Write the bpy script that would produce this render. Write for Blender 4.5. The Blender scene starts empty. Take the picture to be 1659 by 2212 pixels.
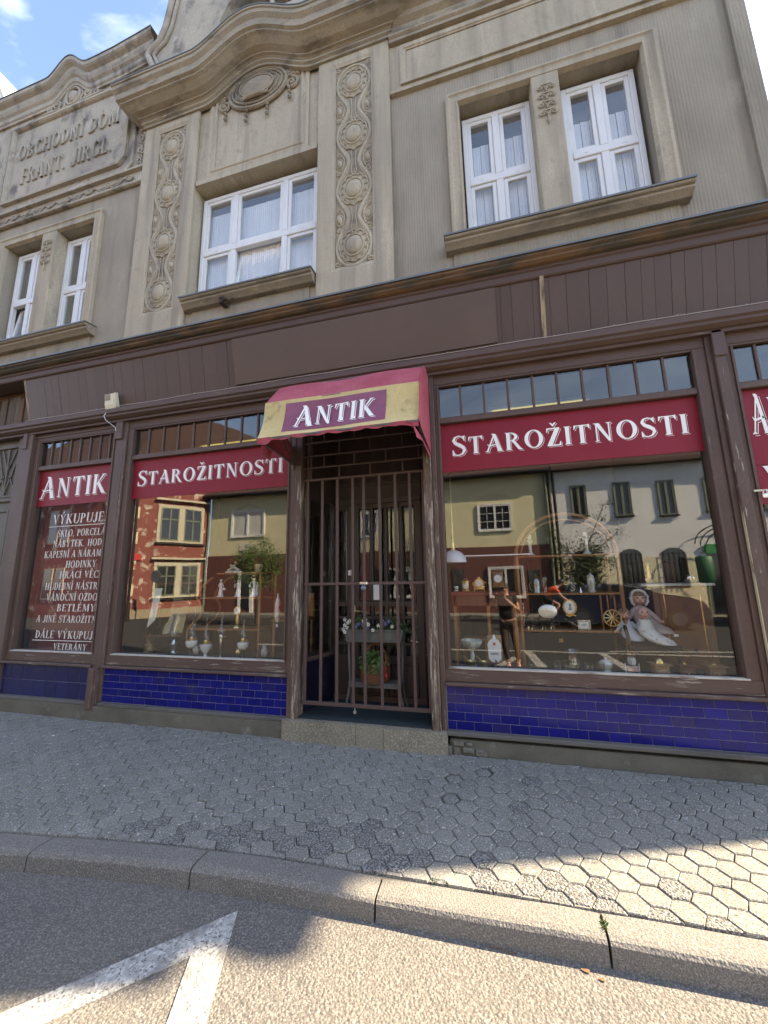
import bpy, bmesh, math, random
from math import sin, cos, pi, radians, sqrt, atan2
from mathutils import Vector, Matrix
rng = random.Random(7)
scene = bpy.context.scene
col = scene.collection

# ---------------------------------------------------------------- camera, sky, sun, exposure
def setup_view():
    cd = bpy.data.cameras.new('camera'); cam = bpy.data.objects.new('camera', cd); col.objects.link(cam)
    yaw, pit, roll = radians(-14.59899), radians(9.90351), radians(-1.00755)
    f = Vector((sin(yaw)*cos(pit), cos(yaw)*cos(pit), sin(pit)))
    r0 = Vector((cos(yaw), -sin(yaw), 0)); u0 = r0.cross(f)
    r = cos(roll)*r0 + sin(roll)*u0; u = -sin(roll)*r0 + cos(roll)*u0
    m = Matrix(((r.x, u.x, -f.x, 0), (r.y, u.y, -f.y, -3.7), (r.z, u.z, -f.z, 1.45), (0, 0, 0, 1)))
    cam.matrix_world = m
    cd.sensor_fit = 'VERTICAL'; cd.sensor_height = 36.0; cd.lens = 36.0*831.0/2212.0
    cd.clip_start = 0.02; cd.clip_end = 2000
    scene.camera = cam
    w = bpy.data.worlds.new('World'); scene.world = w; w.use_nodes = True
    nt = w.node_tree; nt.nodes.clear()
    out = nt.nodes.new('ShaderNodeOutputWorld'); bg = nt.nodes.new('ShaderNodeBackground')
    sky = nt.nodes.new('ShaderNodeTexSky'); sky.sky_type = 'NISHITA'; sky.sun_disc = False
    sky.sun_elevation = radians(SUN_EL); sky.sun_rotation = radians(SUN_AZ)
    sky.air_density = .75; sky.dust_density = .6; sky.ozone_density = 3.0
    bg.inputs['Strength'].default_value = SKY_STRENGTH
    # thin high cloud drawn over the sky
    tc = nt.nodes.new('ShaderNodeTexCoord'); mp = nt.nodes.new('ShaderNodeMapping'); mp.inputs['Scale'].default_value = (1.2, 2.6, 5.0)
    nz = nt.nodes.new('ShaderNodeTexNoise'); nz.inputs['Scale'].default_value = 1.7; nz.inputs['Detail'].default_value = 7; nz.inputs['Roughness'].default_value = .55
    nz.inputs['Distortion'].default_value = .6
    rp = nt.nodes.new('ShaderNodeValToRGB'); rp.color_ramp.elements[0].position = .46; rp.color_ramp.elements[1].position = .85
    rp.color_ramp.elements[1].color = (.32, .32, .32, 1)
    mx = nt.nodes.new('ShaderNodeMixRGB'); mx.inputs[2].default_value = (7.5, 8.2, 9.2, 1)
    L = nt.links.new
    L(tc.outputs['Generated'], mp.inputs['Vector']); L(mp.outputs[0], nz.inputs['Vector']); L(nz.outputs[0], rp.inputs[0])
    L(rp.outputs[0], mx.inputs[0]); L(sky.outputs[0], mx.inputs[1]); L(mx.outputs[0], bg.inputs['Color']); L(bg.outputs[0], out.inputs[0])
    sd = bpy.data.lights.new('sun', 'SUN'); sd.energy = SUN_STRENGTH; sd.angle = radians(.55); sd.color = (1.0, .90, .74)
    so = bpy.data.objects.new('sun', sd); col.objects.link(so)
    el, az = radians(SUN_EL), radians(SUN_AZ)
    d = Vector((sin(az)*cos(el), cos(az)*cos(el), sin(el)))
    so.rotation_euler = d.to_track_quat('Z', 'Y').to_euler(); so.location = d*60
    vs = scene.view_settings; vs.view_transform = 'Standard'; vs.look = 'None'; vs.gamma = 1; vs.use_curve_mapping = False
    vs.exposure = EXPOSURE
    if hasattr(vs, 'use_white_balance'): vs.use_white_balance = True; vs.white_balance_temperature = 7600; vs.white_balance_tint = 12
    scene.render.engine = 'CYCLES'
    c = scene.cycles; c.max_bounces = 10; c.transparent_max_bounces = 24; c.glossy_bounces = 6; c.transmission_bounces = 8; c.diffuse_bounces = 4
    c.use_denoising = True; c.sample_clamp_indirect = 6; c.caustics_reflective = False; c.caustics_refractive = False
SUN_EL, SUN_AZ, SUN_STRENGTH, SKY_STRENGTH, EXPOSURE = 37.0, 71.0, 5.0, .15, 2.3
setup_view()

# ---------------------------------------------------------------- materials
MATS = {}
def mat(name, base, rough=.7, layers=(), bump=(), metal=0.0, spec=.5, rnd=None, coat=0.0, wave=None, world=False, subs=0):
    """layers: (scale, detail, lo, hi, colour, (sx,sy,sz)) noise masks; bump: (scale, distance, kind, (sx,sy,sz))"""
    if name in MATS: return MATS[name]
    m = bpy.data.materials.new(name); m.use_nodes = True; nt = m.node_tree; N = nt.nodes; L = nt.links.new
    p = N['Principled BSDF']; p.inputs['Roughness'].default_value = rough; p.inputs['Metallic'].default_value = metal
    p.inputs['Specular IOR Level'].default_value = spec; p.inputs['Coat Weight'].default_value = coat
    if subs: p.inputs['Subsurface Weight'].default_value = subs; p.inputs['Subsurface Radius'].default_value = (.01, .004, .002)
    p.inputs['Base Color'].default_value = (*base, 1)
    tc = N.new('ShaderNodeTexCoord'); geo = N.new('ShaderNodeNewGeometry')
    cur = None
    def mapped(s):
        mp = N.new('ShaderNodeMapping'); mp.inputs['Scale'].default_value = s; L(geo.outputs['Position'] if world else tc.outputs['Object'], mp.inputs['Vector']); return mp.outputs[0]
    if rnd:      # colour varies from piece to piece
        oi = N.new('ShaderNodeObjectInfo'); at = N.new('ShaderNodeAttribute'); at.attribute_name = 'rnd'
        ad = N.new('ShaderNodeMath'); ad.operation = 'ADD'; L(oi.outputs['Random'], ad.inputs[0]); L(at.outputs['Fac'], ad.inputs[1])
        fr = N.new('ShaderNodeMath'); fr.operation = 'FRACT'; L(ad.outputs[0], fr.inputs[0])
        cr = N.new('ShaderNodeValToRGB'); e = cr.color_ramp.elements
        while len(e) < len(rnd): e.new(.5)
        for i, (pos, c) in enumerate(rnd): e[i].position = pos; e[i].color = (*c, 1)
        L(fr.outputs[0], cr.inputs[0]); cur = cr.outputs[0]
    for (sc, det, lo, hi, c, s) in layers:
        nz = N.new('ShaderNodeTexNoise'); nz.inputs['Scale'].default_value = sc; nz.inputs['Detail'].default_value = det; nz.inputs['Roughness'].default_value = .62
        L(mapped(s), nz.inputs['Vector'])
        cr = N.new('ShaderNodeValToRGB'); cr.color_ramp.elements[0].position = lo; cr.color_ramp.elements[1].position = hi
        L(nz.outputs[0], cr.inputs[0])
        mx = N.new('ShaderNodeMixRGB'); L(cr.outputs[0], mx.inputs[0])
        if cur is None: mx.inputs[1].default_value = (*base, 1)
        else: L(cur, mx.inputs[1])
        mx.inputs[2].default_value = (*c, 1); cur = mx.outputs[0]
    if cur is not None: L(cur, p.inputs['Base Color'])
    nrm = None
    for (sc, dist, kind, s) in bump:
        if kind == 'noise':
            t = N.new('ShaderNodeTexNoise'); t.inputs['Scale'].default_value = sc; t.inputs['Detail'].default_value = 5; o = t.outputs[0]
        elif kind == 'vor':
            t = N.new('ShaderNodeTexVoronoi'); t.inputs['Scale'].default_value = sc; o = t.outputs[0]
        elif kind == 'wave':
            t = N.new('ShaderNodeTexWave'); t.inputs['Scale'].default_value = sc; t.inputs['Distortion'].default_value = .35; t.inputs['Detail'].default_value = 1
            t.inputs['Detail Scale'].default_value = .5; t.wave_profile = 'SIN'; o = t.outputs[1]
        L(mapped(s), t.inputs['Vector'])
        b = N.new('ShaderNodeBump'); b.inputs['Distance'].default_value = dist; b.inputs['Strength'].default_value = 1.0
        L(o, b.inputs['Height'])
        if nrm: L(nrm, b.inputs['Normal'])
        nrm = b.outputs[0]
    if nrm: L(nrm, p.inputs['Normal'])
    MATS[name] = m; return m

def glass_mat(name, ior=1.6, tint=(.93, .95, .94), wob=.0015, wscale=1.6, refl=(1, 1, 1), dirt=0.0):
    if name in MATS: return MATS[name]
    m = bpy.data.materials.new(name); m.use_nodes = True; nt = m.node_tree; N = nt.nodes; L = nt.links.new; N.clear()
    out = N.new('ShaderNodeOutputMaterial'); mx = N.new('ShaderNodeMixShader'); tr = N.new('ShaderNodeBsdfTransparent'); gl = N.new('ShaderNodeBsdfGlossy')
    tr.inputs[0].default_value = (*tint, 1); gl.inputs['Roughness'].default_value = 0.0; gl.inputs['Color'].default_value = (*refl, 1)
    fr = N.new('ShaderNodeFresnel'); ge = N.new('ShaderNodeNewGeometry'); mr = N.new('ShaderNodeMapRange')
    mr.inputs['To Min'].default_value = ior; mr.inputs['To Max'].default_value = 1/ior; L(ge.outputs['Backfacing'], mr.inputs['Value']); L(mr.outputs[0], fr.inputs['IOR'])
    L(fr.outputs[0], mx.inputs[0]); L(tr.outputs[0], mx.inputs[1]); L(gl.outputs[0], mx.inputs[2])
    if wob:
        tc = N.new('ShaderNodeTexCoord'); nz = N.new('ShaderNodeTexNoise'); nz.inputs['Scale'].default_value = wscale; nz.inputs['Detail'].default_value = 1
        L(tc.outputs['Object'], nz.inputs['Vector']); b = N.new('ShaderNodeBump'); b.inputs['Distance'].default_value = wob; L(nz.outputs[0], b.inputs['Height'])
        L(b.outputs[0], gl.inputs['Normal'])
    last = mx
    if dirt:
        df = N.new('ShaderNodeBsdfDiffuse'); df.inputs[0].default_value = (.6, .58, .53, 1)
        tc = N.new('ShaderNodeTexCoord'); nz = N.new('ShaderNodeTexNoise'); nz.inputs['Scale'].default_value = 3; nz.inputs['Detail'].default_value = 8
        L(tc.outputs['Object'], nz.inputs['Vector']); ml = N.new('ShaderNodeMath'); ml.operation = 'MULTIPLY'; ml.inputs[1].default_value = dirt*2
        L(nz.outputs[0], ml.inputs[0]); m2 = N.new('ShaderNodeMixShader'); L(ml.outputs[0], m2.inputs[0]); L(mx.outputs[0], m2.inputs[1]); L(df.outputs[0], m2.inputs[2]); last = m2
    L(last.outputs[0], out.inputs[0]); MATS[name] = m; return m

def emit_mat(name, c, s):
    m = bpy.data.materials.new(name); m.use_nodes = True; p = m.node_tree.nodes['Principled BSDF']
    p.inputs['Emission Color'].default_value = (*c, 1); p.inputs['Emission Strength'].default_value = s; p.inputs['Base Color'].default_value = (*c, 1)
    return m
U = (1, 1, 1)
PLAS = (.46, .395, .29)
plaster = mat('plaster_smooth', PLAS, .9, layers=[(1.1, 8, .38, .72, (.36, .305, .225), (1, 1, .35)), (2.6, 8, .56, .72, (.60, .51, .38), (1.4, 1, .25)), (3.2, 10, .52, .80, (.30, .25, .185), (2.2, 1, .3)), (8, 10, .58, .74, (.27, .23, .18), (1.0, 1, .7)), (55, 6, .45, .75, (.33, .285, .21), U), (2.0, 9, .50, .72, (.25, .215, .165), (2.5, 1, .12))],
              bump=[(60, .0016, 'noise', U), (7, .004, 'noise', U)], spec=.2)
plaster_rib = mat('plaster_combed', (.35, .305, .235), .95, layers=[(1.2, 8, .40, .72, (.25, .22, .175), (1, 1, .5)), (2.0, 9, .52, .74, (.20, .175, .14), (2.2, 1, .15)), (3, 8, .6, .8, (.45, .39, .30), (1, 1, .3)), (40, 5, .5, .8, (.28, .24, .18), U)],
                  bump=[(10.5, .0022, 'wave', (1, 0, 0)), (90, .002, 'noise', U), (4, .004, 'noise', U)], spec=.1)
plaster_old = mat('plaster_sooty', (.44, .385, .30), .95, layers=[(1.3, 9, .42, .62, (.32, .28, .23), (1, 1, .8)), (3.5, 9, .53, .66, (.15, .135, .125), (1, 1, .6)), (2.3, 9, .58, .66, (.52, .45, .37), U), (60, 6, .45, .75, (.25, .22, .18), U)],
                  bump=[(50, .002, 'noise', U), (8, .008, 'noise', U)], spec=.1)
plaster_dark = mat('plaster_cornice', (.37, .31, .225), .95, layers=[(1.6, 9, .40, .65, (.26, .22, .17), (.5, 1, 1)), (5, 9, .50, .66, (.15, .13, .10), (.4, 1, 1)), (9, 9, .60, .70, (.42, .35, .24), (.5, 1, 1)), (60, 6, .45, .75, (.22, .19, .15), U)],
                   bump=[(50, .002, 'noise', U), (8, .004, 'noise', U)], spec=.1)
def brown(name, amt, base=(.090, .056, .044), rough=.55):
    lo = .76-.26*amt
    return mat(name, base, rough, layers=[(2.2, 8, .35, .8, tuple(v*1.5 for v in base), (1, 1, .6)), (13, 9, lo, lo+.05, (.16, .12, .085), (2.0, 2.0, .22)), (26, 9, lo+.02, lo+.05, (.33, .285, .22), (1.8, 1.8, .16)), (90, 4, .5, .8, tuple(v*.75 for v in base), (1, 1, .3))],
               bump=[(60, .0012, 'noise', (1, 1, .15)), (14, .0025*(.3+amt), 'noise', (1.3, 1.3, .22))], spec=.35)
wood0 = brown('brown_paint', .06); wood1 = brown('brown_paint_worn', .38); wood2 = brown('brown_paint_peeling', .92); wood3 = brown('brown_paint_flaking', .62)
def brownx(name, amt):     # grain running along x
    base = (.088, .055, .044); lo = .76-.17*amt
    return mat(name, base, .6, layers=[(2.2, 8, .35, .8, (.115, .073, .058), (.6, 1, 1)), (9, 9, lo-.02, lo+.05, (.15, .115, .09), (.30, 2.2, 2.2)), (18, 9, lo+.0, lo+.05, (.27, .23, .185), (.22, 2, 2))],
               bump=[(60, .0012, 'noise', (.15, 1, 1)), (14, .0025*(.3+amt), 'noise', (.25, 1.3, 1.3))], spec=.35)
wx0 = brownx('brown_rail', .12); wx1 = brownx('brown_rail_worn', .55); wx2 = brownx('brown_rail_peeling', .95)
board_m = mat('fascia_paint', (.095, .062, .05), .5, rnd=[(0, (.090, .058, .047)), (.5, (.099, .064, .052)), (1, (.086, .055, .045))],
              layers=[(20, 8, .60, .78, (.07, .046, .038), (1, 1, .1)), (9, 9, .755, .79, (.34, .28, .2), (1.8, 1, .16))], bump=[(30, .002, 'noise', (1, 1, .1))], spec=.35)
sign_board_m = mat('sign_board_paint', (.098, .064, .052), .42, layers=[(1.5, 8, .4, .8, (.115, .076, .062), U)], bump=[(3, .004, 'noise', U)], spec=.4)
old_door_m = mat('old_door_paint', (.105, .088, .066), .6, layers=[(4, 9, .45, .7, (.07, .055, .042), (1, 1, .4)), (12, 9, .62, .68, (.035, .022, .018), (1.5, 1, .3))], bump=[(40, .0015, 'noise', (1, 1, .2))])
tile_m = mat('blue_tile', (.006, .007, .12), .12, world=True, rnd=[(0, (.005, .006, .11)), (.45, (.006, .008, .135)), (.85, (.008, .010, .155)), (.95, (.018, .016, .10)), (1, (.010, .012, .18))],
             layers=[(6, 6, .66, .85, (.02, .018, .08), U), (3, 9, .60, .80, (.05, .05, .07), (.6, 1, 1.6))], bump=[(9, .0009, 'noise', U)], spec=.28)
tile_big_m = mat('blue_tile_large', (.010, .012, .075), .25, rnd=[(0, (.009, .011, .065)), (1, (.013, .016, .09))], layers=[(5, 6, .5, .85, (.022, .024, .07), U)], bump=[(7, .001, 'noise', U)], spec=.6)
grout_m = mat('grout', (.30, .29, .32), .9, layers=[(12, 5, .4, .8, (.16, .15, .16), U)])
concrete = mat('concrete_plinth', (.155, .142, .105), .95, layers=[(2, 9, .4, .65, (.095, .088, .066), (1, 1, 1.5)), (5, 9, .6, .75, (.27, .25, .2), U), (80, 6, .45, .75, (.13, .12, .1), U)], bump=[(70, .003, 'noise', U), (9, .006, 'noise', U)], spec=.2)
granite = mat('granite_step', (.215, .19, .13), .8, layers=[(3, 8, .45, .7, (.14, .125, .085), U), (110, 5, .52, .60, (.36, .33, .26), U), (140, 4, .60, .66, (.06, .055, .05), U)], bump=[(100, .003, 'noise', U), (9, .008, 'noise', U)], spec=.3)
def aggregate(name, base, c2, c3, vs, dist, stain):
    m = mat(name, base, .9, layers=[(1.1, 7, .38, .7, stain, U), (vs*1.6, 3, .50, .60, c2, U), (vs*2.1, 3, .60, .66, c3, U)], bump=[(vs, dist, 'vor', U), (vs*.3, dist*.6, 'noise', U)], spec=.25)
    return m
asphalt = aggregate('asphalt', (.132, .120, .104), (.235, .215, .188), (.06, .055, .052), 80, -.0045, (.105, .098, .09))
kerb_m = aggregate('kerb_granite', (.165, .153, .134), (.27, .252, .222), (.06, .056, .05), 95, -.0022, (.125, .116, .10))
paver_m = mat('paver_concrete', (.215, .205, .176), .9, world=True, rnd=[(0, (.175, .167, .142)), (.3, (.215, .205, .176)), (.6, (.195, .187, .160)), (1, (.235, .224, .19))],
              layers=[(1.1, 8, .42, .70, (.165, .158, .136), U), (5, 8, .58, .72, (.13, .124, .106), U), (16, 8, .62, .72, (.10, .094, .08), U), (110, 3, .55, .60, (.34, .33, .30), U), (130, 3, .58, .63, (.05, .048, .045), U), (55, 3, .64, .67, (.50, .49, .46), U)], bump=[(150, .0018, 'noise', U), (40, .002, 'noise', U)], spec=.3)
paver_worn = mat('paver_exposed_pebbles', (.115, .11, .098), .9, world=True, layers=[(95, 3, .46, .56, (.28, .27, .25), U), (120, 3, .56, .62, (.035, .035, .033), U)], bump=[(80, -.007, 'vor', U)], spec=.3)
joint_m = mat('joint_sand', (.125, .117, .095), 1, layers=[(30, 5, .4, .8, (.065, .062, .048), U)], bump=[(150, .002, 'noise', U)])
paint_m = mat('road_paint', (.50, .49, .45), .8, layers=[(40, 6, .42, .50, (.36, .35, .32), U), (75, 4, .56, .60, (.14, .13, .12), U), (5, 8, .47, .60, (.22, .21, .19), U)], bump=[(75, -.004, 'vor', U)], spec=.3)
pvc = mat('white_pvc', (.70, .70, .68), .35, layers=[(8, 6, .55, .8, (.58, .57, .54), (1, 1, .3))])
curtain_m = mat('curtain', (.82, .83, .85), .9, bump=[(10, .004, 'wave', (1, 0, 0))], layers=[(14, 2, .4, .8, (.72, .74, .77), (1, 0, 0))])
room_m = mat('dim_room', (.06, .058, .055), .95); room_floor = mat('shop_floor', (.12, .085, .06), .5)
win_glass = glass_mat('window_glass', 1.62, (.97, .98, .98), .002, dirt=.07)
shop_glass = glass_mat('shop_glass', 1.68, (.97, .98, .97), .0011, 1.2)
old_glass = glass_mat('old_glass', 1.6, (.72, .78, .78), .0012, 4)
thin_glass = glass_mat('clear_glass', 1.5, (.93, .95, .93), 0)
mirror_m = mat('mirror_glass', (.9, .9, .88), .02, metal=1.0)
vinyl_red = mat('red_vinyl', (.22, .010, .024), .5, layers=[(3, 6, .45, .8, (.25, .018, .034), U)], spec=.3)
vinyl_white = mat('white_vinyl', (.86, .85, .80), .4)
vinyl_old = mat('aged_lettering', (.66, .63, .56), .5, layers=[(30, 6, .62, .72, (.35, .28, .24), U)])
ledge_m = mat('zinc_flashing', (.14, .15, .15), .45, metal=.4, layers=[(5, 8, .5, .7, (.19, .19, .17), (.4, 1, 1))])
rust_m = mat('rusty_moulding', (.060, .048, .032), .8, layers=[(6, 9, .45, .6, (.15, .085, .040), (.3, 1, 1)), (9, 9, .58, .7, (.03, .028, .026), (.4, 1, 1))], bump=[(20, .004, 'noise', (.3, 1, 1))])
gate_m = mat('gate_paint', (.085, .052, .044), .5, layers=[(9, 8, .6, .75, (.12, .07, .05), U)], spec=.4)
steel = mat('steel', (.6, .6, .6), .3, metal=1); brass = mat('brass', (.72, .52, .22), .28, metal=1, layers=[(12, 5, .5, .8, (.42, .29, .12), U)])
silver = mat('silver', (.75, .74, .70), .2, metal=1, layers=[(10, 5, .5, .8, (.45, .43, .4), U)])
dark_iron = mat('dark_iron', (.03, .03, .03), .5, metal=.6)
porcelain = mat('porcelain', (.78, .77, .72), .15, spec=.6); cream = mat('cream_plastic', (.62, .58, .42), .4)
wood_or = mat('honey_wood', (.30, .13, .045), .35, layers=[(5, 8, .4, .7, (.21, .085, .03), (4, 4, .4))], spec=.5)
wood_dk = mat('dark_wood', (.10, .045, .022), .4, layers=[(5, 8, .4, .7, (.06, .027, .014), (4, 4, .4))])
wood_lt = mat('light_wood', (.38, .23, .11), .5, layers=[(6, 8, .4, .7, (.28, .16, .07), (4, .6, 4))])
marble = mat('marble', (.62, .61, .58), .25, layers=[(4, 9, .5, .62, (.40, .39, .37), U)])
# ---------------------------------------------------------------- mesh builder
def wloc(o):
    v = Vector((0, 0, 0))
    while o is not None: v += o.location; o = o.parent
    return v
class MB:
    def __init__(s): s.v = []; s.f = []; s.mi = []; s.sm = []; s.m = 0; s.smooth = False
    def add(s, vs, fs, smooth=None):
        b = len(s.v); s.v += [tuple(p) for p in vs]
        for f in fs: s.f.append([b+i for i in f]); s.mi.append(s.m); s.sm.append(s.smooth if smooth is None else smooth)
        return s
    def box(s, x0, x1, y0, y1, z0, z1, c=0.0):
        if x1 < x0: x0, x1 = x1, x0
        if y1 < y0: y0, y1 = y1, y0
        if z1 < z0: z0, z1 = z1, z0
        if c <= 0:
            return s.add([(x0, y0, z0), (x1, y0, z0), (x1, y1, z0), (x0, y1, z0), (x0, y0, z1), (x1, y0, z1), (x1, y1, z1), (x0, y1, z1)],
                         [(0, 3, 2, 1), (4, 5, 6, 7), (0, 1, 5, 4), (2, 3, 7, 6), (1, 2, 6, 5), (3, 0, 4, 7)])
        c = min(c, (x1-x0)*.4, (y1-y0)*.4, (z1-z0)*.4)
        X, Y, Z = (x0, x1), (y0, y1), (z0, z1); vs = []; idx = {}
        for i in (0, 1):
            for j in (0, 1):
                for k in (0, 1):
                    sx, sy, sz = (1, -1)[i], (1, -1)[j], (1, -1)[k]
                    for a, p in enumerate([(X[i], Y[j]+sy*c, Z[k]+sz*c), (X[i]+sx*c, Y[j], Z[k]+sz*c), (X[i]+sx*c, Y[j]+sy*c, Z[k])]):
                        idx[(i, j, k, a)] = len(vs); vs.append(p)
        fs = []
        for i in (0, 1):
            q = [idx[(i, 0, 0, 0)], idx[(i, 1, 0, 0)], idx[(i, 1, 1, 0)], idx[(i, 0, 1, 0)]]; fs.append(q if i else q[::-1])
            q = [idx[(0, i, 0, 1)], idx[(1, i, 0, 1)], idx[(1, i, 1, 1)], idx[(0, i, 1, 1)]]; fs.append(q[::-1] if i else q)
            q = [idx[(0, 0, i, 2)], idx[(1, 0, i, 2)], idx[(1, 1, i, 2)], idx[(0, 1, i, 2)]]; fs.append(q if i else q[::-1])
        for i in (0, 1):
            for j in (0, 1):
                fs.append([idx[(i, j, 0, 0)], idx[(i, j, 1, 0)], idx[(i, j, 1, 1)], idx[(i, j, 0, 1)]])
                fs.append([idx[(i, 0, j, 0)], idx[(i, 1, j, 0)], idx[(i, 1, j, 2)], idx[(i, 0, j, 2)]])
                fs.append([idx[(0, i, j, 1)], idx[(1, i, j, 1)], idx[(1, i, j, 2)], idx[(0, i, j, 2)]])
                for k in (0, 1): fs.append([idx[(i, j, k, 0)], idx[(i, j, k, 1)], idx[(i, j, k, 2)]])
        return s.add(vs, fs)
    def prism(s, poly, axis, a, b):
        """extrude a 2D polygon: axis 'y' -> poly in (x,z); 'x' -> poly in (y,z); 'z' -> poly in (x,y)"""
        n = len(poly)
        def P(p, t): return (p[0], t, p[1]) if axis == 'y' else ((t, p[0], p[1]) if axis == 'x' else (p[0], p[1], t))
        vs = [P(p, a) for p in poly]+[P(p, b) for p in poly]
        fs = [list(range(n))[::-1], list(range(n, 2*n))]+[[i, (i+1) % n, n+(i+1) % n, n+i] for i in range(n)]
        return s.add(vs, fs)
    def loft(s, rings, closed=True, cap=True, smooth=None):
        n = len(rings[0]); vs = [p for r in rings for p in r]; fs = []
        for i in range(len(rings)-1):
            for j in range(n if closed else n-1): fs.append([i*n+j, i*n+(j+1) % n, (i+1)*n+(j+1) % n, (i+1)*n+j])
        s.add(vs, fs, smooth)
        if cap and closed: b = len(s.v)-len(vs); s.add([], []); s.f += [[b+j for j in range(n)][::-1], [b+(len(rings)-1)*n+j for j in range(n)]]; s.mi += [s.m]*2; s.sm += [False]*2
        return s
    def lathe(s, prof, c=(0, 0, 0), n=16, cap=True, sx=1, sy=1):
        return s.loft([[(c[0]+r*cos(2*pi*j/n)*sx, c[1]+r*sin(2*pi*j/n)*sy, c[2]+z) for j in range(n)] for r, z in prof], True, cap, True)
    def lathey(s, prof, c=(0, 0, 0), n=16, sx=1, sz=1):     # axis along y, profile (r, dy)
        return s.loft([[(c[0]+r*cos(2*pi*j/n)*sx, c[1]+d, c[2]+r*sin(2*pi*j/n)*sz) for j in range(n)] for r, d in prof], True, True, True)
    def ball(s, c, r, n=10, m=7):
        rx, ry, rz = (r, r, r) if not isinstance(r, tuple) else r
        return s.loft([[(c[0]+rx*sin(pi*i/m)*cos(2*pi*j/n), c[1]+ry*sin(pi*i/m)*sin(2*pi*j/n), c[2]-rz*cos(pi*i/m)) for j in range(n)] for i in range(1, m)], True, True, True)
    def tube(s, path, r, n=8, closed=False, cap=True):
        P = [Vector(p) for p in path]; m = len(P); rings = []; rr = r if isinstance(r, (list, tuple)) else [r]*m
        up = None
        for i in range(m):
            a = P[(i-1) % m] if (closed or i > 0) else P[i]; b = P[(i+1) % m] if (closed or i < m-1) else P[i]
            t = (b-a)
            if t.length < 1e-9: t = Vector((0, 0, 1))
            t.normalize()
            if up is None: up = Vector((0, 1, 0)) if abs(t.y) < .9 else Vector((1, 0, 0))
            w = t.cross(up)
            if w.length < 1e-6: w = t.orthogonal()
            w.normalize(); up = w.cross(t).normalized()
            rings.append([tuple(P[i]+(w*cos(2*pi*j/n)+up*sin(2*pi*j/n))*rr[i]) for j in range(n)])
        if closed: rings.append(rings[0])
        return s.loft(rings, True, cap and not closed, True)
    def rectmould(s, x0, x1, z0, z1, prof, bottom=True):
        """rectangular moulding; prof = (inset from the outer edge, y)"""
        rings = []
        for d, y in prof:
            zb = z0+d if bottom else z0
            rings.append([(x0+d, y, zb), (x0+d, y, z1-d), (x1-d, y, z1-d), (x1-d, y, zb)])
        n = 4; vs = [p for r in rings for p in r]; fs = []
        for i in range(len(rings)-1):
            for j in range(4 if bottom else 3): fs.append([i*n+j, i*n+(j+1) % n, (i+1)*n+(j+1) % n, (i+1)*n+j])
        return s.add(vs, fs)
    def build(s, name, mats, parent=None, kind=None):
        o = bpy.data.objects.new(name, s.mesh(name, mats, wloc(parent) if parent else None)); col.objects.link(o)
        if parent: o.parent = parent
        if kind: o['kind'] = kind
        return o
    def mesh(s, name, mats, off=None):
        me = bpy.data.meshes.new(name); vs = s.v
        if off: vs = [(a-off.x, b-off.y, c-off.z) for a, b, c in vs]
        me.from_pydata(vs, [], s.f)
        if not isinstance(mats, (list, tuple)): mats = [mats]
        for m in mats: me.materials.append(m)
        me.polygons.foreach_set('material_index', s.mi); me.polygons.foreach_set('use_smooth', s.sm)
        bm = bmesh.new(); bm.from_mesh(me); bmesh.ops.recalc_face_normals(bm, faces=bm.faces); bm.to_mesh(me); bm.free()
        if any(s.sm):
            try: me.set_sharp_from_angle(angle=radians(50))
            except Exception: pass
        me.update(); return me
def empty(name, loc, label, cat, group=None, rz=0):
    o = bpy.data.objects.new(name, None); o.empty_display_size = .1; col.objects.link(o); o.location = loc; o.rotation_euler = (0, 0, rz)
    o['label'] = label; o['category'] = cat
    if group: o['group'] = group
    return o
def place(name, me, loc, parent=None, rot=(0, 0, 0)):
    o = bpy.data.objects.new(name, me); col.objects.link(o); o.rotation_euler = rot
    if parent: o.parent = parent; o.location = Vector(loc)-wloc(parent)
    else: o.location = loc
    return o
def tag(o, label, cat, group=None):
    o['label'] = label; o['category'] = cat
    if group: o['group'] = group
    return o
def copy_tree(o, parent=None):
    c = o.copy(); col.objects.link(c)
    if parent: c.parent = parent
    for ch in o.children: copy_tree(ch, c)
    return c

# ---------------------------------------------------------------- hand drawn serif capitals, as polygons in a cell of height 1
TH, TN = .165, .055
def g_stem(x, y0=0, y1=1, w=TH, s=.065):
    h = w/2; return [(x-h-s, y0), (x-h, y0+s*.9), (x-h, y1-s*.9), (x-h-s, y1), (x+h+s, y1), (x+h, y1-s*.9), (x+h, y0+s*.9), (x+h+s, y0)]
def g_ribbon(pts, ws):
    L, R = [], []
    n = len(pts)
    for i, (x, y) in enumerate(pts):
        a, b = pts[max(i-1, 0)], pts[min(i+1, n-1)]; dx, dy = b[0]-a[0], b[1]-a[1]; l = sqrt(dx*dx+dy*dy) or 1
        w = ws[i] if isinstance(ws, (list, tuple)) else ws; L.append((x-dy/l*w/2, y+dx/l*w/2)); R.append((x+dy/l*w/2, y-dx/l*w/2))
    return [[L[i], L[i+1], R[i+1], R[i]] for i in range(n-1)]
def g_arc(cx, cy, rx, ry, a0, a1, tv=TH, th=TN, n=14):
    o = []; q = []
    for i in range(n+1):
        a = radians(a0+(a1-a0)*i/n); o.append((cx+rx*cos(a), cy+ry*sin(a))); q.append((cx+(rx-tv)*cos(a), cy+(ry-th)*sin(a)))
    return [[o[i], o[i+1], q[i+1], q[i]] for i in range(n)]
def g_foot(x, y, w=.15, h=.05, up=True):
    return [(x-w, y), (x+w, y), (x+w*.35, y+(h if up else -h)), (x-w*.35, y+(h if up else -h))]
def g_q(*p): return [list(p)]
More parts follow.
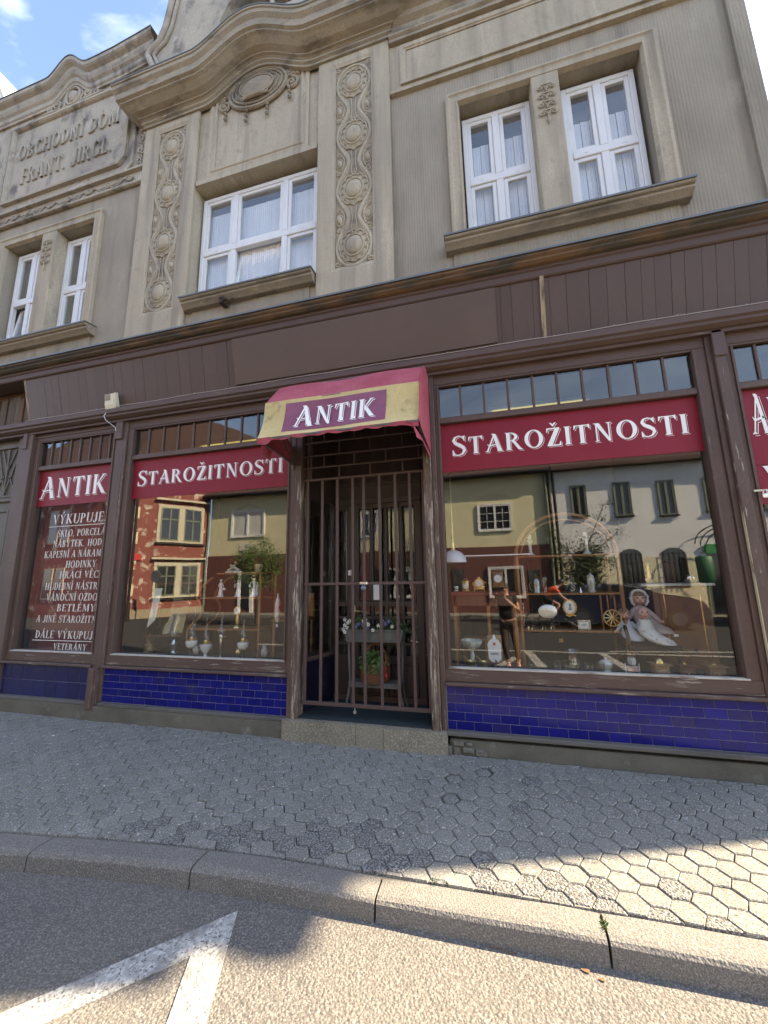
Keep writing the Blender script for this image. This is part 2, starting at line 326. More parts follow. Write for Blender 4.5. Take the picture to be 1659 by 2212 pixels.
def bar(x0, x1, y, h=TN, tip=.10, down=True):
    r = [[(x0, y-h/2), (x1, y-h/2), (x1, y+h/2), (x0, y+h/2)]]
    if tip: r.append([(x1-.05, y+h/2), (x1, y+h/2), (x1+.02, y-(tip if down else -tip)-(0 if down else 0)), (x1-.02, y-(tip if down else -tip))])
    return r
def GLY():
    G = {}
    G['I'] = (.30, [g_stem(.15)])
    G['A'] = (.80, g_q((.05, 0), (.12, 0), (.46, .96), (.40, 1.0))+g_q((.36, 1.02), (.50, 1.0), (.76, 0), (.56, 0))+[g_foot(.09, 0, .12), g_foot(.66, 0, .16)]
              + g_ribbon([(.10, .44), (.17, .36), (.28, .36), (.42, .38), (.56, .42), (.66, .40)], [.02, .07, .06, .06, .08, .02])+g_q((.30, 1.03), (.36, .93), (.50, .98), (.44, 1.03)))
    G['B'] = (.66, [g_stem(.16)]+g_arc(.22, .755, .34, .245, -90, 90, .14, TN)+g_arc(.22, .265, .40, .265, -90, 90, .15, TN))
    G['C'] = (.72, g_arc(.44, .5, .40, .51, 48, 312, .16, TN, 20)+g_q((.66, .98), (.72, 1.0), (.72, .72), (.68, .72))+g_q((.66, .06), (.71, .04), (.70, .26), (.67, .24)))
    G['D'] = (.76, [g_stem(.16)]+g_arc(.22, .5, .50, .5, -90, 90, .165, TN, 18))
    G['E'] = (.62, [g_stem(.16)]+bar(.16, .56, .972, TN, .17)+bar(.16, .46, .52, TN, .08)+bar(.16, .46, .52, TN, .08, False)+bar(.16, .58, .028, TN, .18, False))
    G['F'] = (.58, [g_stem(.16)]+bar(.16, .55, .972, TN, .17)+bar(.16, .44, .52, TN, .08))
    G['G'] = (.78, g_arc(.44, .5, .40, .51, 48, 330, .16, TN, 20)+g_q((.66, .98), (.72, 1.0), (.72, .72), (.68, .72))+[g_stem(.70, .04, .42, .13, .04)])
    G['H'] = (.80, [g_stem(.16), g_stem(.64)]+bar(.16, .64, .50, TN, 0))
    G['J'] = (.50, [g_stem(.34, .2, 1)]+g_ribbon([(.34, .3), (.33, .12), (.25, .0), (.13, -.03), (.04, .08), (.06, .2)], [TH, .15, .10, .08, .09, .07]))
    G['K'] = (.78, [g_stem(.16)]+g_q((.22, .46), (.28, .46), (.66, 1.0), (.56, 1.0))+g_q((.26, .52), (.40, .58), (.76, .0), (.56, .0))+[g_foot(.62, 1, .12, .05, False), g_foot(.68, 0, .13)])
    G['L'] = (.60, [g_stem(.16)]+bar(.16, .56, .028, TN, .20, False))
    G['M'] = (.96, g_q((.10, 0), (.16, 0), (.22, 1), (.15, 1))+g_q((.12, 1), (.30, 1), (.54, .12), (.46, .0))+g_q((.46, 0), (.53, .12), (.80, 1), (.73, 1))+g_q((.72, 1), (.88, 1), (.92, 0), (.74, 0))+[g_foot(.13, 0, .11), g_foot(.83, 0, .15), g_foot(.16, 1, .12, .05, False), g_foot(.82, 1, .12, .05, False)])
    G['N'] = (.82, g_q((.12, 0), (.18, 0), (.18, 1), (.12, 1))+g_q((.08, 1), (.27, 1), (.70, .0), (.60, -.02))+g_q((.62, 0), (.68, 0), (.68, 1), (.62, 1))+[g_foot(.15, 0, .12), g_foot(.65, 1, .13, .05, False), g_foot(.14, 1, .12, .05, False)])
    G['O'] = (.84, g_arc(.42, .5, .40, .52, 0, 360, .17, TN, 28))
    G['P'] = (.64, [g_stem(.16)]+g_arc(.22, .73, .38, .27, -90, 90, .15, TN))
    G['R'] = (.76, [g_stem(.16)]+g_arc(.22, .74, .36, .26, -90, 90, .15, TN)+g_q((.30, .52), (.44, .52), (.76, -.04), (.58, 0)) + [g_foot(.70, -.02, .10)])
    G['S'] = (.60, g_ribbon([(.52, .80), (.46, .94), (.32, 1.0), (.16, .94), (.10, .78), (.18, .63), (.34, .52), (.48, .40), (.53, .24), (.44, .07), (.28, .0), (.12, .05), (.07, .22)], [.05, .06, .06, .09, .13, .16, .18, .16, .13, .09, .06, .06, .05])+g_q((.48, .98), (.56, 1.02), (.55, .72), (.51, .74))+g_q((.04, .30), (.08, .28), (.12, .02), (.04, -.02)))
    G['T'] = (.70, [g_stem(.35)]+bar(.06, .64, .97, TN, 0)+g_q((.02, .78), (.05, .76), (.14, 1.0), (.04, 1.0))+g_q((.65, .76), (.68, .78), (.68, 1.02), (.56, 1.0)))
    G['U'] = (.80, [g_stem(.18, .25, 1)]+g_arc(.42, .33, .325, .35, 180, 360, .12, TN)+g_q((.67, .3), (.745, .3), (.74, 1), (.68, 1))+[g_foot(.71, 1, .12, .05, False)])
    G['V'] = (.78, g_q((.06, 1), (.25, 1), (.46, .12), (.40, -.02))+g_q((.38, -.02), (.45, .12), (.70, 1), (.63, 1))+[g_foot(.15, 1, .14, .05, False), g_foot(.67, 1, .12, .05, False)])
    G['Y'] = (.76, g_q((.04, 1), (.22, 1), (.42, .48), (.34, .42))+g_q((.36, .45), (.42, .52), (.70, 1), (.62, 1))+[g_stem(.38, 0, .50, .15, .06), g_foot(.12, 1, .12, .05, False), g_foot(.66, 1, .12, .05, False)])
    G['Z'] = (.68, bar(.06, .60, .97, TN+.02, 0)+bar(.06, .62, .03, TN+.02, 0)+g_q((.42, .97), (.62, .97), (.26, .03), (.05, .03))+g_q((.05, .76), (.09, .78), (.14, 1.0), (.06, 1.0))+g_q((.59, .22), (.63, .24), (.64, 0), (.54, 0)))
    G[','] = (.28, g_q((.08, .12), (.20, .12), (.14, -.12), (.08, -.10)))
    G['.'] = (.28, g_q((.08, .0), (.20, .0), (.20, .12), (.08, .12)))
    G[' '] = (.36, [])
    ac = g_q((.0, 1.10), (.07, 1.08), (.20, 1.28), (.10, 1.32)); ca = g_q((-.15, 1.30), (-.06, 1.30), (.03, 1.16), (.0, 1.08))+g_q((.0, 1.08), (-.03, 1.16), (.06, 1.30), (.15, 1.30))
    for c, b, a, x in (('Á', 'A', ac, .36), ('É', 'E', ac, .26), ('Í', 'I', ac, .08), ('Ý', 'Y', ac, .34), ('Ž', 'Z', ca, .34), ('Č', 'C', ca, .42), ('Ě', 'E', ca, .30), ('Ň', 'N', ca, .40)):
        G[c] = (G[b][0], G[b][1]+[[(px+x, py) for px, py in q] for q in a])
    return G
GL = GLY()
def text_width(t, gap=.06): return sum(GL[c][0]+gap for c in t)-gap
def text_polys(t, gap=.06, big_first=1.0, slant=0.0):
    x = 0; out = []
    for i, c in enumerate(t):
        k = big_first if i == 0 else 1.0
        for q in GL[c][1]: out.append([(x+(px+slant*py)*k, py*k if k == 1 else py*k-.04) for px, py in q])
        x += GL[c][0]*k+gap
    return out, x-gap
def write(mb, t, x0, x1, z, h, y, depth=.0012, gap=.06, big_first=1.0, slant=0.0, dx=0, dz=0, grow=0.0):
    """letters standing in the facade plane, baseline at z, from x0 to x1, fronts facing -y"""
    polys, w = text_polys(t, gap, big_first, slant); s = (x1-x0)/w
    for i, q in enumerate(polys):
        yy = y-(i % 7)*.00012
        mb.prism([(x0+dx+px*s, z+dz+py*h) for px, py in q], 'y', yy, yy-depth)
def grow_poly(q, g):
    cx = sum(p[0] for p in q)/len(q); cy = sum(p[1] for p in q)/len(q)
    return [(p[0]+(g if p[0] > cx else -g), p[1]+(g if p[1] > cy else -g)) for p in q]

# ---------------------------------------------------------------- stucco ornament helpers (relief on a plane y)
def ring(mb, cx, cz, rx, rz, y, r, n=28, wob=0, k=9):
    mb.tube([(cx+(rx+wob*cos(k*2*pi*i/n))*cos(2*pi*i/n), y, cz+(rz+wob*cos(k*2*pi*i/n))*sin(2*pi*i/n)) for i in range(n)], r, 6, True)
def spiral(mb, cx, cz, R, y, r, turns=1.6, a0=0, d=1, n=22):
    pts = []; rr = []
    for i in range(n+1):
        t = i/n; a = a0+d*t*turns*2*pi; q = R*(1-t*.82); pts.append((cx+q*cos(a), y-.012*t, cz+q*sin(a))); rr.append(r*(1-.35*t))
    mb.tube(pts, rr, 6); mb.ball((cx, y-.006, cz), (R*.22, .02, R*.22), 8, 5)
def dome(mb, cx, cz, rx, rz, y, h, n=20, tilt=0):
    prof = [(1.0, 0), (.97, -.25*h), (.82, -.62*h), (.55, -.9*h), (.2, -h), (.02, -h)]
    mb.loft([[(cx+rx*r*cos(2*pi*j/n)*cos(tilt)-rz*r*sin(2*pi*j/n)*sin(tilt), y+d, cz+rx*r*cos(2*pi*j/n)*sin(tilt)+rz*r*sin(2*pi*j/n)*cos(tilt)) for j in range(n)] for r, d in prof], True, False, True)

def smooth(pts, k=5):
    """Catmull-Rom through the points"""
    P = [Vector(p) for p in pts]; P = [P[0]*2-P[1]]+P+[P[-1]*2-P[-2]]; out = []
    for i in range(1, len(P)-2):
        for j in range(k):
            t = j/k; out.append(tuple(.5*((2*P[i])+(P[i+1]-P[i-1])*t+(2*P[i-1]-5*P[i]+4*P[i+1]-P[i+2])*t*t+(3*P[i]-P[i-1]-3*P[i+1]+P[i+2])*t**3)))
    return out+[tuple(P[-2])]
# ================================================================ THE GROUND
def kerb_y(x):      # front edge of the kerb in plan, curving away to the left
    if x > -1.0: return -1.585+.016*x+.0*x*x
    return -1.601-.030*(-1.0-x)-.032*(-1.0-x)**2 if x > -9 else kerb_y(-8.99)
def pave_z(x, y):   # pavement falls towards the kerb
    t = max(0.0, min(1.0, -y/1.5)); return -.045-.050*t
g = MB(); g.add([(-400, -400, -.34), (400, -400, -.34), (400, 400, -.34), (-400, 400, -.34)], [(0, 1, 2, 3)]); g.build('ground', joint_m, None, 'structure')
g = MB(); nx = 60
xs = [-40+i*(80/nx) for i in range(nx+1)]
g.add([(x, kerb_y(x)+.06, -.2) for x in xs]+[(x, -3.3, -.2) for x in xs], [(i, i+1, nx+2+i, nx+1+i) for i in range(nx)]); road = g.build('road', asphalt, None, 'structure')
g = MB(); g.add([(-40, -3.3, -.2), (40, -3.3, -.2), (40, -12.7, -.2), (-40, -12.7, -.2)], [(0, 1, 2, 3)]); g.build('roadway', aggregate('darkened_road', (.045, .043, .041), (.07, .067, .065), (.03, .03, .03), 60, -.004, (.036, .035, .034)), None, 'structure')  # same road coloured darker from here on, to darken its reflection
# painted bay markings on the road
def marking(polys):
    b = MB()
    for q in polys: b.prism(q, 'z', -.1995, -.1945)
    return b.build('road_marking', paint_m, None, 'structure')
marking([[(-1.325, -1.700), (-1.942, -2.332), (-1.737, -2.315), (-1.385, -1.957)], [(-1.325, -1.700), (-1.385, -1.957), (-1.278, -2.203), (-1.132, -2.167)],
         [(-1.278, -2.203), (-1.132, -2.167), (-.93, -2.86), (-1.09, -2.90)], [(-1.942, -2.332), (-2.9, -3.32), (-2.7, -3.32), (-1.737, -2.315)]])
marking([[(-6, -5.60), (7, -5.74), (7, -5.86), (-6, -5.72)], [(.70, -5.66), (.88, -5.66), (1.02, -3.5), (.84, -3.5)], [(2.2, -5.7), (2.36, -5.7), (2.40, -3.6), (2.24, -3.6)],
         [(-.10, -3.8), (.05, -3.72), (.54, -4.95), (.40, -5.0)], [(2.5, -5.95), (2.5, -6.05), (5, -6.35), (5, -6.25)]])
# pavement: bedding, then hexagonal pavers
g = MB(); g.add([(x, kerb_y(x)+.14, pave_z(x, -1.5)-.012) for x in xs]+[(x, .3, pave_z(x, 0)-.012) for x in xs], [(i, i+1, nx+2+i, nx+1+i) for i in range(nx)])
pavement = g.build('pavement', joint_m, None, 'structure')
R_ = .0763; CP = .1145; RP = CP*2/sqrt(3)
def hexpts(cx, cy, R, rot=0, jit=0, r=rng): return [(cx+(R+(r.uniform(-jit, jit)))*cos(rot+i*pi/3), cy+(R+(r.uniform(-jit, jit)))*sin(rot+i*pi/3)) for i in range(6)]
def hex_into(b, pts, z, ch=.005):
    cx = sum(p[0] for p in pts)/len(pts); cy = sum(p[1] for p in pts)/len(pts); n = len(pts)
    top = [(cx+(x-cx)*(1-ch/R_), cy+(y-cy)*(1-ch/R_), z) for x, y in pts]; mid = [(x, y, z-.005) for x, y in pts]; bot = [(x, y, z-.03) for x, y in pts]
    b.add(top+mid+bot, [list(range(n))]+[[i, (i+1) % n, n+(i+1) % n, n+i] for i in range(n)]+[[n+i, n+(i+1) % n, 2*n+(i+1) % n, 2*n+i] for i in range(n)])
def clip_poly(pts, fn):
    out = []
    for i in range(len(pts)):
        a, b = pts[i], pts[(i+1) % len(pts)]; da, db = fn(*a), fn(*b)
        if da >= 0: out.append(a)
        if (da >= 0) != (db >= 0):
            t = da/(da-db); out.append((a[0]+(b[0]-a[0])*t, a[1]+(b[1]-a[1])*t))
    return out
hexes = []
for i in range(-80, 36):
    for j in range(-15, 2):
        x = .118+i*CP+rng.uniform(-.0018, .0018); y = -1.346+(-j-1)*0+(j+11)*RP+(RP/2 if i % 2 else 0)-.0+rng.uniform(-.0018, .0018)
        if y > .0 or y < kerb_y(x)+.10: continue
        hexes.append((x, y, i, j))
hexes = [h for h in hexes if -9.0 < h[0] < 3.9]
def hkey(h): return -1.0/((h[0]*h[0]*.55+(h[1]+3.7)**2+2.2))   # largest in the picture first
vis = [h for h in hexes if h[0] > -3.1 and h[0] < 2.05]
vis.sort(key=lambda h: (h[0]-.1)**2+(h[1]+3.0)**2*1.3)
near = set((h[2], h[3]) for h in vis[:290])
hexme = []
for k in range(5):
    b = MB(); hex_into(b, hexpts(0, 0, R_-.0021, 0, .0013), 0); hexme.append((b.mesh('paver', paver_m), b.mesh('paver_worn', paver_worn)))
worn = {(-1, -12), (-2, -12), (1, -12), (1, -11), (3, -12), (3, -11), (5, -12), (7, -12), (-5, -11), (-7, -11), (-8, -10), (-10, -11), (-12, -11), (-14, -11), (-16, -11), (-11, -10), (1, -4), (-18, -11), (-20, -11)}
farb = MB(); frnd = []
for (x, y, i, j) in hexes:
    z = pave_z(x, y)+.004*sin(x*2.1+1)*cos(y*3)+rng.uniform(-.0018, .0022)
    pts = hexpts(x, y, R_-.0021, 0, .001)
    edge = (y-RP/2 < kerb_y(x)+.165) or (y+RP/2 > -.065)
    isworn = ((i, j) in worn) or rng.random() < (.24 if y < -1.15 and x < .9 else .012)
    broken = any((x-a)**2+(y-c)**2 < .0042 for a, c in ((-.36, -.36), (-.13, -.31), (-.36, -.49), (-.35, -.68)))
    if broken:
        b = MB(); hex_into(b, [(a-x, c-y) for a, c in hexpts(x+rng.uniform(-.008, .008), y+rng.uniform(-.008, .008), R_-.016, rng.uniform(-.2, .2), .009)], 0, .007); place('paver', b.mesh('paver', paver_m), (x, y, z-.004), pavement)
    elif (i, j) in near and not edge:
        o = place('paver', hexme[rng.randrange(5)][1 if isworn else 0], (x, y, z), pavement, (rng.uniform(-.014, .014), rng.uniform(-.014, .014), rng.randrange(6)*pi/3+rng.uniform(-.02, .02)))
    else:
        q = clip_poly(clip_poly(pts, lambda a, b: b-(kerb_y(a)+.158)), lambda a, b: -.058-b) if edge else pts
        if len(q) < 3: continue
        if (i, j) in near:
            b = MB(); hex_into(b, [(a-x, c-y) for a, c in q], 0, .003); place('paver', b.mesh('paver', paver_worn if isworn else paver_m), (x, y, z), pavement)
        else:
            n0 = len(farb.f); hex_into(farb, q, z, .004); frnd += [rng.random()]*(len(farb.f)-n0)
fo = farb.build('paver_field', paver_m, pavement, 'stuff')
at = fo.data.attributes.new('rnd', 'FLOAT', 'FACE'); at.data.foreach_set('value', frnd)
# kerb of separate granite stones
kerb = empty('kerb', (0, 0, 0), '', ''); del kerb['label']; del kerb['category']; kerb['kind'] = 'structure'
def kerbstone(x0, x1):
    b = MB(); n = 7; rings = []
    for i in range(n):
        x = x0+(x1-x0)*i/(n-1); y = kerb_y(x); w = .155; e = (.012 if i in (0, n-1) else 0); zt = -.097+.004*sin(x*3.1)+rng.uniform(-.0012, .0012); jy = rng.uniform(-.002, .002)
        rings.append([(x, y+w, -.30), (x, y+w-e*.3, zt-.010-e*.3), (x, y+w-.012, zt-e*.4), (x, y+.035+jy, zt-e*.4), (x, y+.012+jy, zt-.008-e*.4), (x, y+jy+.001, zt-.024), (x, y-.006, -.215), (x, y-.006, -.30)])
    b.loft(rings, True, True); return b.build('kerbstone', kerb_m, kerb)
x = -11.08
while x < 5: kerbstone(x+.005, x+1.045-.006); x += 1.045
b = MB(); b.box(-12, 5, -3.4, -1.2, -.33, -.30); b.build('kerb_bedding', joint_m, kerb)
# weeds in the kerb joints, leaf scraps
grass_m = mat('weed_green', (.075, .13, .03), .7)
def tuft(x, y, z, n, h, lab):
    b = MB()
    for i in range(n):
        a = rng.uniform(0, 2*pi); r = rng.uniform(0, .018); hx, hy = x+r*cos(a)*.5, y+r*sin(a)*1.8; l = rng.uniform(.3, 1)*h; dx, dy = cos(a)*l*.7, sin(a)*l*.7
        b.add([(hx-.0016, hy, z), (hx+.0016, hy, z), (hx+dx*.6+.0012, hy+dy*.6, z+l*.7), (hx+dx, hy+dy, z+l*.8), (hx+dx*.6-.0012, hy+dy*.6, z+l*.7)], [(0, 1, 2, 3, 4)])
    o = b.build('weed_tuft', grass_m); tag(o, lab, 'weed'); return o
tuft(.4155, -1.50, -.106, 90, .030, 'small green weed growing in the sunlit joint between two kerbstones')
tuft(-.36, -1.425, -.10, 40, .018, 'tiny green sprout at the pavement edge where the sunlight begins')
leaf_m = mat('dry_leaf', (.16, .09, .045), .9); litter_m = mat('litter_white', (.75, .74, .7), .8)
def scrap(x, y, z, s, m, name, lab, cat):
    b = MB(); pts = [(x+s*(1+.4*rng.random())*cos(a)*.5, y+s*cos(a*1.7)*.12+s*.35*sin(a), z+.002+s*.10*abs(sin(a*1.5))) for a in [i*pi/4 for i in range(8)]]
    b.add(pts+[(x, y, z+.001)]+[(p[0], p[1], p[2]+.0015) for p in pts], [[i, (i+1) % 8, 8] for i in range(8)]+[[9+i for i in range(8)]]); o = b.build(name, m); return tag(o, lab, cat)
scrap(.305, -1.615, -.2, .03, leaf_m, 'dry_leaf', 'curled brown dry leaf on the sunlit road below the kerb', 'leaf')
scrap(.36, -1.64, -.2, .022, leaf_m, 'dry_leaf', 'smaller brown leaf scrap just right of the curled leaf on the road', 'leaf')
b = MB(); b.tube([(-.10, -1.605, -.195), (-.05, -1.60, -.192), (0, -1.612, -.194), (.03, -1.60, -.195)], .0015, 5); tag(b.build('twig', leaf_m), 'thin brown twig lying on the road close to the kerb', 'twig')
scrap(-4.35, -.47, -.058, .03, litter_m, 'paper_scrap', 'small white scrap of paper on the pavement below the blue tiles at left', 'litter')
scrap(-1.98, -.80, -.075, .020, litter_m, 'paper_scrap', 'tiny white crumb of litter on the middle of the grey pavers', 'litter')
scrap(-2.72, -1.955, -.198, .03, litter_m, 'paper_scrap', 'flat pale litter scrap on the road at far left below the kerb', 'litter')

# loose grit lying in the gutter and on the pavement
b = MB()
for k in range(1500):
    if k < 950: x = rng.uniform(-3.4, 2.0); y = kerb_y(x)-abs(rng.gauss(0, .10))-.008; z = -.2
    elif k < 1200: x = rng.uniform(-3.2, 2.0); y = rng.uniform(-1.42, -.10); z = pave_z(x, y)+.001
    else: x = rng.uniform(-4, 2.1); y = -.062-abs(rng.gauss(0, .022)); z = pave_z(x, y)+.001
    q = rng.uniform(.0014, .0042); a = rng.uniform(0, 6.3); P4 = [(x+q*cos(a+t)*rng.uniform(.7, 1.2), y+q*sin(a+t)*rng.uniform(.7, 1.2), z) for t in (0, 2.1, 4.2)]
    b.add(P4+[(x, y, z+q*.8)], [(0, 1, 3), (1, 2, 3), (2, 0, 3)])
g = b.build('gutter_grit', mat('grit', (.24, .21, .17), .9, layers=[(60, 2, .4, .6, (.07, .06, .05), U)]), None, 'stuff'); g['label'] = 'loose grit in the gutter and on the pavement'

# ================================================================ THE SHOP BUILDING
shop = empty('shop_building', (-2.685, 0, -.05), 'old stucco shop building with dark brown wooden shopfront, ornate pilasters and curved cornice', 'building')
XL, XR = -8.9, 2.78
WY = .05        # plane of the wing walls
# --- upper wall as blocks round the openings (openings: x0,x1,z0,z1)
def wall_strip(b, x0, x1, z0, z1, holes, y0, y1):
    cuts = sorted({x0, x1, *[h[0] for h in holes if x0 < h[0] < x1], *[h[1] for h in holes if x0 < h[1] < x1]})
    for a, c in zip(cuts, cuts[1:]):
        hs = sorted([h for h in holes if h[0] <= a+1e-6 and h[1] >= c-1e-6], key=lambda h: h[2]); z = z0
        for h in hs:
            if h[2] > z: b.box(a, c, y0, y1, z, h[2])
            z = h[3]
        if z < z1: b.box(a, c, y0, y1, z, z1)
W_R = (.02, 1.90, 5.07, 6.90); W_L = (-7.27, -5.39, 5.07, 6.90); W_C = (-3.62, -1.75, 5.09, 6.90)
b = MB(); wall_strip(b, -.80, XR, 4.40, 7.36, [W_R], WY, .55); b.build('combed_wall', plaster_rib, shop)
b = MB(); wall_strip(b, XL, -4.57, 4.40, 7.32, [W_L], WY, .55); b.build('combed_wall', plaster_rib, shop)
b = MB(); wall_strip(b, -3.62, -1.75, 4.40, 9.0, [W_C], WY, .55); b.box(-4.57, -3.62, .03, .55, 4.40, 9.0); b.box(-1.75, -.80, .03, .55, 4.40, 9.0); b.build('bay_wall', plaster, shop)
b = MB(); b.box(-.80, XR+.01, .03, .55, 7.36, 8.30); b.build('frieze_band', plaster, shop)
b = MB()   # flat lisenes at the right corner
b.box(2.66, XR+.03, .02, .56, 4.40, 7.355); b.build('corner_lisene', plaster_rib, shop)
# attic storey behind (keeps the building solid) and side walls
b = MB(); b.box(XL, XR-.01, .56, 9, 4.4, 8.4); b.box(XL, XL+.3, .56, 9, -.2, 4.4); b.box(XR-.3, XR-.012, 4.3, 9, -.2, 4.4); b.box(XL, XR, 8.7, 9, -.2, 4.4); b.build('rear_volume', plaster_rib, shop)
# --- recessed panel in the right frieze, with mouldings
b = MB(); b.rectmould(-.66, 3.2, 7.44, 8.04, [(0, .028), (0, .005), (.05, .005), (.06, .018), (.075, .018), (.075, .027)]); b.build('panel_moulding', plaster, shop)
b = MB(); b.box(-.79, XR+.02, .0, .05, 7.325, 7.36); b.build('string_course', plaster, shop)
def cornice_sweep(b, prof, x0, x1, bell=None, n=60, endL=True, endR=True):
    rings = []
    xs_ = [x0+(x1-x0)*i/n for i in range(n+1)]
    path = ([('L', x0)] if endL else [])+[('M', x) for x in xs_]+([('R', x1)] if endR else [])
    for o, z in prof:
        r = []
        if endL: r.append((x0-o, .5, z)); r.append((x0-o, -o, z))
        for x in xs_: r.append((x, -o, z+(bell(x) if bell else 0)))
        if endR: r.append((x1+o, -o, z)); r.append((x1+o, .5, z))
        rings.append(r)
    m = len(rings[0]); vs = [p for r in rings for p in r]
    b.add(vs, [[i*m+j, i*m+j+1, (i+1)*m+j+1, (i+1)*m+j] for i in range(len(rings)-1) for j in range(m-1)])
b = MB(); cornice_sweep(b, [(-.03, 8.10), (.02, 8.10), (.02, 8.14), (.045, 8.16), (.045, 8.19), (.03, 8.21), (.03, 8.30), (.08, 8.34), (.09, 8.40), (.20, 8.46), (.26, 8.50), (.26, 8.62), (.30, 8.66), (.30, 8.71), (-.05, 8.80)], -.79, XR, None, 6, False, True)
b.build('cornice_right', plaster_dark, shop)
# --- centre bay cornice swinging over the medallion
BC = -2.685
def bell(x, w=.86, h=.355):
    t = abs(x-BC)/w
    return 0 if t >= 1 else h*(.5+.5*cos(pi*t))**.85
b = MB(); cornice_sweep(b, [(-.02, 8.20), (.025, 8.20), (.025, 8.235), (.05, 8.25), (.05, 8.275), (.035, 8.29), (.06, 8.31), (.085, 8.315), (.085, 8.335), (.15, 8.355), (.22, 8.40), (.255, 8.415), (.255, 8.44), (.29, 8.455), (.29, 8.56), (.305, 8.575), (.33, 8.60), (.33, 8.66), (.345, 8.665), (.345, 8.695), (-.1, 8.80)], -4.575, -.80, bell, 90)
b.build('bay_cornice', plaster_dark, shop)
b = MB(); cornice_sweep(b, [(.345, 8.697), (.352, 8.697), (.352, 8.712), (-.1, 8.83)], -4.575, -.80, bell, 90); b.build('cornice_flashing', ledge_m, shop)
# --- attic gable with its scrolled edge and arched window
prof = [(-4.42, 8.6), (-4.42, 9.05), (-4.50, 9.30), (-4.60, 9.52), (-4.66, 9.66), (-4.60, 9.75), (-4.46, 9.84), (-4.36, 10.1), (-4.30, 10.5), (-4.24, 11.0), (-4.10, 11.5), (-3.8, 12.0), (-3.3, 12.4)]
arch = [(-3.42, 9.62), (-3.40, 9.86), (-3.28, 10.1), (-3.05, 10.32), (-2.685, 10.42)]
left = prof+[(BC, 12.6)]+[(BC, 10.42)]+arch[::-1][1:]+[(-3.42, 8.6)]
b = MB(); b.prism(left, 'y', .02, .5); b.prism([(2*BC-x, z) for x, z in left], 'y', .02, .5); b.prism([(-3.42, 8.6), (2*BC+3.42, 8.6), (2*BC+3.42, 9.62), (-3.42, 9.62)], 'y', .021, .499); gable = b.build('attic_gable', plaster_old, shop)
b = MB()
for s in (1, -1):
    pts = [((x if s > 0 else 2*BC-x), .05, z) for x, z in prof[1:]]
    b.tube([(p[0]-(.02*s), -.02, p[2]) for p in pts], .05, 8); b.tube([(p[0]+(.07*s), .0, p[2]) for p in pts], .028, 8)
b.build('gable_edge_moulding', plaster_old, shop)
b = MB(); b.box(-3.3, -2.07, .30, .34, 9.5, 10.4); b.build('attic_pane', win_glass, gable)
b = MB(); b.box(-3.38, -1.99, .36, .40, 9.45, 10.45); b.build('attic_blind', curtain_m, gable)
b = MB(); [b.box(a, a+.07, .26, .30, 9.5, 10.45, .008) for a in (-3.30, -2.72, -2.14)]; b.box(-3.3, -2.07, .255, .298, 10.0, 10.07, .008); b.build('attic_window_frame', pvc, gable)
# --- left wing: inscription storey and parapet
def lbell(x):
    t = (x+6.30)/.46
    return 0 if abs(t) >= 1 else .30*(.5+.5*cos(pi*t))
b = MB(); top = [(XL, 9.90)]+[(-6.9+i*.04, 9.90+lbell(-6.9+i*.04)) for i in range(31)]+[(-5.3, 9.92), (-4.9, 9.97), (-4.57, 10.02)]
b.prism([(XL, 7.32), (-4.57, 7.32)]+top[::-1], 'y', WY, .5); b.build('inscription_wall', plaster_old, shop)
b = MB()
def ledge_profile(b, pts, prof):
    rings = [[(x, -o, z+dz) for x, z in pts] for o, dz in prof]; m = len(pts)
    b.add([p for r in rings for p in r], [[i*m+j, i*m+j+1, (i+1)*m+j+1, (i+1)*m+j] for i in range(len(rings)-1) for j in range(m-1)])
ledge_profile(b, [(x, z-.04) for x, z in top], [(-.05, -.34), (-.02, -.34), (-.02, -.30), (.0, -.28), (.0, -.20), (.03, -.17), (.05, -.12), (.05, -.05), (.10, -.02), (.12, .0), (.12, .07), (-.3, .12)])
b.build('parapet_coping', plaster_old, shop)
b = MB(); ledge_profile(b, top, [(.122, .032), (.13, .032), (.13, .048), (-.3, .10)]); b.build('parapet_flashing', ledge_m, shop)
b = MB()   # small crowning ornament
ring(b, -6.28, 9.60, .15, .17, .03, .022); dome(b, -6.28, 9.60, .10, .12, .045, .05); ring(b, -6.28, 9.60, .20, .22, .04, .016, 36, .012, 10)
for s in (1, -1):
    spiral(b, -6.28+s*.33, 9.55, .10, .035, .020, 1.5, pi/2, -s); spiral(b, -6.28+s*.52, 9.50, .06, .035, .015, 1.4, pi/2, s)
    b.tube([(-6.28+s*.24, .03, 9.42), (-6.28+s*.4, .025, 9.40), (-6.28+s*.62, .03, 9.44), (-6.28+s*.8, .03, 9.42)], [.02, .03, .02, .006], 6)
b.build('crest_ornament', plaster_old, shop)
# inscription field
b = MB(); o8 = [(-7.56, 7.80), (-5.10, 7.80), (-4.98, 7.92), (-4.98, 8.95), (-5.2, 9.15), (-5.35, 9.34), (-7.56, 9.34)]
def ngon_mould(b, poly, prof):
    n = len(poly); cx = sum(p[0] for p in poly)/n; cz = sum(p[1] for p in poly)/n; rings = []
    for d, y in prof: rings.append([(x+(d if x < cx else -d), y, z+(d if z < cz else -d)) for x, z in poly])
    b.add([p for r in rings for p in r], [[i*n+j, i*n+(j+1) % n, (i+1)*n+(j+1) % n, (i+1)*n+j] for i in range(len(rings)-1) for j in range(n)])
ngon_mould(b, o8, [(-.02, .052), (-.02, .0), (.02, -.005), (.04, .02), (.05, .048)])
ngon_mould(b, [(x-.16 if x < -6 else x+.17, z-.20 if z < 8 else z+.06) for x, z in o8], [(0, .052), (0, .015), (.03, .015), (.05, .03), (.06, .03), (.06, .052)])
b.build('inscription_moulding', plaster_old, shop)
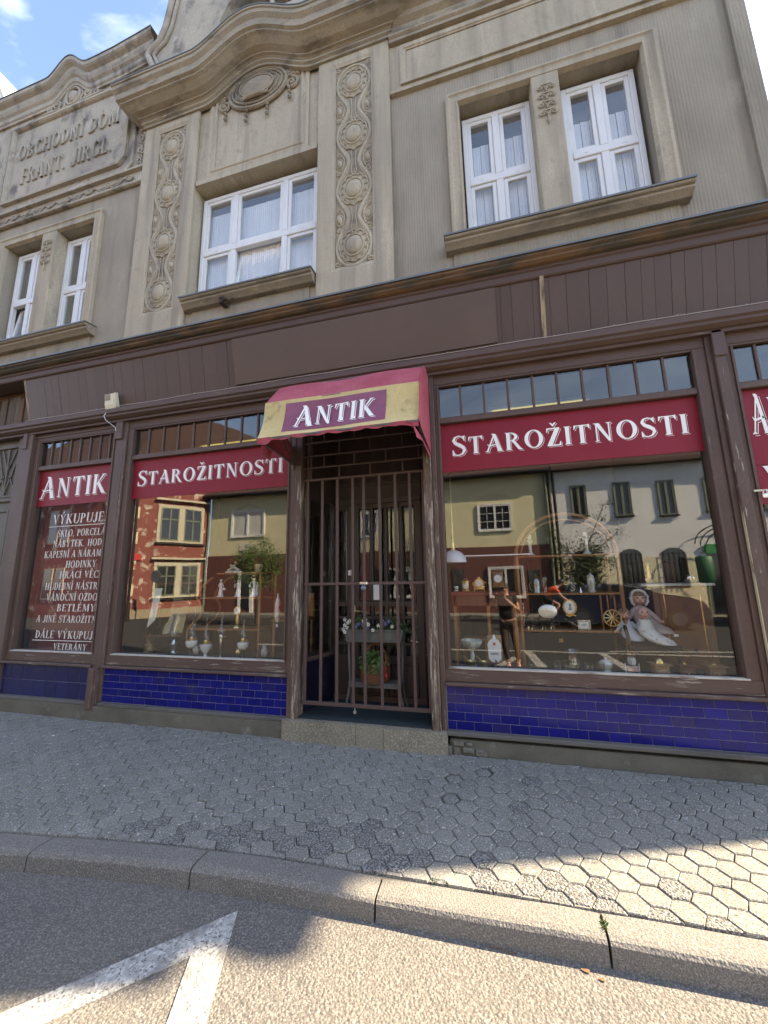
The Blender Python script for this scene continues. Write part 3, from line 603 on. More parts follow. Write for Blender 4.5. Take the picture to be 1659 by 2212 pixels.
def relief(t, x0, x1, z, h, lab):
    s = (x1-x0)/text_width(t, .10); x = 0
    for ch in t:
        if GL[ch][1]:
            b = MB()
            for i, q in enumerate(GL[ch][1]): b.prism([(x0+(x+px)*s, z+py*h) for px, py in q], 'y', .049, .026-(i % 5)*.0004)
            b.build('relief_letter', plaster_old, shop)
        x += GL[ch][0]+.10
relief('OBCHODNÍ DŮM'.replace('Ů', 'O'), -7.40, -5.20, 8.66, .28, ''); relief('FRANT. JIRGL.', -7.24, -5.28, 8.13, .30, '')
# wave frieze under the inscription
b = MB(); b.box(XL, -4.58, .0, .05, 7.57, 7.60); b.box(XL, -4.58, -.01, .05, 7.295, 7.335, .006); b.box(XL, -4.58, .02, .05, 7.335, 7.36)
for k in range(11):
    cx = -4.85-k*.40; ring(b, cx, 7.47, .05, .035, .035, .013, 18); b.ball((cx, .04, 7.47), (.03, .02, .02), 8, 5)
    for q in range(3):
        b.tube([(cx-.36+t*.36/8, .04, 7.46+(.075-.022*q)*sin(pi*2*t/8+.5*q)*(1 if k % 2 else -1)*.8+(.02*q-.02)) for t in range(9)], .011, 5)
b.build('wave_frieze', plaster_old, shop)
b = MB()   # hanging garland beside the inscription
for k in range(7):
    z = 7.75+k*.2; ring(b, -4.70, z, .035, .05, .04, .012, 14); b.tube([(-4.70+.05*sin(t*1.2+k), .04, z-.1+t*.025) for t in range(9)], .012, 5)
b.build('side_garland', plaster_old, shop)

# --- ornamented pilasters
def pilaster(x0, x1, px0, px1):
    b = MB(); z0, z1 = 4.40, 8.21; P0, P1 = 5.02, 8.10
    b.box(x0, px0, 0, .035, z0, z1); b.box(px1, x1, 0, .035, z0, z1); b.box(px0, px1, 0, .035, z0, P0); b.box(px0, px1, 0, .035, P1, z1)
    o = b.build('pilaster', plaster, shop)
    b = MB(); b.rectmould(px0, px1, P0, P1, [(0, .001), (.025, .012), (.045, .012), (.045, .0275)]); b.build('panel_moulding', plaster, o); b = MB(); b.box(px0+.04, px1-.04, .0272, .0295, P0+.04, P1-.04); b.build('panel_ground', plaster_dark, o)
    b = MB(); cx = (px0+px1)/2; Y = .028; zs = [7.74, 6.93, 6.12, 5.33]; wob = .5*(px1-px0)-.065
    for s in (1, -1):
        for off, r in ((0, .024), (-.038, .012)):
            pts = []
            N = 96
            for i in range(N+1):
                z = 7.74-(7.74-5.33)*i/N; ph = (7.74-z)/.803*2*pi; w = .5*(1+cos(ph)); w = w**.8
                pts.append((cx+s*((.068+(wob-.068)*w)+off*(.5+.5*w)), Y, z))
            b.tube(pts, r, 6)
            top_ = [(cx+s*(wob+off*1)*cos(a), Y, 7.74+(wob+off*.8+.06)*sin(a)) for a in [i*pi/2/8 for i in range(9)]]; b.tube(top_, r, 6)
            bot_ = [(cx+s*(wob+off*1)*cos(a), Y, 5.33-(wob+off*.8+.06)*sin(a)) for a in [i*pi/2/8 for i in range(9)]]; b.tube(bot_, r, 6)
    for k, z in enumerate(zs):
        dome(b, cx, z, .188, .218, .034, .024, 28); dome(b, cx, z, .098, .122, .012, .038, 24); ring(b, cx, z, .120, .145, .012, .011, 24)
        ring(b, cx, z, .182, .210, .020, .010, 66, .008, 12)
        for q in range(12):
            a = q*pi/6+.2; ring(b, cx+.152*cos(a), z+.180*sin(a), .012, .013, .014, .0045, 8)
        if k < 3:
            zm = z-.40
            b.tube([(cx+.03, .022, zm+.16), (cx+.022, .02, zm), (cx+.035, .022, zm-.17)], .007, 5); b.tube([(cx-.03, .022, zm+.16), (cx-.022, .02, zm), (cx-.035, .022, zm-.17)], .007, 5)
            ring(b, cx, zm-.185, .022, .026, .02, .009, 12); ring(b, cx, zm+.19, .018, .02, .02, .008, 10)
            for s in (1, -1):
                ex = cx+s*(wob-.035); dome(b, ex, zm, .032, .058, .03, .035, 14); ring(b, ex, zm, .045, .075, .026, .009, 18)
                b.tube([(ex-s*.02, .026, zm+.13), (ex-s*.055, .024, zm+.07), (ex-s*.06, .024, zm-.02), (ex-s*.03, .026, zm-.11)], .010, 6)
                spiral(b, ex+s*.005, zm+.145, .032, .03, .011, 1.3, 0, s); spiral(b, ex+s*.005, zm-.145, .036, .03, .012, 1.3, 0, -s)
    for s in (1, -1): spiral(b, cx+s*(wob-.01), 5.12, .04, .03, .012, 1.4, pi/2, s); spiral(b, cx+s*(wob+.0), 8.02, .035, .03, .012, 1.4, pi/2, s)
    b.build('medallion_relief', plaster, o); return o
pilaster(-4.575, -3.62, -4.35, -3.80); pilaster(-1.75, -.80, -1.555, -.995)
# --- bay panel, oval medallion with pendants
b = MB(); b.rectmould(-3.46, -1.90, 6.99, 8.4, [(0, .05), (0, .025), (.035, .020), (.06, .035), (.075, .035), (.09, .022), (.12, .022), (.13, .046)]); b.box(-3.60, -1.77, .012, .05, 6.90, 6.975); b.build('bay_panel', plaster, shop)
b = MB(); cz = 8.24
dome(b, BC, cz, .44, .30, .045, .05, 36); ring(b, BC, cz, .445, .305, .02, .026, 40); ring(b, BC, cz, .39, .255, .0, .012, 40); ring(b, BC, cz, .26, .165, -.018, .014, 32); dome(b, BC, cz, .25, .155, -.01, .035, 28)
ring(b, BC, cz, .33, .215, -.008, .008, 60, .008, 14)
for s in (1, -1):
    spiral(b, BC+s*.52, cz-.10, .10, .035, .024, 1.6, pi/2, -s); spiral(b, BC+s*.50, cz+.10, .065, .03, .018, 1.4, -pi/2, s)
    for dx, n_ in ((.165, 3), (.50, 2)):
        x = BC+s*dx; z = cz-(.27 if n_ == 3 else .21); b.tube([(x, .015, z+.05), (x, .0, z-.02)], .008, 6)
        for q in range(n_): b.lathe([(.004, -.0), (.010, -.02), (.024, -.045), (.027, -.06), (.014, -.075), (.006, -.08)], (x, .012, z-.01-q*.082), 10)
b.tube([(BC-.165, -.03, cz-.185), (BC-.08, -.045, cz-.20), (BC+.08, -.045, cz-.20), (BC+.165, -.03, cz-.185)], .026, 8)
ring(b, BC+.165, cz-.185, .028, .028, -.04, .010, 12); ring(b, BC-.165, cz-.185, .028, .028, -.04, .010, 12)
b.build('oval_medallion', plaster_dark, shop)

# --- upper windows
def sash_window(x0, x1, z0, z1, mulls, ztr, openw=None, depth=.17):
    """white plastic window: frame is the part; panes, blind and sashes are its sub-parts"""
    b = MB(); Y0, Y1 = depth, depth+.06; f = .055
    b.box(x0, x0+f, Y0, Y1, z0, z1, .006); b.box(x1-f, x1, Y0, Y1, z0, z1, .006); b.box(x0+f, x1-f, Y0, Y1, z0, z0+f, .006); b.box(x0+f, x1-f, Y0, Y1, z1-f, z1, .006)
    b.box(x0+f, x1-f, Y0-.004, Y1, ztr-.045, ztr+.045, .006)
    for m in mulls: b.box(m-.04, m+.04, Y0-.002, Y1, z0+f, ztr-.045, .006); b.box(m-.04, m+.04, Y0-.002, Y1, ztr+.045, z1-f, .006)
    for c in [(x0+(mulls[0] if mulls else x1))/2, (x1+(mulls[-1] if mulls else x0))/2]: b.box(c-.022, c+.022, Y0-.008, Y0, ztr-.008, ztr+.004)
    w = b.build('window', pvc, shop); e = [x0+f]+[q for m in mulls for q in (m-.04, m+.04)]+[x1-f]
    for i in range(0, len(e), 2):
        for k, (a, c) in enumerate(((z0+f, ztr-.045), (ztr+.045, z1-f))):
            s = MB(); u, v = e[i], e[i+1]; t = .045
            if openw == (i//2, k):      # tilted open leaf, hinged at its foot
                def tilt(p): return (p[0], p[1]-0+ -(-(p[2]-a))*.12, p[2])
                for q in ((u, u+t, a, c), (v-t, v, a, c), (u+t, v-t, a, a+t), (u+t, v-t, c-t, c)): s.box(q[0], q[1], Y0+.012, Y0+.05, q[2], q[3], .005)
                s.v = [tilt(p) for p in s.v]; s.build('sash', pvc, w)
                g_ = MB(); g_.box(u+t-.005, v-t+.005, Y0+.028, Y0+.034, a+t-.005, c-t+.005); g_.v = [tilt(p) for p in g_.v]; g_.build('pane', win_glass, w)
            else:
                for q in ((u, u+t, a, c), (v-t, v, a, c), (u+t, v-t, a, a+t), (u+t, v-t, c-t, c)): s.box(q[0], q[1], Y0+.012, Y0+.05, q[2], q[3], .005)
                s.build('sash', pvc, w)
                g_ = MB(); g_.box(u+t-.005, v-t+.005, Y0+.028, Y0+.034, a+t-.005, c-t+.005); g_.build('pane', win_glass, w)
    return w
def recess(x0, x1, z0, z1):
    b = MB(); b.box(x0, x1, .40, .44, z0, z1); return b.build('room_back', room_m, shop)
def blinds(w, x0, x1, z0, z1, n):
    b = MB()
    for i in range(n):
        u = x0+(x1-x0)*i/n; v = x0+(x1-x0)*(i+1)/n-.004; yy = .262+.002*(i % 2); b.add([(u, yy, z0), (v, yy+.007, z0), (v, yy+.007, z1), (u, yy, z1)], [(0, 1, 2, 3)])
    b.build('vertical_blind', curtain_m, w)
w = sash_window(-3.585, -1.785, 5.115, 6.82, [-3.06, -2.29], 5.93, (1, 0)); blinds(w, -3.56, -1.80, 5.12, 6.62, 19)
w = sash_window(.035, .80, 5.10, 6.84, [.415], 5.93); blinds(w, .05, .79, 5.11, 6.52, 8)
w = sash_window(1.125, 1.86, 5.10, 6.84, [1.49], 5.93); blinds(w, 1.14, 1.85, 5.11, 6.45, 8)
w = sash_window(-6.14, -5.41, 5.10, 6.84, [-5.775], 5.93); w = sash_window(-7.21, -6.45, 5.10, 6.84, [-6.83], 5.93, (0, 0))
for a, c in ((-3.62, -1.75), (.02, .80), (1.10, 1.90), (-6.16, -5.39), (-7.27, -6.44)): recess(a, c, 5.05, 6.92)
def surround(x0, x1, px0, px1):
    b = MB(); b.rectmould(x0-.155, x1+.13, 5.07, 7.04, [(0, .05), (0, .0), (.03, -.006), (.045, .008), (.06, .012), (.115, .012), (.125, .0), (.135, .0), (.15, .05)], False); b.build('window_surround', plaster, shop)
    b = MB(); b.box(px0, px1, .0, .40, 5.07, 6.90, .008); o = b.build('window_pier', plaster, shop)
    b = MB(); cx = (px0+px1)/2
    for k in range(4):
        z = 6.74-k*.115; b.box(cx-.07, cx+.07, -.012, .0, z-.005, z+.008)
        for s in (1, -1): spiral(b, cx+s*.058, z-.045, .030, -.012, .008, 1.5, pi/2, -s, 16); b.tube([(cx+s*.03, -.008, z-.015), (cx+s*.012, -.014, z-.05), (cx, -.01, z-.09)], .007, 5)
    b.lathe([(.002, -.07), (.016, -.03), (.022, 0), (.01, .03)], (cx, -.008, 6.27), 8); b.build('scroll_ornament', plaster, o)
surround(.02, 1.90, .80, 1.08); surround(W_L[0], W_L[1], -6.44, -6.15)
def sill(x0, x1, z, zinc=.012):
    b = MB(); b.prism([(.16, z+.03), (-.115, z), (-.115, z-.025), (-.105, z-.035), (-.085, z-.04), (-.085, z-.065), (-.055, z-.09), (-.03, z-.115), (.05, z-.12), (.16, z-.12)], 'x', x0, x1); o = b.build('window_sill', plaster_dark, shop)
    b = MB(); b.prism([(.17, z+.045), (-.128, z+.012), (-.128, z-.008), (-.122, z-.008), (-.122, z+.004), (.17, z+.036)], 'x', x0-.01, x1+.01); b.build('sill_flashing', ledge_m, o)
    b = MB(); b.box(x0+.08, x1-.08, .030, .05, z-.33, z-.12); b.build('apron', plaster_rib, o)
sill(-.215, 2.07, 5.03); sill(-7.42, -5.16, 5.03); sill(-3.60, -1.77, 5.045)
b = MB()  # rusty bracket left under the middle sill
b.box(-3.02, -2.95, -.09, .02, 4.87, 4.95); b.tube([(-3.0, -.10, 4.93), (-2.92, -.13, 4.90), (-2.84, -.10, 4.86)], .012, 6); b.box(-2.98, -2.80, -.10, -.085, 4.88, 4.90); b.build('iron_bracket', rust_m, shop)
# ================================================================ SHOPFRONT (parts of the shop building)
def part(name, m, *boxes, c=.004, parent=None):
    b = MB()
    for q in boxes: b.box(*q, c)
    return b.build(name, m, parent or shop)
# big ledge over the shopfront: flashing, rusty bed mould, top rail of the fascia
b = MB(); b.prism([(.06, 4.66), (-.30, 4.475), (-.30, 4.455), (-.292, 4.455), (-.292, 4.468), (.06, 4.65)], 'x', XL, XR+.12); b.build('ledge_flashing', ledge_m, shop)
b = MB(); b.prism([(.06, 4.645), (-.285, 4.462), (-.285, 4.43), (-.262, 4.412), (-.262, 4.395), (-.235, 4.375), (-.21, 4.37), (.06, 4.37)], 'x', XL, XR+.10); b.build('ledge_moulding', rust_m, shop)
b = MB(); b.prism([(.05, 4.372), (-.205, 4.372), (-.205, 4.345), (-.19, 4.335), (-.19, 4.275), (-.178, 4.262), (-.150, 4.262), (.05, 4.25)], 'x', XL, XR+.06); b.build('fascia_top_rail', wx0, shop)
b = MB(); b.prism([(.05, 3.70), (-.03, 3.69), (-.115, 3.665), (-.125, 3.65), (-.125, 3.60), (-.105, 3.585), (-.105, 3.56), (-.07, 3.535), (-.05, 3.53), (-.05, 3.50), (.05, 3.50)], 'x', XL, XR+.06)
b.build('fascia_bottom_rail', wx1, shop)
# sloping boards of the fascia
bw = .195; k = 0; xb = -6.03
bcache = {}
for w_ in (.105, .13, .15, .195):
    b = MB(); b.prism([(-.032, 3.66), (-.172, 4.30), (-.150, 4.305), (-.010, 3.66)], 'x', .0015, w_-.0015); bcache[w_] = b.mesh('fascia_board', board_m)
while xb < XR-.12:
    w_ = rng.choice((.105, .13, .13, .15, .195)) if (xb > .2 or xb < -4.4) else rng.choice((.195, .15)); place('fascia_board', bcache[w_], (xb, rng.uniform(-.002, .001), 0), shop); xb += w_
b = MB(); b.prism([(-.032, 3.66), (-.172, 4.30), (-.150, 4.305), (-.010, 3.66)], 'x', xb+.0015, XR); b.build('fascia_board', board_m, shop)
b = MB(); b.prism([(.0, 3.66), (-.128, 4.30), (-.10, 4.305), (.02, 3.66)], 'x', -6.02, XR); b.build('fascia_backing', wood_dk, shop)
b = MB(); b.prism([(.05, 3.66), (-.03, 3.66), (-.176, 4.31), (.05, 4.31)], 'x', -6.075, -6.035); b.prism([(.05, 3.66), (-.03, 3.66), (-.176, 4.31), (.05, 4.31)], 'x', XR+.0, XR+.03); b.build('fascia_end', mat('pale_split_wood', (.34, .27, .17), .8, layers=[(9, 9, .45, .6, (.1, .07, .05), (1, 1, .2))]), shop)
# broken open fascia left of the shop: bare laths
lath = mat('old_laths', (.11, .065, .04), .85, rnd=[(0, (.16, .075, .04)), (.5, (.085, .06, .042)), (1, (.13, .10, .065))], layers=[(8, 9, .5, .65, (.05, .04, .03), (1, 1, .2))], bump=[(30, .004, 'noise', (1, 1, .15))])
x = -8.9
while x < -6.10:
    w_ = rng.uniform(.06, .11); b = MB(); h = rng.uniform(0, .07); b.box(0, w_-.008, .02+rng.uniform(0, .03), .05, 3.66+rng.choice([0, 0, h]), 4.18-rng.uniform(0, .05)); place('lath', b.mesh('lath', lath), (x, 0, 0), shop); x += w_
b = MB(); b.box(XL, -6.08, .08, .12, 3.5, 4.4); b.build('lath_backing', wood_dk, shop)
# a plain painted sign board fixed over the boards
b = MB(); b.prism([(-.052, 3.735), (-.176, 4.245), (-.198, 4.24), (-.074, 3.73)], 'x', -2.72, .245); b.prism([(-.046, 3.71), (-.060, 3.76), (-.066, 3.76), (-.052, 3.71)], 'x', -2.0, .24); b.build('blank_sign_board', sign_board_m, shop)
b = MB()
b.prism([(-.048, 3.70), (-.185, 4.27), (-.19, 4.27), (-.055, 3.70)], 'x', .655, .695); b.build('bare_batten', mat('bare_batten_wood', (.36, .28, .17), .8, layers=[(6, 9, .42, .55, (.09, .055, .045), (1.5, 1, .15))], bump=[(20, .004, 'noise', (1, 1, .2))]), shop)
# --- posts and lintels
def post(x0, x1, m, y0=-.045, y1=.12, z0=.0, z1=3.53, name='post'):
    b = MB(); b.box(x0, x1, y0, y1, z0, z1, .006); o = b.build(name, m, shop); return o
p = post(-6.09, -5.93, wood1); part('capital', wood0, (-6.095, -6.02, -.06, -.045, 3.30, 3.53), parent=p)
p = post(-4.49, -4.36, wood1, -.02); part('capital', wood1, (-4.495, -4.385, -.045, -.02, 3.27, 3.52), parent=p); part('jamb', wood3, (-4.36, -4.325, -.02, .12, .0, 3.53), parent=p)
part('foot_block', wood3, (-4.50, -4.37, -.058, -.02, .05, .50), (-4.46, -4.40, -.07, -.058, .06, .49), parent=p)
p = post(-1.985, -1.935, wood1, -.035); q = part('weathered_strip', wood2, (-1.935, -1.865, -.05, .10, .08, 2.68), parent=p)
part('upper_jamb', wood0, (-1.935, -1.865, -.03, .10, 2.68, 3.5), parent=p)
p = post(-.465, -.415, wood3, -.02); part('weathered_strip', wood2, (-.545, -.465, -.05, .10, .06, 2.68), parent=p)
part('upper_jamb', wood0, (-.545, -.465, -.03, .10, 2.68, 3.5), parent=p); part('pale_board_end', mat('pale_board', (.45, .38, .22), .8), (-.505, -.465, -.06, -.03, 2.95, 3.50), parent=p)
p = post(2.005, 2.085, wood3, -.05); part('capital', wood1, (2.0, 2.095, -.062, -.05, 3.28, 3.50), parent=p); part('jamb', wood0, (1.965, 2.005, -.02, .10, .1, 3.5), parent=p)
part('bare_edge', mat('bare_edge_wood', (.50, .42, .27), .8, layers=[(12, 8, .5, .58, (.10, .05, .045), (1, 1, .15))]), (2.000, 2.006, -.056, -.03, .1, 2.15), c=.001, parent=p)
post(2.68, 2.80, wood1)
part('lintel', wx0, (-5.93, -4.49, .0, .10, 3.40, 3.50), (-5.93, -4.49, -.01, .10, 3.445, 3.475)); part('lintel', wx0, (-4.325, -1.985, .0, .10, 3.405, 3.505)); part('lintel', wx0, (-.415, 1.965, .0, .10, 3.405, 3.505)); part('lintel', wx0, (2.085, 2.68, .0, .10, 3.405, 3.505))
part('soffit', wx0, (XL, XR, -.04, .14, 3.503, 3.53))
# --- shop windows
def shop_window(x0, x1, gx0, gx1, muls, mw=.028, sign=(2.487, 2.975), pal=wood0, zb=.655):
    """x0..x1 frame, gx0..gx1 glass"""
    b = MB(); zt = 3.405
    b.box(x0, gx0, .0, .10, .50, zt, .005); b.box(gx1, x1, .0, .10, .50, zt, .005); b.box(gx0, gx1, .006, .10, 3.385, zt, .003); b.box(gx0, gx1, .0, .10, 2.985, 3.035, .004)
    b.box(gx0, gx1, .012, .022, 3.025, 3.05, .002)
    o = b.build('shop_window', pal, shop)
    part('bead', wood1, (gx0-.02, gx0, -.012, .0, zb, 3.385), c=.002, parent=o); part('bead', wood1, (gx1, gx1+.02, -.012, .0, zb, 3.385), c=.002, parent=o)
    part('bottom_rail', wx2, (x0, x1, -.008, .10, .535, zb-.012), parent=o)
    part('putty_line', mat('old_putty', (.46, .43, .37), .8, layers=[(8, 9, .55, .66, (.2, .15, .12), (.3, 1, 1))]), (gx0-.02, gx1+.02, -.014, .04, zb-.012, zb+.004), c=.003, parent=o)
    part('pane', shop_glass, (gx0-.004, gx1+.004, .052, .058, zb-.01, 3.0), c=0, parent=o)
    e = [gx0]+muls+[gx1]
    for a in muls: part('glazing_bar', wood1, (a-mw/2+.003, a+mw/2-.003, .026, .050, 3.035, 3.385), c=.003, parent=o)
    for i in range(len(e)-1): part('transom_pane', old_glass, (e[i], e[i+1], .040, .045, 3.03, 3.39), c=0, parent=o)
    return o
w1 = shop_window(-5.93, -4.49, -5.835, -4.545, [-5.66, -5.50, -5.325, -5.155, -4.985, -4.815, -4.655])
w2 = shop_window(-4.325, -1.985, -4.235, -2.045, [-4.03, -3.805, -3.585, -3.36, -3.135, -2.91, -2.69, -2.47, -2.25])
w3 = shop_window(-.415, 1.965, -.365, 1.865, [-.15, .08, .31, .54, .76, .98, 1.205, 1.43, 1.65])
w4 = shop_window(2.085, 2.68, 2.165, 2.66, [2.34, 2.52], zb=.655)
def vinyl(o, x0, x1, z0, z1):
    b = MB(); b.box(x0, x1, .0475, .0515, z0, z1); return b.build('sign_band', vinyl_red, o)
vinyl(w1, -5.835, -4.55, 2.49, 2.98); vinyl(w2, -4.235, -2.045, 2.487, 2.98); vinyl(w3, -.365, 1.865, 2.487, 2.98)
vinyl(w4, 2.165, 2.66, 2.325, 2.98); vinyl(w4, 2.165, 2.66, 1.995, 2.321)
red_paint = mat('letter_gap_red', (.225, .010, .030), .38)
def big_word(o, t, x0, x1, z, h, y=.046, k=1.15, slant=.0, dz=.011, gap=.09, back=red_paint, flip=1):
    d = dz
    b = MB(); write(b, t, x0, x1, z, h, y+.0012, .0006, gap, k, slant, d, -d); b.build('lettering_shadow_line', vinyl_white, o)
    b = MB(); write(b, t, x0, x1, z, h, y+.0002, .0008, gap, k, slant, d*.72, -d*.72); b.build('lettering_gap', back, o)
    s = (x1-x0)/text_polys(t, gap, k, slant)[1]; x = 0
    for i, ch in enumerate(t):
        kk = k if i == 0 else 1.0; b = MB()
        for n_, q in enumerate(GL[ch][1]): b.prism([(x0+(x+(px+slant*py)*kk)*s, z+(py*h if kk == 1 else (py*kk-.04)*h)) for px, py in q], 'y', y-.0012-(n_ % 7)*.00012, y-.0020-(n_ % 7)*.00012)
        b.build('letter', vinyl_white, o); x += GL[ch][0]*kk+gap
big_word(w1, 'ANTIK', -5.79, -4.66, 2.605, .255, dz=.016); big_word(w2, 'STAROŽITNOSTI', -4.16, -2.14, 2.655, .165); big_word(w3, 'STAROŽITNOSTI', -.265, 1.775, 2.655, .175)
big_word(w4, 'ANTI', 2.225, 3.05-.44, 2.60, .30, dz=.016)
b = MB(); write(b, 'V', 2.235, 2.37, 2.17, .14, .044); b.build('lettering', vinyl_white, w4)
CXT = -4.93
def line(t, x0, z, h, hw=None, x1=None):
    b = MB(); c = CXT; x1 = (x1-.05) if x1 else (2*c-x0); write(b, t, x0, x1, z, h, .049, .0012, .09, 1.0, .05); b.build('text_line', vinyl_old, w1)
line('VÝKUPUJEME', -5.50, 2.235, .125, x1=-4.36); line('SKLO, PORCELÁN', -5.385, 2.065, .088, x1=-4.47); line('NÁBYTEK, HODINY,', -5.44, 1.93, .088, x1=-4.36); line('KAPESNÍ A NÁRAMKOVÉ', -5.565, 1.795, .088, x1=-4.30)
line('HODINKY', -5.18, 1.662, .088); line('HRACÍ VĚCI', -5.26, 1.53, .088); line('HUDEBNÍ NÁSTROJE', -5.48, 1.39, .088, x1=-4.38); line('VÁNOČNÍ OZDOBY', -5.44, 1.255, .088, x1=-4.42)
line('BETLÉMY', -5.24, 1.125, .088); line('A JINÉ STAROŽITNOSTI', -5.56, .99, .085, x1=-4.30); line('DÁLE VÝKUPUJEME', -5.54, .80, .092, x1=-4.32); line('VETERÁNY', -5.22, .668, .075, x1=-4.64)
b = MB(); b.box(-5.55, -4.545, .0475, .0495, 2.198, 2.206); b.box(-5.58, -4.545, .0475, .0495, .770, .778); b.build('underline', vinyl_old, w1)
# --- ledges, tiles, plinth
for a, c in ((-5.93, -4.49), (-4.325, -1.985), (-.415, 1.965), (2.085, 2.68)):
    part('sill_moulding', wx2, (a, c, -.048, .06, .503, .533), c=.007); part('tile_bed', grout_m, (a, c, -.002, .06, .10, .5025), c=0)
    part('foot_rail', mat('grey_foot_rail', (.115, .105, .09), .8, layers=[(5, 9, .5, .65, (.07, .065, .055), (.3, 1, 1))], bump=[(20, .003, 'noise', (.2, 1, 1))]), (a, c, -.055, .06, .098, .134), c=.006)
tme = {}
def tile(x, z, w, h, big=False):
    k = (round(w, 3), round(h, 3), big)
    if k not in tme:
        b = MB(); b.box(0, w, -.0045, 0, 0, h, .002); tme[k] = b.mesh('tile', tile_big_m if big else tile_m)
    place('tile', tme[k], (x, -.002+rng.uniform(-.0008, .0008), z), shop, (rng.uniform(-.0015, .0015), 0, rng.uniform(-.0015, .0015)))
def tiles(x0, x1, off):
    rh = .0735
    for r in range(5):
        z = .138+r*rh; x = x0-((off+r) % 2)*.0755
        while x < x1-.012:
            a, c = max(x, x0), min(x+.151, x1)
            if c-a > .02: tile(a+.0018, z, c-a-.0036, rh-.0036)
            x += .151
tiles(-4.320, -1.99, 0); tiles(-.410, 1.96, 1)
tiles(2.09, 2.675, 0)
for r in range(2):
    x = -5.925-.03*r
    while x < -4.50:
        a, c = max(x, -5.925), min(x+.182, -4.495)
        if c-a > .02: tile(a+.0015, .138+r*.183, c-a-.003, .180, True)
        x += .182
part('concrete_plinth', concrete, (-6.2, -1.99, -.055, .10, -.30, .098), c=.008); part('concrete_plinth', concrete, (-.40, XR+.02, -.030, .10, -.30, .066), c=.012)
b = MB()
for q in ((-.455, -.375, -.062, .02), (-.37, -.27, .022, .062), (-.365, -.30, -.06, .015), (-.29, -.19, -.03, .018), (-.26, -.20, .03, .06), (-.18, -.08, -.05, .005)): b.box(q[0], q[1]-.008, -.05+rng.uniform(-.006, .006), .0, q[2], q[3]-.006, .006)
b.build('broken_brick', mat('rubble', (.17, .155, .12), .95, layers=[(20, 6, .45, .7, (.09, .08, .065), U)], bump=[(30, .006, 'noise', U)]), shop)
# door step of cracked granite
step = MB(); [step.prism([(x0, -.084+dy), (x1, -.084+dy), (x1+w_, .12), (x0+v_, .12)], 'z', -.30, .131-dz_) for x0, x1, v_, w_, dy, dz_ in ((-2.0, -1.252, 0, -.03, 0, 0), (-1.249, -.985, -.028, .05, .003, .001), (-.981, -.415, .052, 0, -.002, .004))]; step = step.build('door_step', granite, shop)
part('crack_filling', mat('dark_crack', (.05, .045, .035), 1), (-1.99, -.42, -.078, .11, -.29, .118), c=0, parent=step)
# --- entrance niche
ND = .60
tl, tr_ = -1.735, -.685
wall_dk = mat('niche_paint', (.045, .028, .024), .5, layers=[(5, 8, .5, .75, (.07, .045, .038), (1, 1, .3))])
def splay(name, m, z0, z1, t=.02, xs=((-1.87, tl), (-.54, tr_)), parent=None, y0=.10, y1=ND):
    os_ = []
    for s, (a, c) in zip((1, -1), xs):
        b = MB(); b.prism([(a, y0), (c, y1), (c-s*t, y1), (a-s*t, y0)], 'z', z0, z1); os_.append(b.build(name, m, parent or shop))
    return os_
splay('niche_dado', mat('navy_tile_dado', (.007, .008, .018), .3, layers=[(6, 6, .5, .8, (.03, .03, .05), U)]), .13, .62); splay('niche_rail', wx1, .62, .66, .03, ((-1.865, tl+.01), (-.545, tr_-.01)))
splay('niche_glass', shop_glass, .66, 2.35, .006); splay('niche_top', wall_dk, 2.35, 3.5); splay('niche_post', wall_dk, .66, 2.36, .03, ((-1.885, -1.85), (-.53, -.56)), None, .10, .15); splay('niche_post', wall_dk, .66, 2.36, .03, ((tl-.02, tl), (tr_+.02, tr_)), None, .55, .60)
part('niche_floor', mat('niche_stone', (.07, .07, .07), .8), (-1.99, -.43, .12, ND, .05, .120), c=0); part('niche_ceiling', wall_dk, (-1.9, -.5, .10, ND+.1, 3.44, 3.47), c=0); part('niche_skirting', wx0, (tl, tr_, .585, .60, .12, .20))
# shop door with bevelled glass
b = MB()
pc = [(-1.69, -1.58), (-1.435, -1.29), (-1.26, -1.12), (-1.09, -.945), (-.905, -.765)]
e = [tl]+[q for p in pc for q in p]+[tr_]
for i in range(0, len(e), 2): b.box(e[i], e[i+1], ND, ND+.05, .12, 2.32, .004)
rows = [(.62, .73), (.76, .87), (.90, 1.01), (1.04, 1.15)]
for a, c in pc:
    b.box(a, c, ND, ND+.05, .12, .62); b.box(a, c, ND, ND+.05, 1.15, 1.20)
    for i in range(3): b.box(a, c, ND+.005, ND+.045, rows[i][1], rows[i+1][0])
    b.box(a, c, ND, ND+.05, 2.28, 2.32)
b.box(tl, tr_, ND, ND+.06, 2.32, 3.45); b.box(tl, tr_, ND-.025, ND, 2.33, 2.40, .006); b.box(tl, tr_, ND-.012, ND, 2.55, 2.60, .005)
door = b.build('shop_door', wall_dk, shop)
for a, c in pc:
    part('door_pane', old_glass, (a, c, ND+.02, ND+.026, 1.20, 2.28), c=0, parent=door)
    b = MB(); b.rectmould(a, c, 1.20, 2.28, [(0, ND+.020), (.012, ND+.010)]); b.build('bevelled_edge', steel, door)
    for z0, z1 in rows: part('door_pane', old_glass, (a, c, ND+.02, ND+.026, z0, z1), c=0, parent=door)
for a, c in ((-1.44, -1.10), (-1.07, -.76)): b = MB(); b.rectmould(a, c, .20, .56, [(0, ND), (.01, ND-.012), (.03, ND-.012), (.04, ND-.002)]); b.build('door_panel', wall_dk, door)
b = MB(); b.box(-1.50, -1.475, ND-.02, ND, 1.0, 1.16, .004); b.tube([(-1.488, ND-.02, 1.10), (-1.488, ND-.06, 1.10), (-1.44, ND-.065, 1.10), (-1.40, ND-.06, 1.10)], .008, 8); b.build('door_handle', brass, door)
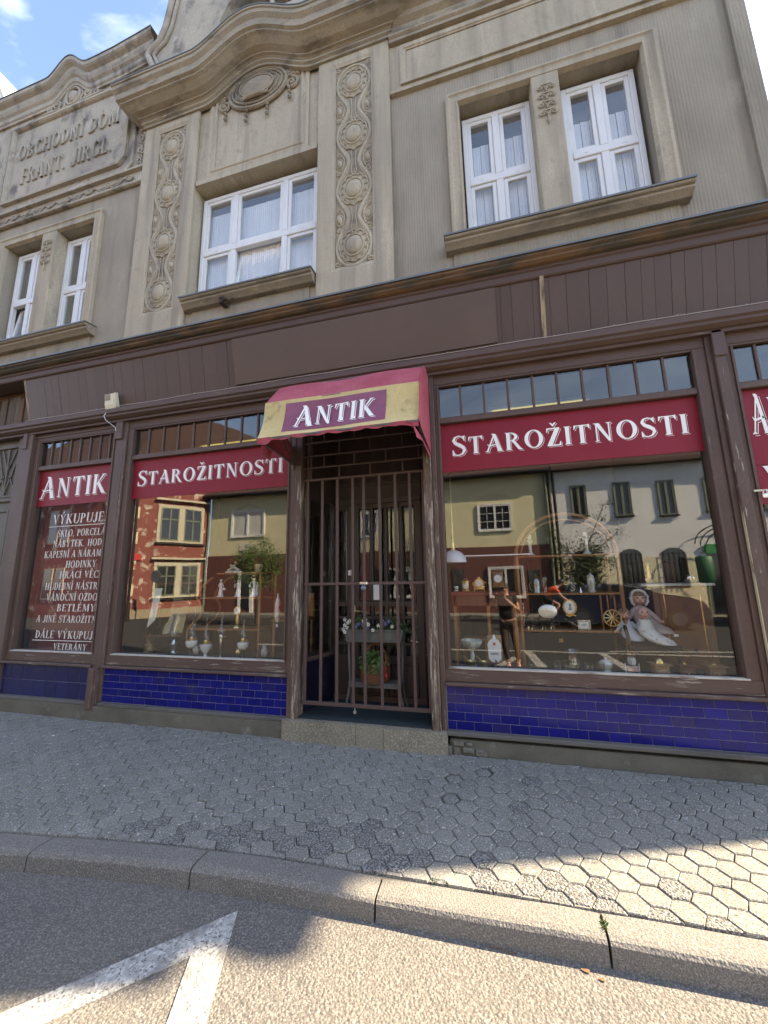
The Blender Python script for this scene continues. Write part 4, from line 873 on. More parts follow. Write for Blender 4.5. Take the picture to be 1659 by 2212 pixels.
part('price_list', litter_m, (-1.26, -1.155, ND-.004, ND-.001, 1.22, 1.42), c=0, parent=door); part('notice', litter_m, (-1.565, -1.535, ND-.004, ND-.001, 1.50, 1.56), (-1.53, -1.51, ND-.004, ND-.001, 1.50, 1.56), c=0, parent=door)
# --- old door at the far left with a diamond of laths above
p = post(-6.26, -6.09, wood1, .0, .12, -.1, 3.53)
b = MB(); b.box(-7.3, -6.26, .06, .12, -.1, 3.50); od = b.build('side_door', old_door_m, shop)
part('transom_rail', old_door_m, (-7.3, -6.26, .03, .06, 2.60, 2.68), (-7.3, -6.26, .02, .03, 2.66, 2.69), (-7.3, -6.26, .03, .06, 3.38, 3.45), parent=od)
b = MB()
for cx in (-6.49, -6.98):
    for (ax, az, bx, bz) in ((-.22, 3.37, .0, 2.72), (.22, 3.37, .0, 2.72), (-.14, 3.37, .0, 3.05), (.14, 3.37, .0, 3.05), (-.22, 2.70, -.05, 2.98), (.22, 2.70, .05, 2.98)):
        d = Vector((bx-ax, 0, bz-az)); n = Vector((d.z, 0, -d.x)).normalized()*.011; b.prism([(cx+ax+n.x, az+n.z), (cx+bx+n.x, bz+n.z), (cx+bx-n.x, bz-n.z), (cx+ax-n.x, az-n.z)], 'y', .045, .062)
    b.box(cx-.012, cx+.012, .04, .062, 2.70, 3.37)
b.box(-6.745, -6.725, .035, .062, 2.68, 3.38); b.box(-6.28, -6.26, .035, .062, 2.68, 3.38); b.build('diamond_lath', old_door_m, od)
for z0, z1 in ((.25, .95), (1.05, 1.55), (1.70, 2.50)):
    for x0, x1 in ((-6.67, -6.33), (-7.2, -6.82)): b = MB(); b.rectmould(x0, x1, z0, z1, [(0, .06), (.01, .045), (.035, .045), (.05, .058)]); b.build('door_panel', old_door_m, od)
part('stone_plinth', concrete, (XL, -6.2, -.05, .12, -.3, .02)); part('side_wall_left', plaster_old, (XL, -7.3, .02, .12, -.3, 3.5), c=0)
part('side_wall_right', plaster_rib, (XR-.08, XR+.018, .125, 9, -.3, 4.36), c=0); part('hasp', cream, (2.10, 2.19, -.056, -.050, 2.085, 2.10), c=.001)
# --- interior shell
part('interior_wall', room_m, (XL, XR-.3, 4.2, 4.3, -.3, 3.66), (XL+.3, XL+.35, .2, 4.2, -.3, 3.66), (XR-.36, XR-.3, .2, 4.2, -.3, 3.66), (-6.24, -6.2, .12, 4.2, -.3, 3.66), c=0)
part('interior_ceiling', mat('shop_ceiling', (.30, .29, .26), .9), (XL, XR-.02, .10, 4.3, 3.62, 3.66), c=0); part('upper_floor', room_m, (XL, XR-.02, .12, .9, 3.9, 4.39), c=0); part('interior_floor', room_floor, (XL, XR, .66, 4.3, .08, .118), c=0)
deck = mat('display_deck', (.10, .085, .065), .5, layers=[(6, 7, .4, .7, (.07, .06, .045), (.4, 3, 1))])
part('display_deck', deck, (-5.93, -4.36, .10, .9, .54, .575), c=0); part('display_deck', deck, (-4.33, -1.93, .10, 1.1, .54, .575), c=0); part('display_deck', deck, (-.44, 1.97, .10, 1.1, .54, .575), c=0); part('display_deck', deck, (2.09, 2.7, .10, .9, .54, .575), c=0)
part('text_screen', mat('brick_reflection', (.17, .04, .038), .8), (-5.93, -4.40, .25, .28, .575, 3.4), c=0)  # red put into the screen stands in for the brick house reflected there
# ceiling lights: the only lit lamps
tube_m = emit_mat('lit_tube', (1.0, .80, .22), .42)
def ceiling_light(x0, x1, lab):
    t = empty('ceiling_light', ((x0+x1)/2, 1.22, 3.62), lab, 'ceiling light', 'strip lights under the shop ceiling')
    b = MB(); b.box(x0-.05, x1+.05, 1.17, 1.27, 3.575, 3.618, .004); b.build('housing', pvc, t)
    b = MB(); b.tube([(x0, 1.22, 3.55), (x1, 1.22, 3.55)], .017, 10); b.build('tube', tube_m, t)
ceiling_light(-4.25, -3.05, 'lit yellowish strip light behind the transom panes of the left STAROŽITNOSTI window'); ceiling_light(.20, 1.30, 'lit yellowish strip light behind the transom panes of the right STAROŽITNOSTI window')

# ================================================================ THINGS ON THE FRONT
# awning
aw = empty('awning', (-1.225, 0, 2.72), 'faded red and cream fabric door canopy lettered ANTIK over the entrance', 'awning')
X0, X1 = -1.98, -.47
fab_r = mat('awning_red', (.36, .055, .080), .75, layers=[(3, 8, .4, .7, (.44, .10, .125), U), (30, 4, .5, .8, (.30, .045, .06), U)], bump=[(4, .022, 'noise', (1, 1, .4)), (14, .006, 'noise', U)])
fab_y = mat('awning_cream', (.60, .47, .22), .8, layers=[(2.5, 8, .42, .66, (.52, .40, .17), U), (7, 9, .60, .72, (.24, .19, .09), (1, 1, 1)), (30, 4, .5, .8, (.48, .38, .16), U)], bump=[(5, .020, 'noise', (1, 1, .4)), (14, .006, 'noise', U)])
def awring(x, prof, end=0): return [(x, -o, z) for o, z in prof]
red_prof = [(.02, 3.56), (.12, 3.545), (.24, 3.50), (.335, 3.445), (.42, 3.355), (.505, 3.255), (.575, 3.175), (.598, 3.150)]
yel_prof = [(.602, 3.152), (.607, 3.10), (.612, 3.02), (.628, 2.94), (.655, 2.86), (.69, 2.79), (.715, 2.750)]
def fabric(prof, x0, x1, n, sag=.014):
    b = MB(); rings = []
    for i in range(n+1):
        t = i/n; x = x0+(x1-x0)*t; s = sag*sin(t*pi*3.3)
        rings.append([(x, -o-s*(.3+.7*sin(pi*j/(len(prof)-1))), z) for j, (o, z) in enumerate(prof)])
    b.loft(rings, False, False, True); return b
fabric(red_prof, X0, X1, 20).build('red_top', fab_r, aw); yl = fabric(yel_prof, X0, X1, 30, .014).build('cream_valance', fab_y, aw)
for x, s in ((X0, -1), (X1, 1)):     # side gussets
    b = MB(); outl = [(o, z) for o, z in red_prof]; b.add([(x, -o, z) for o, z in outl]+[(x, -.02, 3.2), (x+s*.004, -.02, 2.9)], [list(range(len(outl)+2))]); b.build('red_side', fab_r, aw)
    b = MB(); q = [(.598, 3.150)]+yel_prof+[(.45, 2.74), (.2, 2.72), (.03, 2.68), (.02, 2.9)]; b.add([(x, -o, z) for o, z in q], [list(range(len(q)))]); b.build('cream_side' if s > 0 else 'red_side', fab_r if s < 0 else mat('awning_side_cream', (.40, .30, .14), .8), aw)
b = MB(); b.add([(X1+.003, -.60, 3.14), (X1+.004, -.72, 2.76), (X1+.005, -.60, 2.72), (X1+.012, -.06, 2.66), (X1+.006, -.02, 2.95), (X1+.004, -.02, 3.55)], [(0, 1, 2, 3, 4, 5)]); b.build('red_side', fab_r, aw)
b = MB()   # torn and hanging red hem
hem = [(X0+(X1-X0)*i/30, -.716-.004*sin(i), 2.752) for i in range(31)]
low = [(x, y+.006, z-.020-.018*abs(sin(i*.9))-(.03 if i < 3 else 0)-(.02 if i > 27 else 0)) for i, (x, y, z) in enumerate(hem)]
b.loft([hem, low], False, False, True)
b.add([(X0, -.716, 2.75), (X0+.05, -.72, 2.70), (X0-.01, -.62, 2.62), (X0+.02, -.5, 2.60), (X0+.0, -.45, 2.72)], [(0, 1, 2, 3, 4)]); b.add([(X1-.14, -.718, 2.755), (X1-.05, -.722, 2.72), (X1-.02, -.70, 2.60), (X1+.006, -.55, 2.62), (X1+.01, -.08, 2.60), (X1+.008, -.06, 2.70), (X1-.03, -.60, 2.70)], [(0, 1, 2, 3, 6), (6, 3, 4, 5)]); b.build('red_hem', fab_r, aw)
fr = mat('awning_frame', (.13, .12, .12), .5, metal=.4)
b = MB()
for x in (X0+.015, X1-.015): b.tube([(x, -.02, 2.70), (x, -.705, 2.745)], .011, 6); b.tube([(x, -.02, 2.72), (x, -.595, 3.14)], .009, 6); b.tube([(x, -.02, 2.74), (x, -.33, 3.43)], .009, 6)
b.tube([(X0, -.705, 2.742), (X1, -.705, 2.742)], .012, 6); b.tube([(X0, -.592, 3.145), (X1, -.592, 3.145)], .008, 6); b.tube([(X0, -.33, 3.44), (X1, -.33, 3.44)], .008, 6); b.build('frame', fr, aw)
b = MB()
for x in (X0+.015, X1-.015): b.box(x-.012, x+.012, -.060, -.045, 2.64, 2.74, .003)
b.build('hinge_plate', fr, aw)
# the sign patch follows the valance
def on_valance(mb, poly, off, m=None):
    def y_at(z):
        for (o0, z0), (o1, z1) in zip(yel_prof, yel_prof[1:]):
            if z1 <= z <= z0: return o0+(o1-o0)*(z0-z)/(z0-z1)
        return yel_prof[-1][0] if z < 2.8 else yel_prof[0][0]
    def w(x): t = (x-X0)/(X1-X0); return .014*sin(t*pi*3.3)
    def yy(x, z): return -(y_at(z)+w(x)*(.3+.7*max(0, sin(pi*(3.152-z)/.402)))+off)
    n = len(poly); mb.add([(x, yy(x, z), z) for x, z in poly], [list(range(n))])
b = MB(); N_ = 14
for i in range(N_):
    for j in range(6):
        x0, x1 = -1.745+(.985)*i/N_, -1.745+(.985)*(i+1)/N_; z0, z1 = 2.795+.315*j/6, 2.795+.315*(j+1)/6; on_valance(b, [(x0, z0), (x1, z0), (x1, z1), (x0, z1)], .004)
sp = b.build('sign_patch', mat('faded_sign_patch', (.20, .035, .075), .5, layers=[(2, 5, .35, .7, (.26, .085, .14), U)]), aw)
def aw_word(x0, x1, z, h, off, dx, mname, m):
    b = MB(); polys, w = text_polys('ANTIK', .09, 1.12); s = (x1-x0)/w
    for i, q in enumerate(polys):
        q2 = [(x0+dx+px*s, z-dx+py*h) for px, py in q]
        if len(q2) == 4: on_valance(b, q2, off+(i % 7)*.00012)
        else: on_valance(b, q2, off+(i % 7)*.00012)
    b.build(mname, m, aw)
aw_word(-1.635, -.86, 2.85, .19, .0085, .013, 'lettering_shadow_line', vinyl_white); aw_word(-1.635, -.86, 2.85, .19, .0095, .007, 'lettering_gap', MATS['faded_sign_patch']); aw_word(-1.635, -.86, 2.85, .19, .0110, 0, 'lettering', vinyl_white)
# alarm sounder box
al = empty('alarm_box', (-4.46, -.11, 3.60), 'cream plastic alarm siren box on the brown fascia boards', 'alarm box')
b = MB(); P_ = [(-.050, 3.61), (-.105, 3.615), (-.135, 3.70), (-.150, 3.845), (-.115, 3.86)]
b.prism(P_, 'x', -4.60, -4.46); b.build('housing', cream, al)
b = MB(); b.prism([(-.148, 3.852), (-.112, 3.865), (-.048, 3.612), (-.108, 3.612)], 'x', -4.46, -4.435); b.build('side_cover', cream, al)
b = MB()
for i in range(6): z = 3.765+i*.014; y = -.137-.011*(z-3.70)/.145; b.box(-4.592, -4.51, y-.005, y+.004, z, z+.004)
b.box(-4.56, -4.505, -.112, -.104, 3.617, 3.640, .003); b.build('sound_slot', dark_iron, al)
cb = MB(); cb.tube([(-4.57, -.13, 3.60), (-4.59, -.14, 3.56), (-4.56, -.13, 3.50), (-4.50, -.075, 3.44), (-4.465, -.068, 3.41), (-4.46, -.068, 3.37)], .0035, 6)
tag(cb.build('alarm_cable', pvc), 'thin white cable dropping from the alarm box to the post below', 'cable')
cb = MB(); pts = [(-6.0+i*.25, -.118-.003*sin(i*2), 3.674+.004*sin(i*1.3)) for i in range(35)]; cb.tube(pts, .0038, 5)
for i in range(1, 34, 2): cb.ball((pts[i][0], pts[i][1]-.003, pts[i][2]+.002), .006, 6, 4)
tag(cb.build('wall_cable', mat('grey_cable', (.42, .38, .36), .6)), 'long thin pale cable clipped along the brown rail under the fascia boards', 'cable')
# security gate
gt = empty('security_gate', (-1.19, .0, .25), 'brown painted steel bar gate with a padlock closing the entrance', 'gate')
def gb(name, *bx, m=gate_m, c=.003): 
    b = MB()
    for q in bx: b.box(*q, c)
    return b.build(name, m, gt)
GY0, GY1 = .012, .034
gb('bottom_rail', (-1.84, -.55, GY0-.002, GY1+.002, .25, .285)); gb('middle_rail', (-1.835, -.545, GY0-.004, GY1-.002, 1.398, 1.426)); gb('top_rail', (-1.86, -.545, GY0-.002, GY1+.002, 2.505, 2.53)); 
for x in (-1.815, -1.645, -1.475, -1.305, -1.185, -1.017, -.85, -.70, -.562): gb('bar', (x-.0135, x+.0135, GY0, GY1, .27, 2.52))
for z in (2.655, 2.79, 2.94, 3.09, 3.24): gb('grille_rail', (-1.865, -.545, GY0, GY1, z-.008, z+.008))
for r, z in enumerate((2.53, 2.663, 2.798, 2.948, 3.098)):
    x = -1.80+(.17 if r % 2 else 0)
    while x < -.56: gb('grille_upright', (x-.007, x+.007, GY0+.002, GY1-.002, z, (2.647, 2.782, 2.932, 3.082, 3.232)[r]), c=.002); x += .345
for x in (-1.83, -1.79): gb('side_post', (x-.012, x+.012, GY0+.024, GY1+.024, 2.52, 3.25))
b = MB(); b.box(-1.215, -1.165, .002, .014, 1.345, 1.385, .005); b.tube([(-1.20, .008, 1.38), (-1.20, .008, 1.40), (-1.19, .008, 1.412), (-1.18, .008, 1.40), (-1.18, .008, 1.38)], .004, 8); b.build('padlock', mat('padlock_blue', (.15, .2, .3), .3, metal=.8), gt)
b = MB(); b.box(-1.23, -1.15, -.002, .012, 1.40, 1.43, .004); b.build('hasp', steel, gt)
b = MB(); b.lathey([(.016, -.006), (.016, .006)], (-1.285, .008, .215), 12); b.box(-1.29, -1.28, .004, .012, .215, .25); b.build('latch_disc', steel, gt)
# door mat
b = MB(); b.box(-1.96, -.46, -.02, .585, .134, .142, .003)
for i in range(40): b.box(-1.95, -.47, -.012+i*.0148, -.005+i*.0148, .142, .145)
tag(b.build('door_mat', mat('mat_teal', (.014, .026, .032), .95, bump=[(200, .002, 'noise', U)])), 'dark teal ribbed mat on the door step behind the gate', 'mat')
# padlock on the right post
pl = empty('padlock', (2.165, -.06, 2.03), 'small shiny padlock hanging from the pale hasp beside the right window post', 'padlock')
b = MB(); b.box(2.145, 2.185, -.068, -.052, 2.03, 2.068, .006); b.build('body', steel, pl); b = MB(); b.tube([(2.153, -.06, 2.066), (2.153, -.06, 2.085), (2.165, -.06, 2.097), (2.177, -.06, 2.085), (2.177, -.06, 2.066)], .004, 8); b.build('shackle', steel, pl)
# ================================================================ PLANTS IN THE NICHE
leafg = mat('leaf_green', (.07, .15, .03), .5, layers=[(30, 3, .4, .7, (.04, .09, .02), U)]); leafd = mat('ivy_green', (.07, .17, .04), .45, layers=[(30, 3, .4, .7, (.14, .24, .07), U)])
grey_metal = mat('weathered_grey_wood', (.095, .10, .09), .8, layers=[(8, 8, .45, .65, (.17, .17, .15), (1, 1, .3)), (14, 8, .58, .68, (.08, .08, .075), U)])
TX0, TX1, TY0, TY1 = -1.50, -.885, .33, .53
t = empty('plant_stand', ((TX0+TX1)/2, .43, .145), 'weathered grey plant stand with curved legs behind the gate', 'plant stand')
for x, s in ((TX0+.03, -1), (TX1-.03, 1)):
    for y in (TY0+.02, TY1-.02):
        b = MB(); b.tube(smooth([(x, y, .80), (x-s*.005, y, .6), (x-s*.012, y, .42), (x+s*.004, y, .28), (x+s*.035, y, .148)]), .0125, 8); b.build('leg', grey_metal, t)
b = MB(); b.box(TX0+.02, TX1-.02, TY0+.01, TY1-.01, .375, .395, .004); b.box(TX0+.04, TX1-.04, TY0+.012, TY0+.024, .345, .375, .003); b.build('shelf', grey_metal, t)
pt = empty('flower_trough', ((TX0+TX1)/2, .43, .80), 'long grey trough planted with white and violet pansies on the plant stand', 'planter')
b = MB(); b.loft([[(TX0+.01, TY0, .80), (TX1-.01, TY0, .80), (TX1-.01, TY1, .80), (TX0+.01, TY1, .80)], [(TX0-.012, TY0-.012, .925), (TX1+.012, TY0-.012, .925), (TX1+.012, TY1+.012, .925), (TX0-.012, TY1+.012, .925)]])
b.box(TX0-.018, TX1+.018, TY0-.018, TY0-.010, .905, .93, .003); b.build('trough', grey_metal, pt)
b = MB(); b.box(TX0+.01, TX1-.01, TY0+.01, TY1-.01, .92, .932); b.build('soil', joint_m, pt)
def leaves(b, n, box, s0=.015, s1=.03, fn=None, droop=0):
    for _ in range(n):
        x, y, z = (rng.uniform(box[0], box[1]), rng.uniform(box[2], box[3]), rng.uniform(box[4], box[5]))
        if fn and not fn(x, y, z): continue
        s = rng.uniform(s0, s1); a = rng.uniform(0, 2*pi); t = rng.uniform(-.9, .9); d = Vector((cos(a)*cos(t), sin(a)*cos(t), sin(t)-droop)); w = d.cross(Vector((rng.uniform(-1, 1), rng.uniform(-1, 1), 1))).normalized()*s*.36; p = Vector((x, y, z)); up = w.cross(d).normalized()*s*.08
        b.add([p, p+d*s*.45+w, p+d*s, p+d*s*.45-w, p+d*s*.45+up], [(0, 1, 4), (1, 2, 4), (2, 3, 4), (3, 0, 4)])
b = MB(); leaves(b, 1300, (TX0-.05, TX1+.08, TY0-.04, TY1, .90, 1.06), .018, .034, lambda x, y, z: z < 1.0+.05*sin(x*17)+.02*sin(x*41) and (z > .93 or rng.random() < .35)); b.build('foliage', leafg, pt)
pans_w = mat('pansy_white', (.8, .79, .74), .7); pans_v = mat('pansy_violet', (.16, .14, .42), .7); pans_y = mat('pansy_eye', (.55, .40, .03), .7)
def pansy(x, y, z, s, m):
    b = MB()
    for k in range(5):
        a = k*2*pi/5+.3+rng.uniform(-.1, .1); b.add([(x, y, z), (x+s*.9*cos(a-.45), y-.003, z+s*.9*sin(a-.45)), (x+s*1.15*cos(a), y-.006, z+s*1.15*sin(a)), (x+s*.9*cos(a+.45), y-.003, z+s*.9*sin(a+.45))], [(0, 1, 2, 3)])
    b.m = 1; b.ball((x, y-.006, z), s*.22, 6, 4); b.build('pansy_flower', [m, pans_y], pt)
for (x, z, m) in [(-1.50, 1.03, 0), (-1.46, 1.0, 0), (-1.49, .975, 0), (-1.47, .95, 0), (-1.515, .93, 0), (-1.49, .905, 0), (-1.44, 1.02, 0), (-1.28, 1.02, 0), (-1.255, 1.0, 0), (-1.26, 1.035, 0), (-1.23, .985, 0), (-1.30, .975, 1), (-1.34, .99, 1), (-1.27, .955, 1), (-1.245, .95, 1), (-1.09, 1.02, 0), (-1.085, .985, 1), (-1.06, 1.0, 1), (-1.045, .99, 1), (-1.12, .975, 0), (-1.18, .93, 0), (-1.37, .96, 1), (-.98, .965, 0), (-.92, .98, 1), (-1.01, 1.02, 1)]:
    pansy(x, TY0-.045+rng.uniform(0, .03), z, .019, (pans_w, pans_v)[m])
bk = empty('wicker_basket', (-1.20, .43, .396), 'round wicker basket with a tall handle, ivy and a red ribbon on the lower shelf', 'basket')
wick = mat('wicker', (.24, .10, .035), .65, layers=[(60, 4, .45, .6, (.12, .05, .02), (1, 1, 3))], bump=[(60, .006, 'wave', (0, 0, 1)), (40, .006, 'noise', U)])
b = MB(); b.lathe([(.115, 0), (.135, .03), (.150, .09), (.150, .15), (.142, .185), (.135, .186), (.13, .15)], (-1.20, .43, .396), 28)
for k in range(9):
    z = .41+k*.019; r = .137+.016*sin(pi*(k+1)/10)
    b.tube([(-1.20+(r+.004*(1 if (j+k) % 2 else -1))*cos(2*pi*j/36), .43+(r+.004*(1 if (j+k) % 2 else -1))*sin(2*pi*j/36), z) for j in range(36)], .0085, 5, True)
b.build('body', wick, bk)
b = MB(); pts = [(-1.20+.135*cos(a), .43, .57+.20*sin(a)) for a in [i*pi/14 for i in range(15)]]; b.tube(pts, .009, 8); b.build('handle', wick, bk)
b = MB(); leaves(b, 900, (-1.34, -1.04, .28, .55, .50, .72), .02, .04, lambda x, y, z: ((x+1.2)**2+(y-.40)**2)/.030+((z-.61)/.10)**2 < 1.0, .3); leaves(b, 130, (-1.30, -1.08, .25, .30, .52, .60), .018, .03, None, .8); b.build('ivy', leafd, bk)
rib = mat('red_ribbon', (.55, .03, .03), .4); b = MB(); b.tube([(-1.08, .40, .66), (-1.06, .36, .60), (-1.07, .34, .52), (-1.06, .33, .46)], .007, 6); b.ball((-1.055, .36, .60), (.014, .01, .018)); b.ball((-1.05, .33, .47), (.012, .01, .03)); b.build('ribbon', rib, bk)

# ================================================================ THE DISPLAY, LEFT WINDOW
DZ = .576
def L(name, loc, lab, cat, group=None): return empty(name, loc, lab, cat, group)
opal = mat('opal_bowl', (.82, .80, .74), .12, spec=.6, layers=[(22, 4, .70, .72, (.10, .14, .06), U)])
def oil_lamp(x, y, lab, kind='bowl', bowl=.062, h=.50):
    t = L('oil_lamp', (x, y, DZ), lab, 'oil lamp', 'oil lamps in the left window')
    b = MB()
    if kind == 'bowl': b.lathe([(.045, 0), (.046, .008), (.02, .02), (.010, .05), (.014, .07), (.010, .10), (.02, .115)], (x, y, DZ), 16); b.build('base', dark_iron, t); b = MB(); b.lathe([(.015, .105), (.040, .112), (bowl*.95, .135), (bowl+.004, .165), (bowl+.005, .185), (bowl-.004, .19), (.02, .192)], (x, y, DZ), 24); b.build('bowl', opal, t)
    elif kind == 'foot': b.lathe([(.05, 0), (.05, .008), (.022, .02), (.014, .04), (.02, .055), (.045, .085), (.066, .125), (.068, .145), (.072, .15), (.06, .155), (.02, .158)], (x, y, DZ), 24); b.build('base', opal, t)
    else: b.lathe([(.042, 0), (.042, .012), (.014, .02), (.010, .05), (.013, .10), (.010, .15), (.016, .19), (.010, .22)], (x, y, DZ), 14); b.build('base', silver, t)
    z0 = {'bowl': .19, 'foot': .158, 'stick': .22}[kind]
    b = MB(); b.lathe([(.018, 0), (.03, .004), (.03, .012), (.022, .016), (.026, .032), (.020, .045)], (x, y, DZ+z0), 14); b.tube([(x+.028, y, DZ+z0+.02), (x+.05, y, DZ+z0+.024)], .003, 5); b.lathey([(.008, -.002), (.008, .002)], (x+.052, y, DZ+z0+.024), 10); b.build('burner', brass if kind != 'stick' else silver, t)
    b = MB(); s = .034 if kind != 'stick' else .045; b.lathe([(.018, 0), (s, .03), (s+.004, .05), (s-.006, .075), (.017, .10), (.013, .13), (.012, h-z0-.04)], (x, y, DZ+z0+.04), 16, False); b.build('chimney', glass_mat('chimney_glass', 1.9, (.96, .97, .95), 0), t)
oil_lamp(-3.46, .35, 'oil lamp with white opal bowl, leftmost of the lamps in the left window', 'bowl', .062, .46)
oil_lamp(-3.25, .34, 'oil lamp with squat white footed bowl, second lamp from the left', 'foot', .06, .47)
oil_lamp(-3.06, .36, 'tall slender metal oil lamp with flared glass chimney', 'stick', .04, .53)
oil_lamp(-2.75, .34, 'oil lamp with white flower painted bowl, rightmost in the left window', 'bowl', .060, .44)
t = L('oil_lamp', (-3.92, .42, DZ), 'dark oil lamp with tall leaning chimney beside the framed mirror', 'oil lamp', 'oil lamps in the left window')
b = MB(); b.lathe([(.07, 0), (.07, .01), (.03, .03), (.04, .08), (.055, .11), (.03, .14), (.02, .16)], (-3.80, .45, DZ+.02), 16); b.build('base', silver, t); b = MB(); b.lathe([(.02, .0), (.05, .03), (.05, .07), (.018, .11), (.014, .26)], (-3.80, .45, DZ+.18), 14, False); b.build('chimney', MATS['chimney_glass'], t)
t = L('oil_lamp', (-3.66, .62, DZ), 'grey glass oil lamp with bell foot half behind the framed mirror', 'oil lamp', 'oil lamps in the left window')
b = MB(); b.lathe([(.06, 0), (.05, .05), (.02, .09), (.05, .14), (.05, .2), (.02, .24)], (-3.66, .62, DZ), 16); b.build('base', mat('smoky_glass', (.10, .11, .10), .1), t); b = MB(); b.lathe([(.02, .0), (.05, .04), (.045, .1), (.018, .16), (.015, .34)], (-3.66, .62, DZ+.24), 14, False); b.build('chimney', MATS['chimney_glass'], t)
# framed mirror leaning back
t = L('leaning_mirror', (-4.0, .5, DZ), 'wooden framed mirror leaning in the left window with a bright strip reflected', 'mirror')
def tiltbox(b, x0, x1, z0, z1, y, d):
    vs = [(x0, y+.18*(z0-DZ), z0), (x1, y+.18*(z0-DZ)+.08, z0+.02), (x1-.02, y+.18*(z1-DZ)+.08, z1), (x0+.04, y+.18*(z1-DZ), z1)]; b.add(vs+[(a, c+d, e_) for a, c, e_ in vs], [(0, 1, 2, 3), (4, 7, 6, 5), (0, 4, 5, 1), (1, 5, 6, 2), (2, 6, 7, 3), (3, 7, 4, 0)])
b = MB(); tiltbox(b, -4.21, -3.62, DZ+.20, DZ+.235, .36, .03); tiltbox(b, -4.23, -4.19, DZ+.20, DZ+.86, .36, .03); tiltbox(b, -3.66, -3.62, DZ+.20, DZ+.86, .36, .03); tiltbox(b, -4.21, -3.62, DZ+.84, DZ+.88, .36, .03); b.tube([(-4.15, .52, DZ), (-4.15, .42, DZ+.25)], .012, 6); b.tube([(-3.7, .6, DZ), (-3.7, .48, DZ+.25)], .012, 6); b.build('frame', wood_dk, t)
b = MB(); tiltbox(b, -4.19, -3.66, DZ+.235, DZ+.84, .375, .004); b.build('glass', glass_mat('dark_mirror', 1.9, (.25, .25, .25), 0), t)
b = MB(); b.add([(-4.13, .345, DZ+.33), (-4.02, .345, DZ+.42), (-3.995, .40, DZ+.81), (-4.105, .40, DZ+.81)], [(0, 1, 2, 3)]); b.add([(-4.13, .349, DZ+.33), (-4.02, .349, DZ+.42), (-3.995, .404, DZ+.81), (-4.105, .404, DZ+.81)], [(0, 3, 2, 1)])
tag(b.build('paper_sheet', mat('cream_paper', (.80, .77, .66), .8, layers=[(30, 6, .5, .7, (.62, .58, .48), (.5, 1, 1))])), 'tall cream sheet of printed paper standing against the leaning mirror', 'paper')
t = L('column_pedestal', (-4.22, .5, DZ), 'turned honey wood pedestal with a patterned foot at the left edge of the window', 'pedestal')
b = MB(); b.lathe([(.06, 0), (.07, .03), (.05, .07), (.06, .10), (.04, .13), (.05, .17)], (-4.22, .5, DZ), 18); b.build('foot', mat('carved_gilt', (.30, .20, .08), .5, layers=[(25, 4, .45, .6, (.12, .08, .04), U)]), t); b = MB(); b.lathe([(.045, .17), (.055, .22), (.042, .30), (.042, .62), (.06, .66), (.06, .70)], (-4.22, .5, DZ), 18); b.build('shaft', wood_or, t)
# whatnot with swung sides
t = L('whatnot_shelf', (-2.95, .62, DZ), 'curved honey wood whatnot with three shelves in the left window', 'shelf')
def swing(x, s, y):
    return [(x-s*.02, y, DZ), (x-s*.02, y, DZ+.12), (x-s*.10, y, DZ+.30), (x-s*.02, y, DZ+.52), (x+s*.06, y, DZ+.64), (x-s*.02, y, DZ+.74), (x+s*.02, y, DZ+.88), (x+s*.10, y, DZ+.95)]
for y in (.46, .80):
    for x, s in ((-3.50, 1), ): b = MB(); b.tube(smooth([(x+dx, y, DZ+z) for dx, z in ((-.02, 0), (-.08, .12), (-.13, .22), (-.10, .33), (.02, .43), (.07, .54), (.02, .64), (-.02, .70), (.03, .80), (.12, .88), (.20, .93))]), .014, 8); b.build('side_scroll', wood_or, t)
    b = MB(); b.box(-2.64, -2.615, y-.012, y+.012, DZ, DZ+.98, .004); b.build('leg', wood_or, t)
for z, x0, x1 in ((.31, -3.62, -2.61), (.68, -3.46, -2.61), (.975, -3.24, -2.61)): b = MB(); b.box(x0, x1, .44, .83, DZ+z-.010, DZ+z+.010, .005); b.build('shelf_board', wood_or, t)
b = MB(); b.box(-3.52, -2.62, .80, .82, DZ+.0, DZ+.30); b.build('back_panel', wood_dk, t)
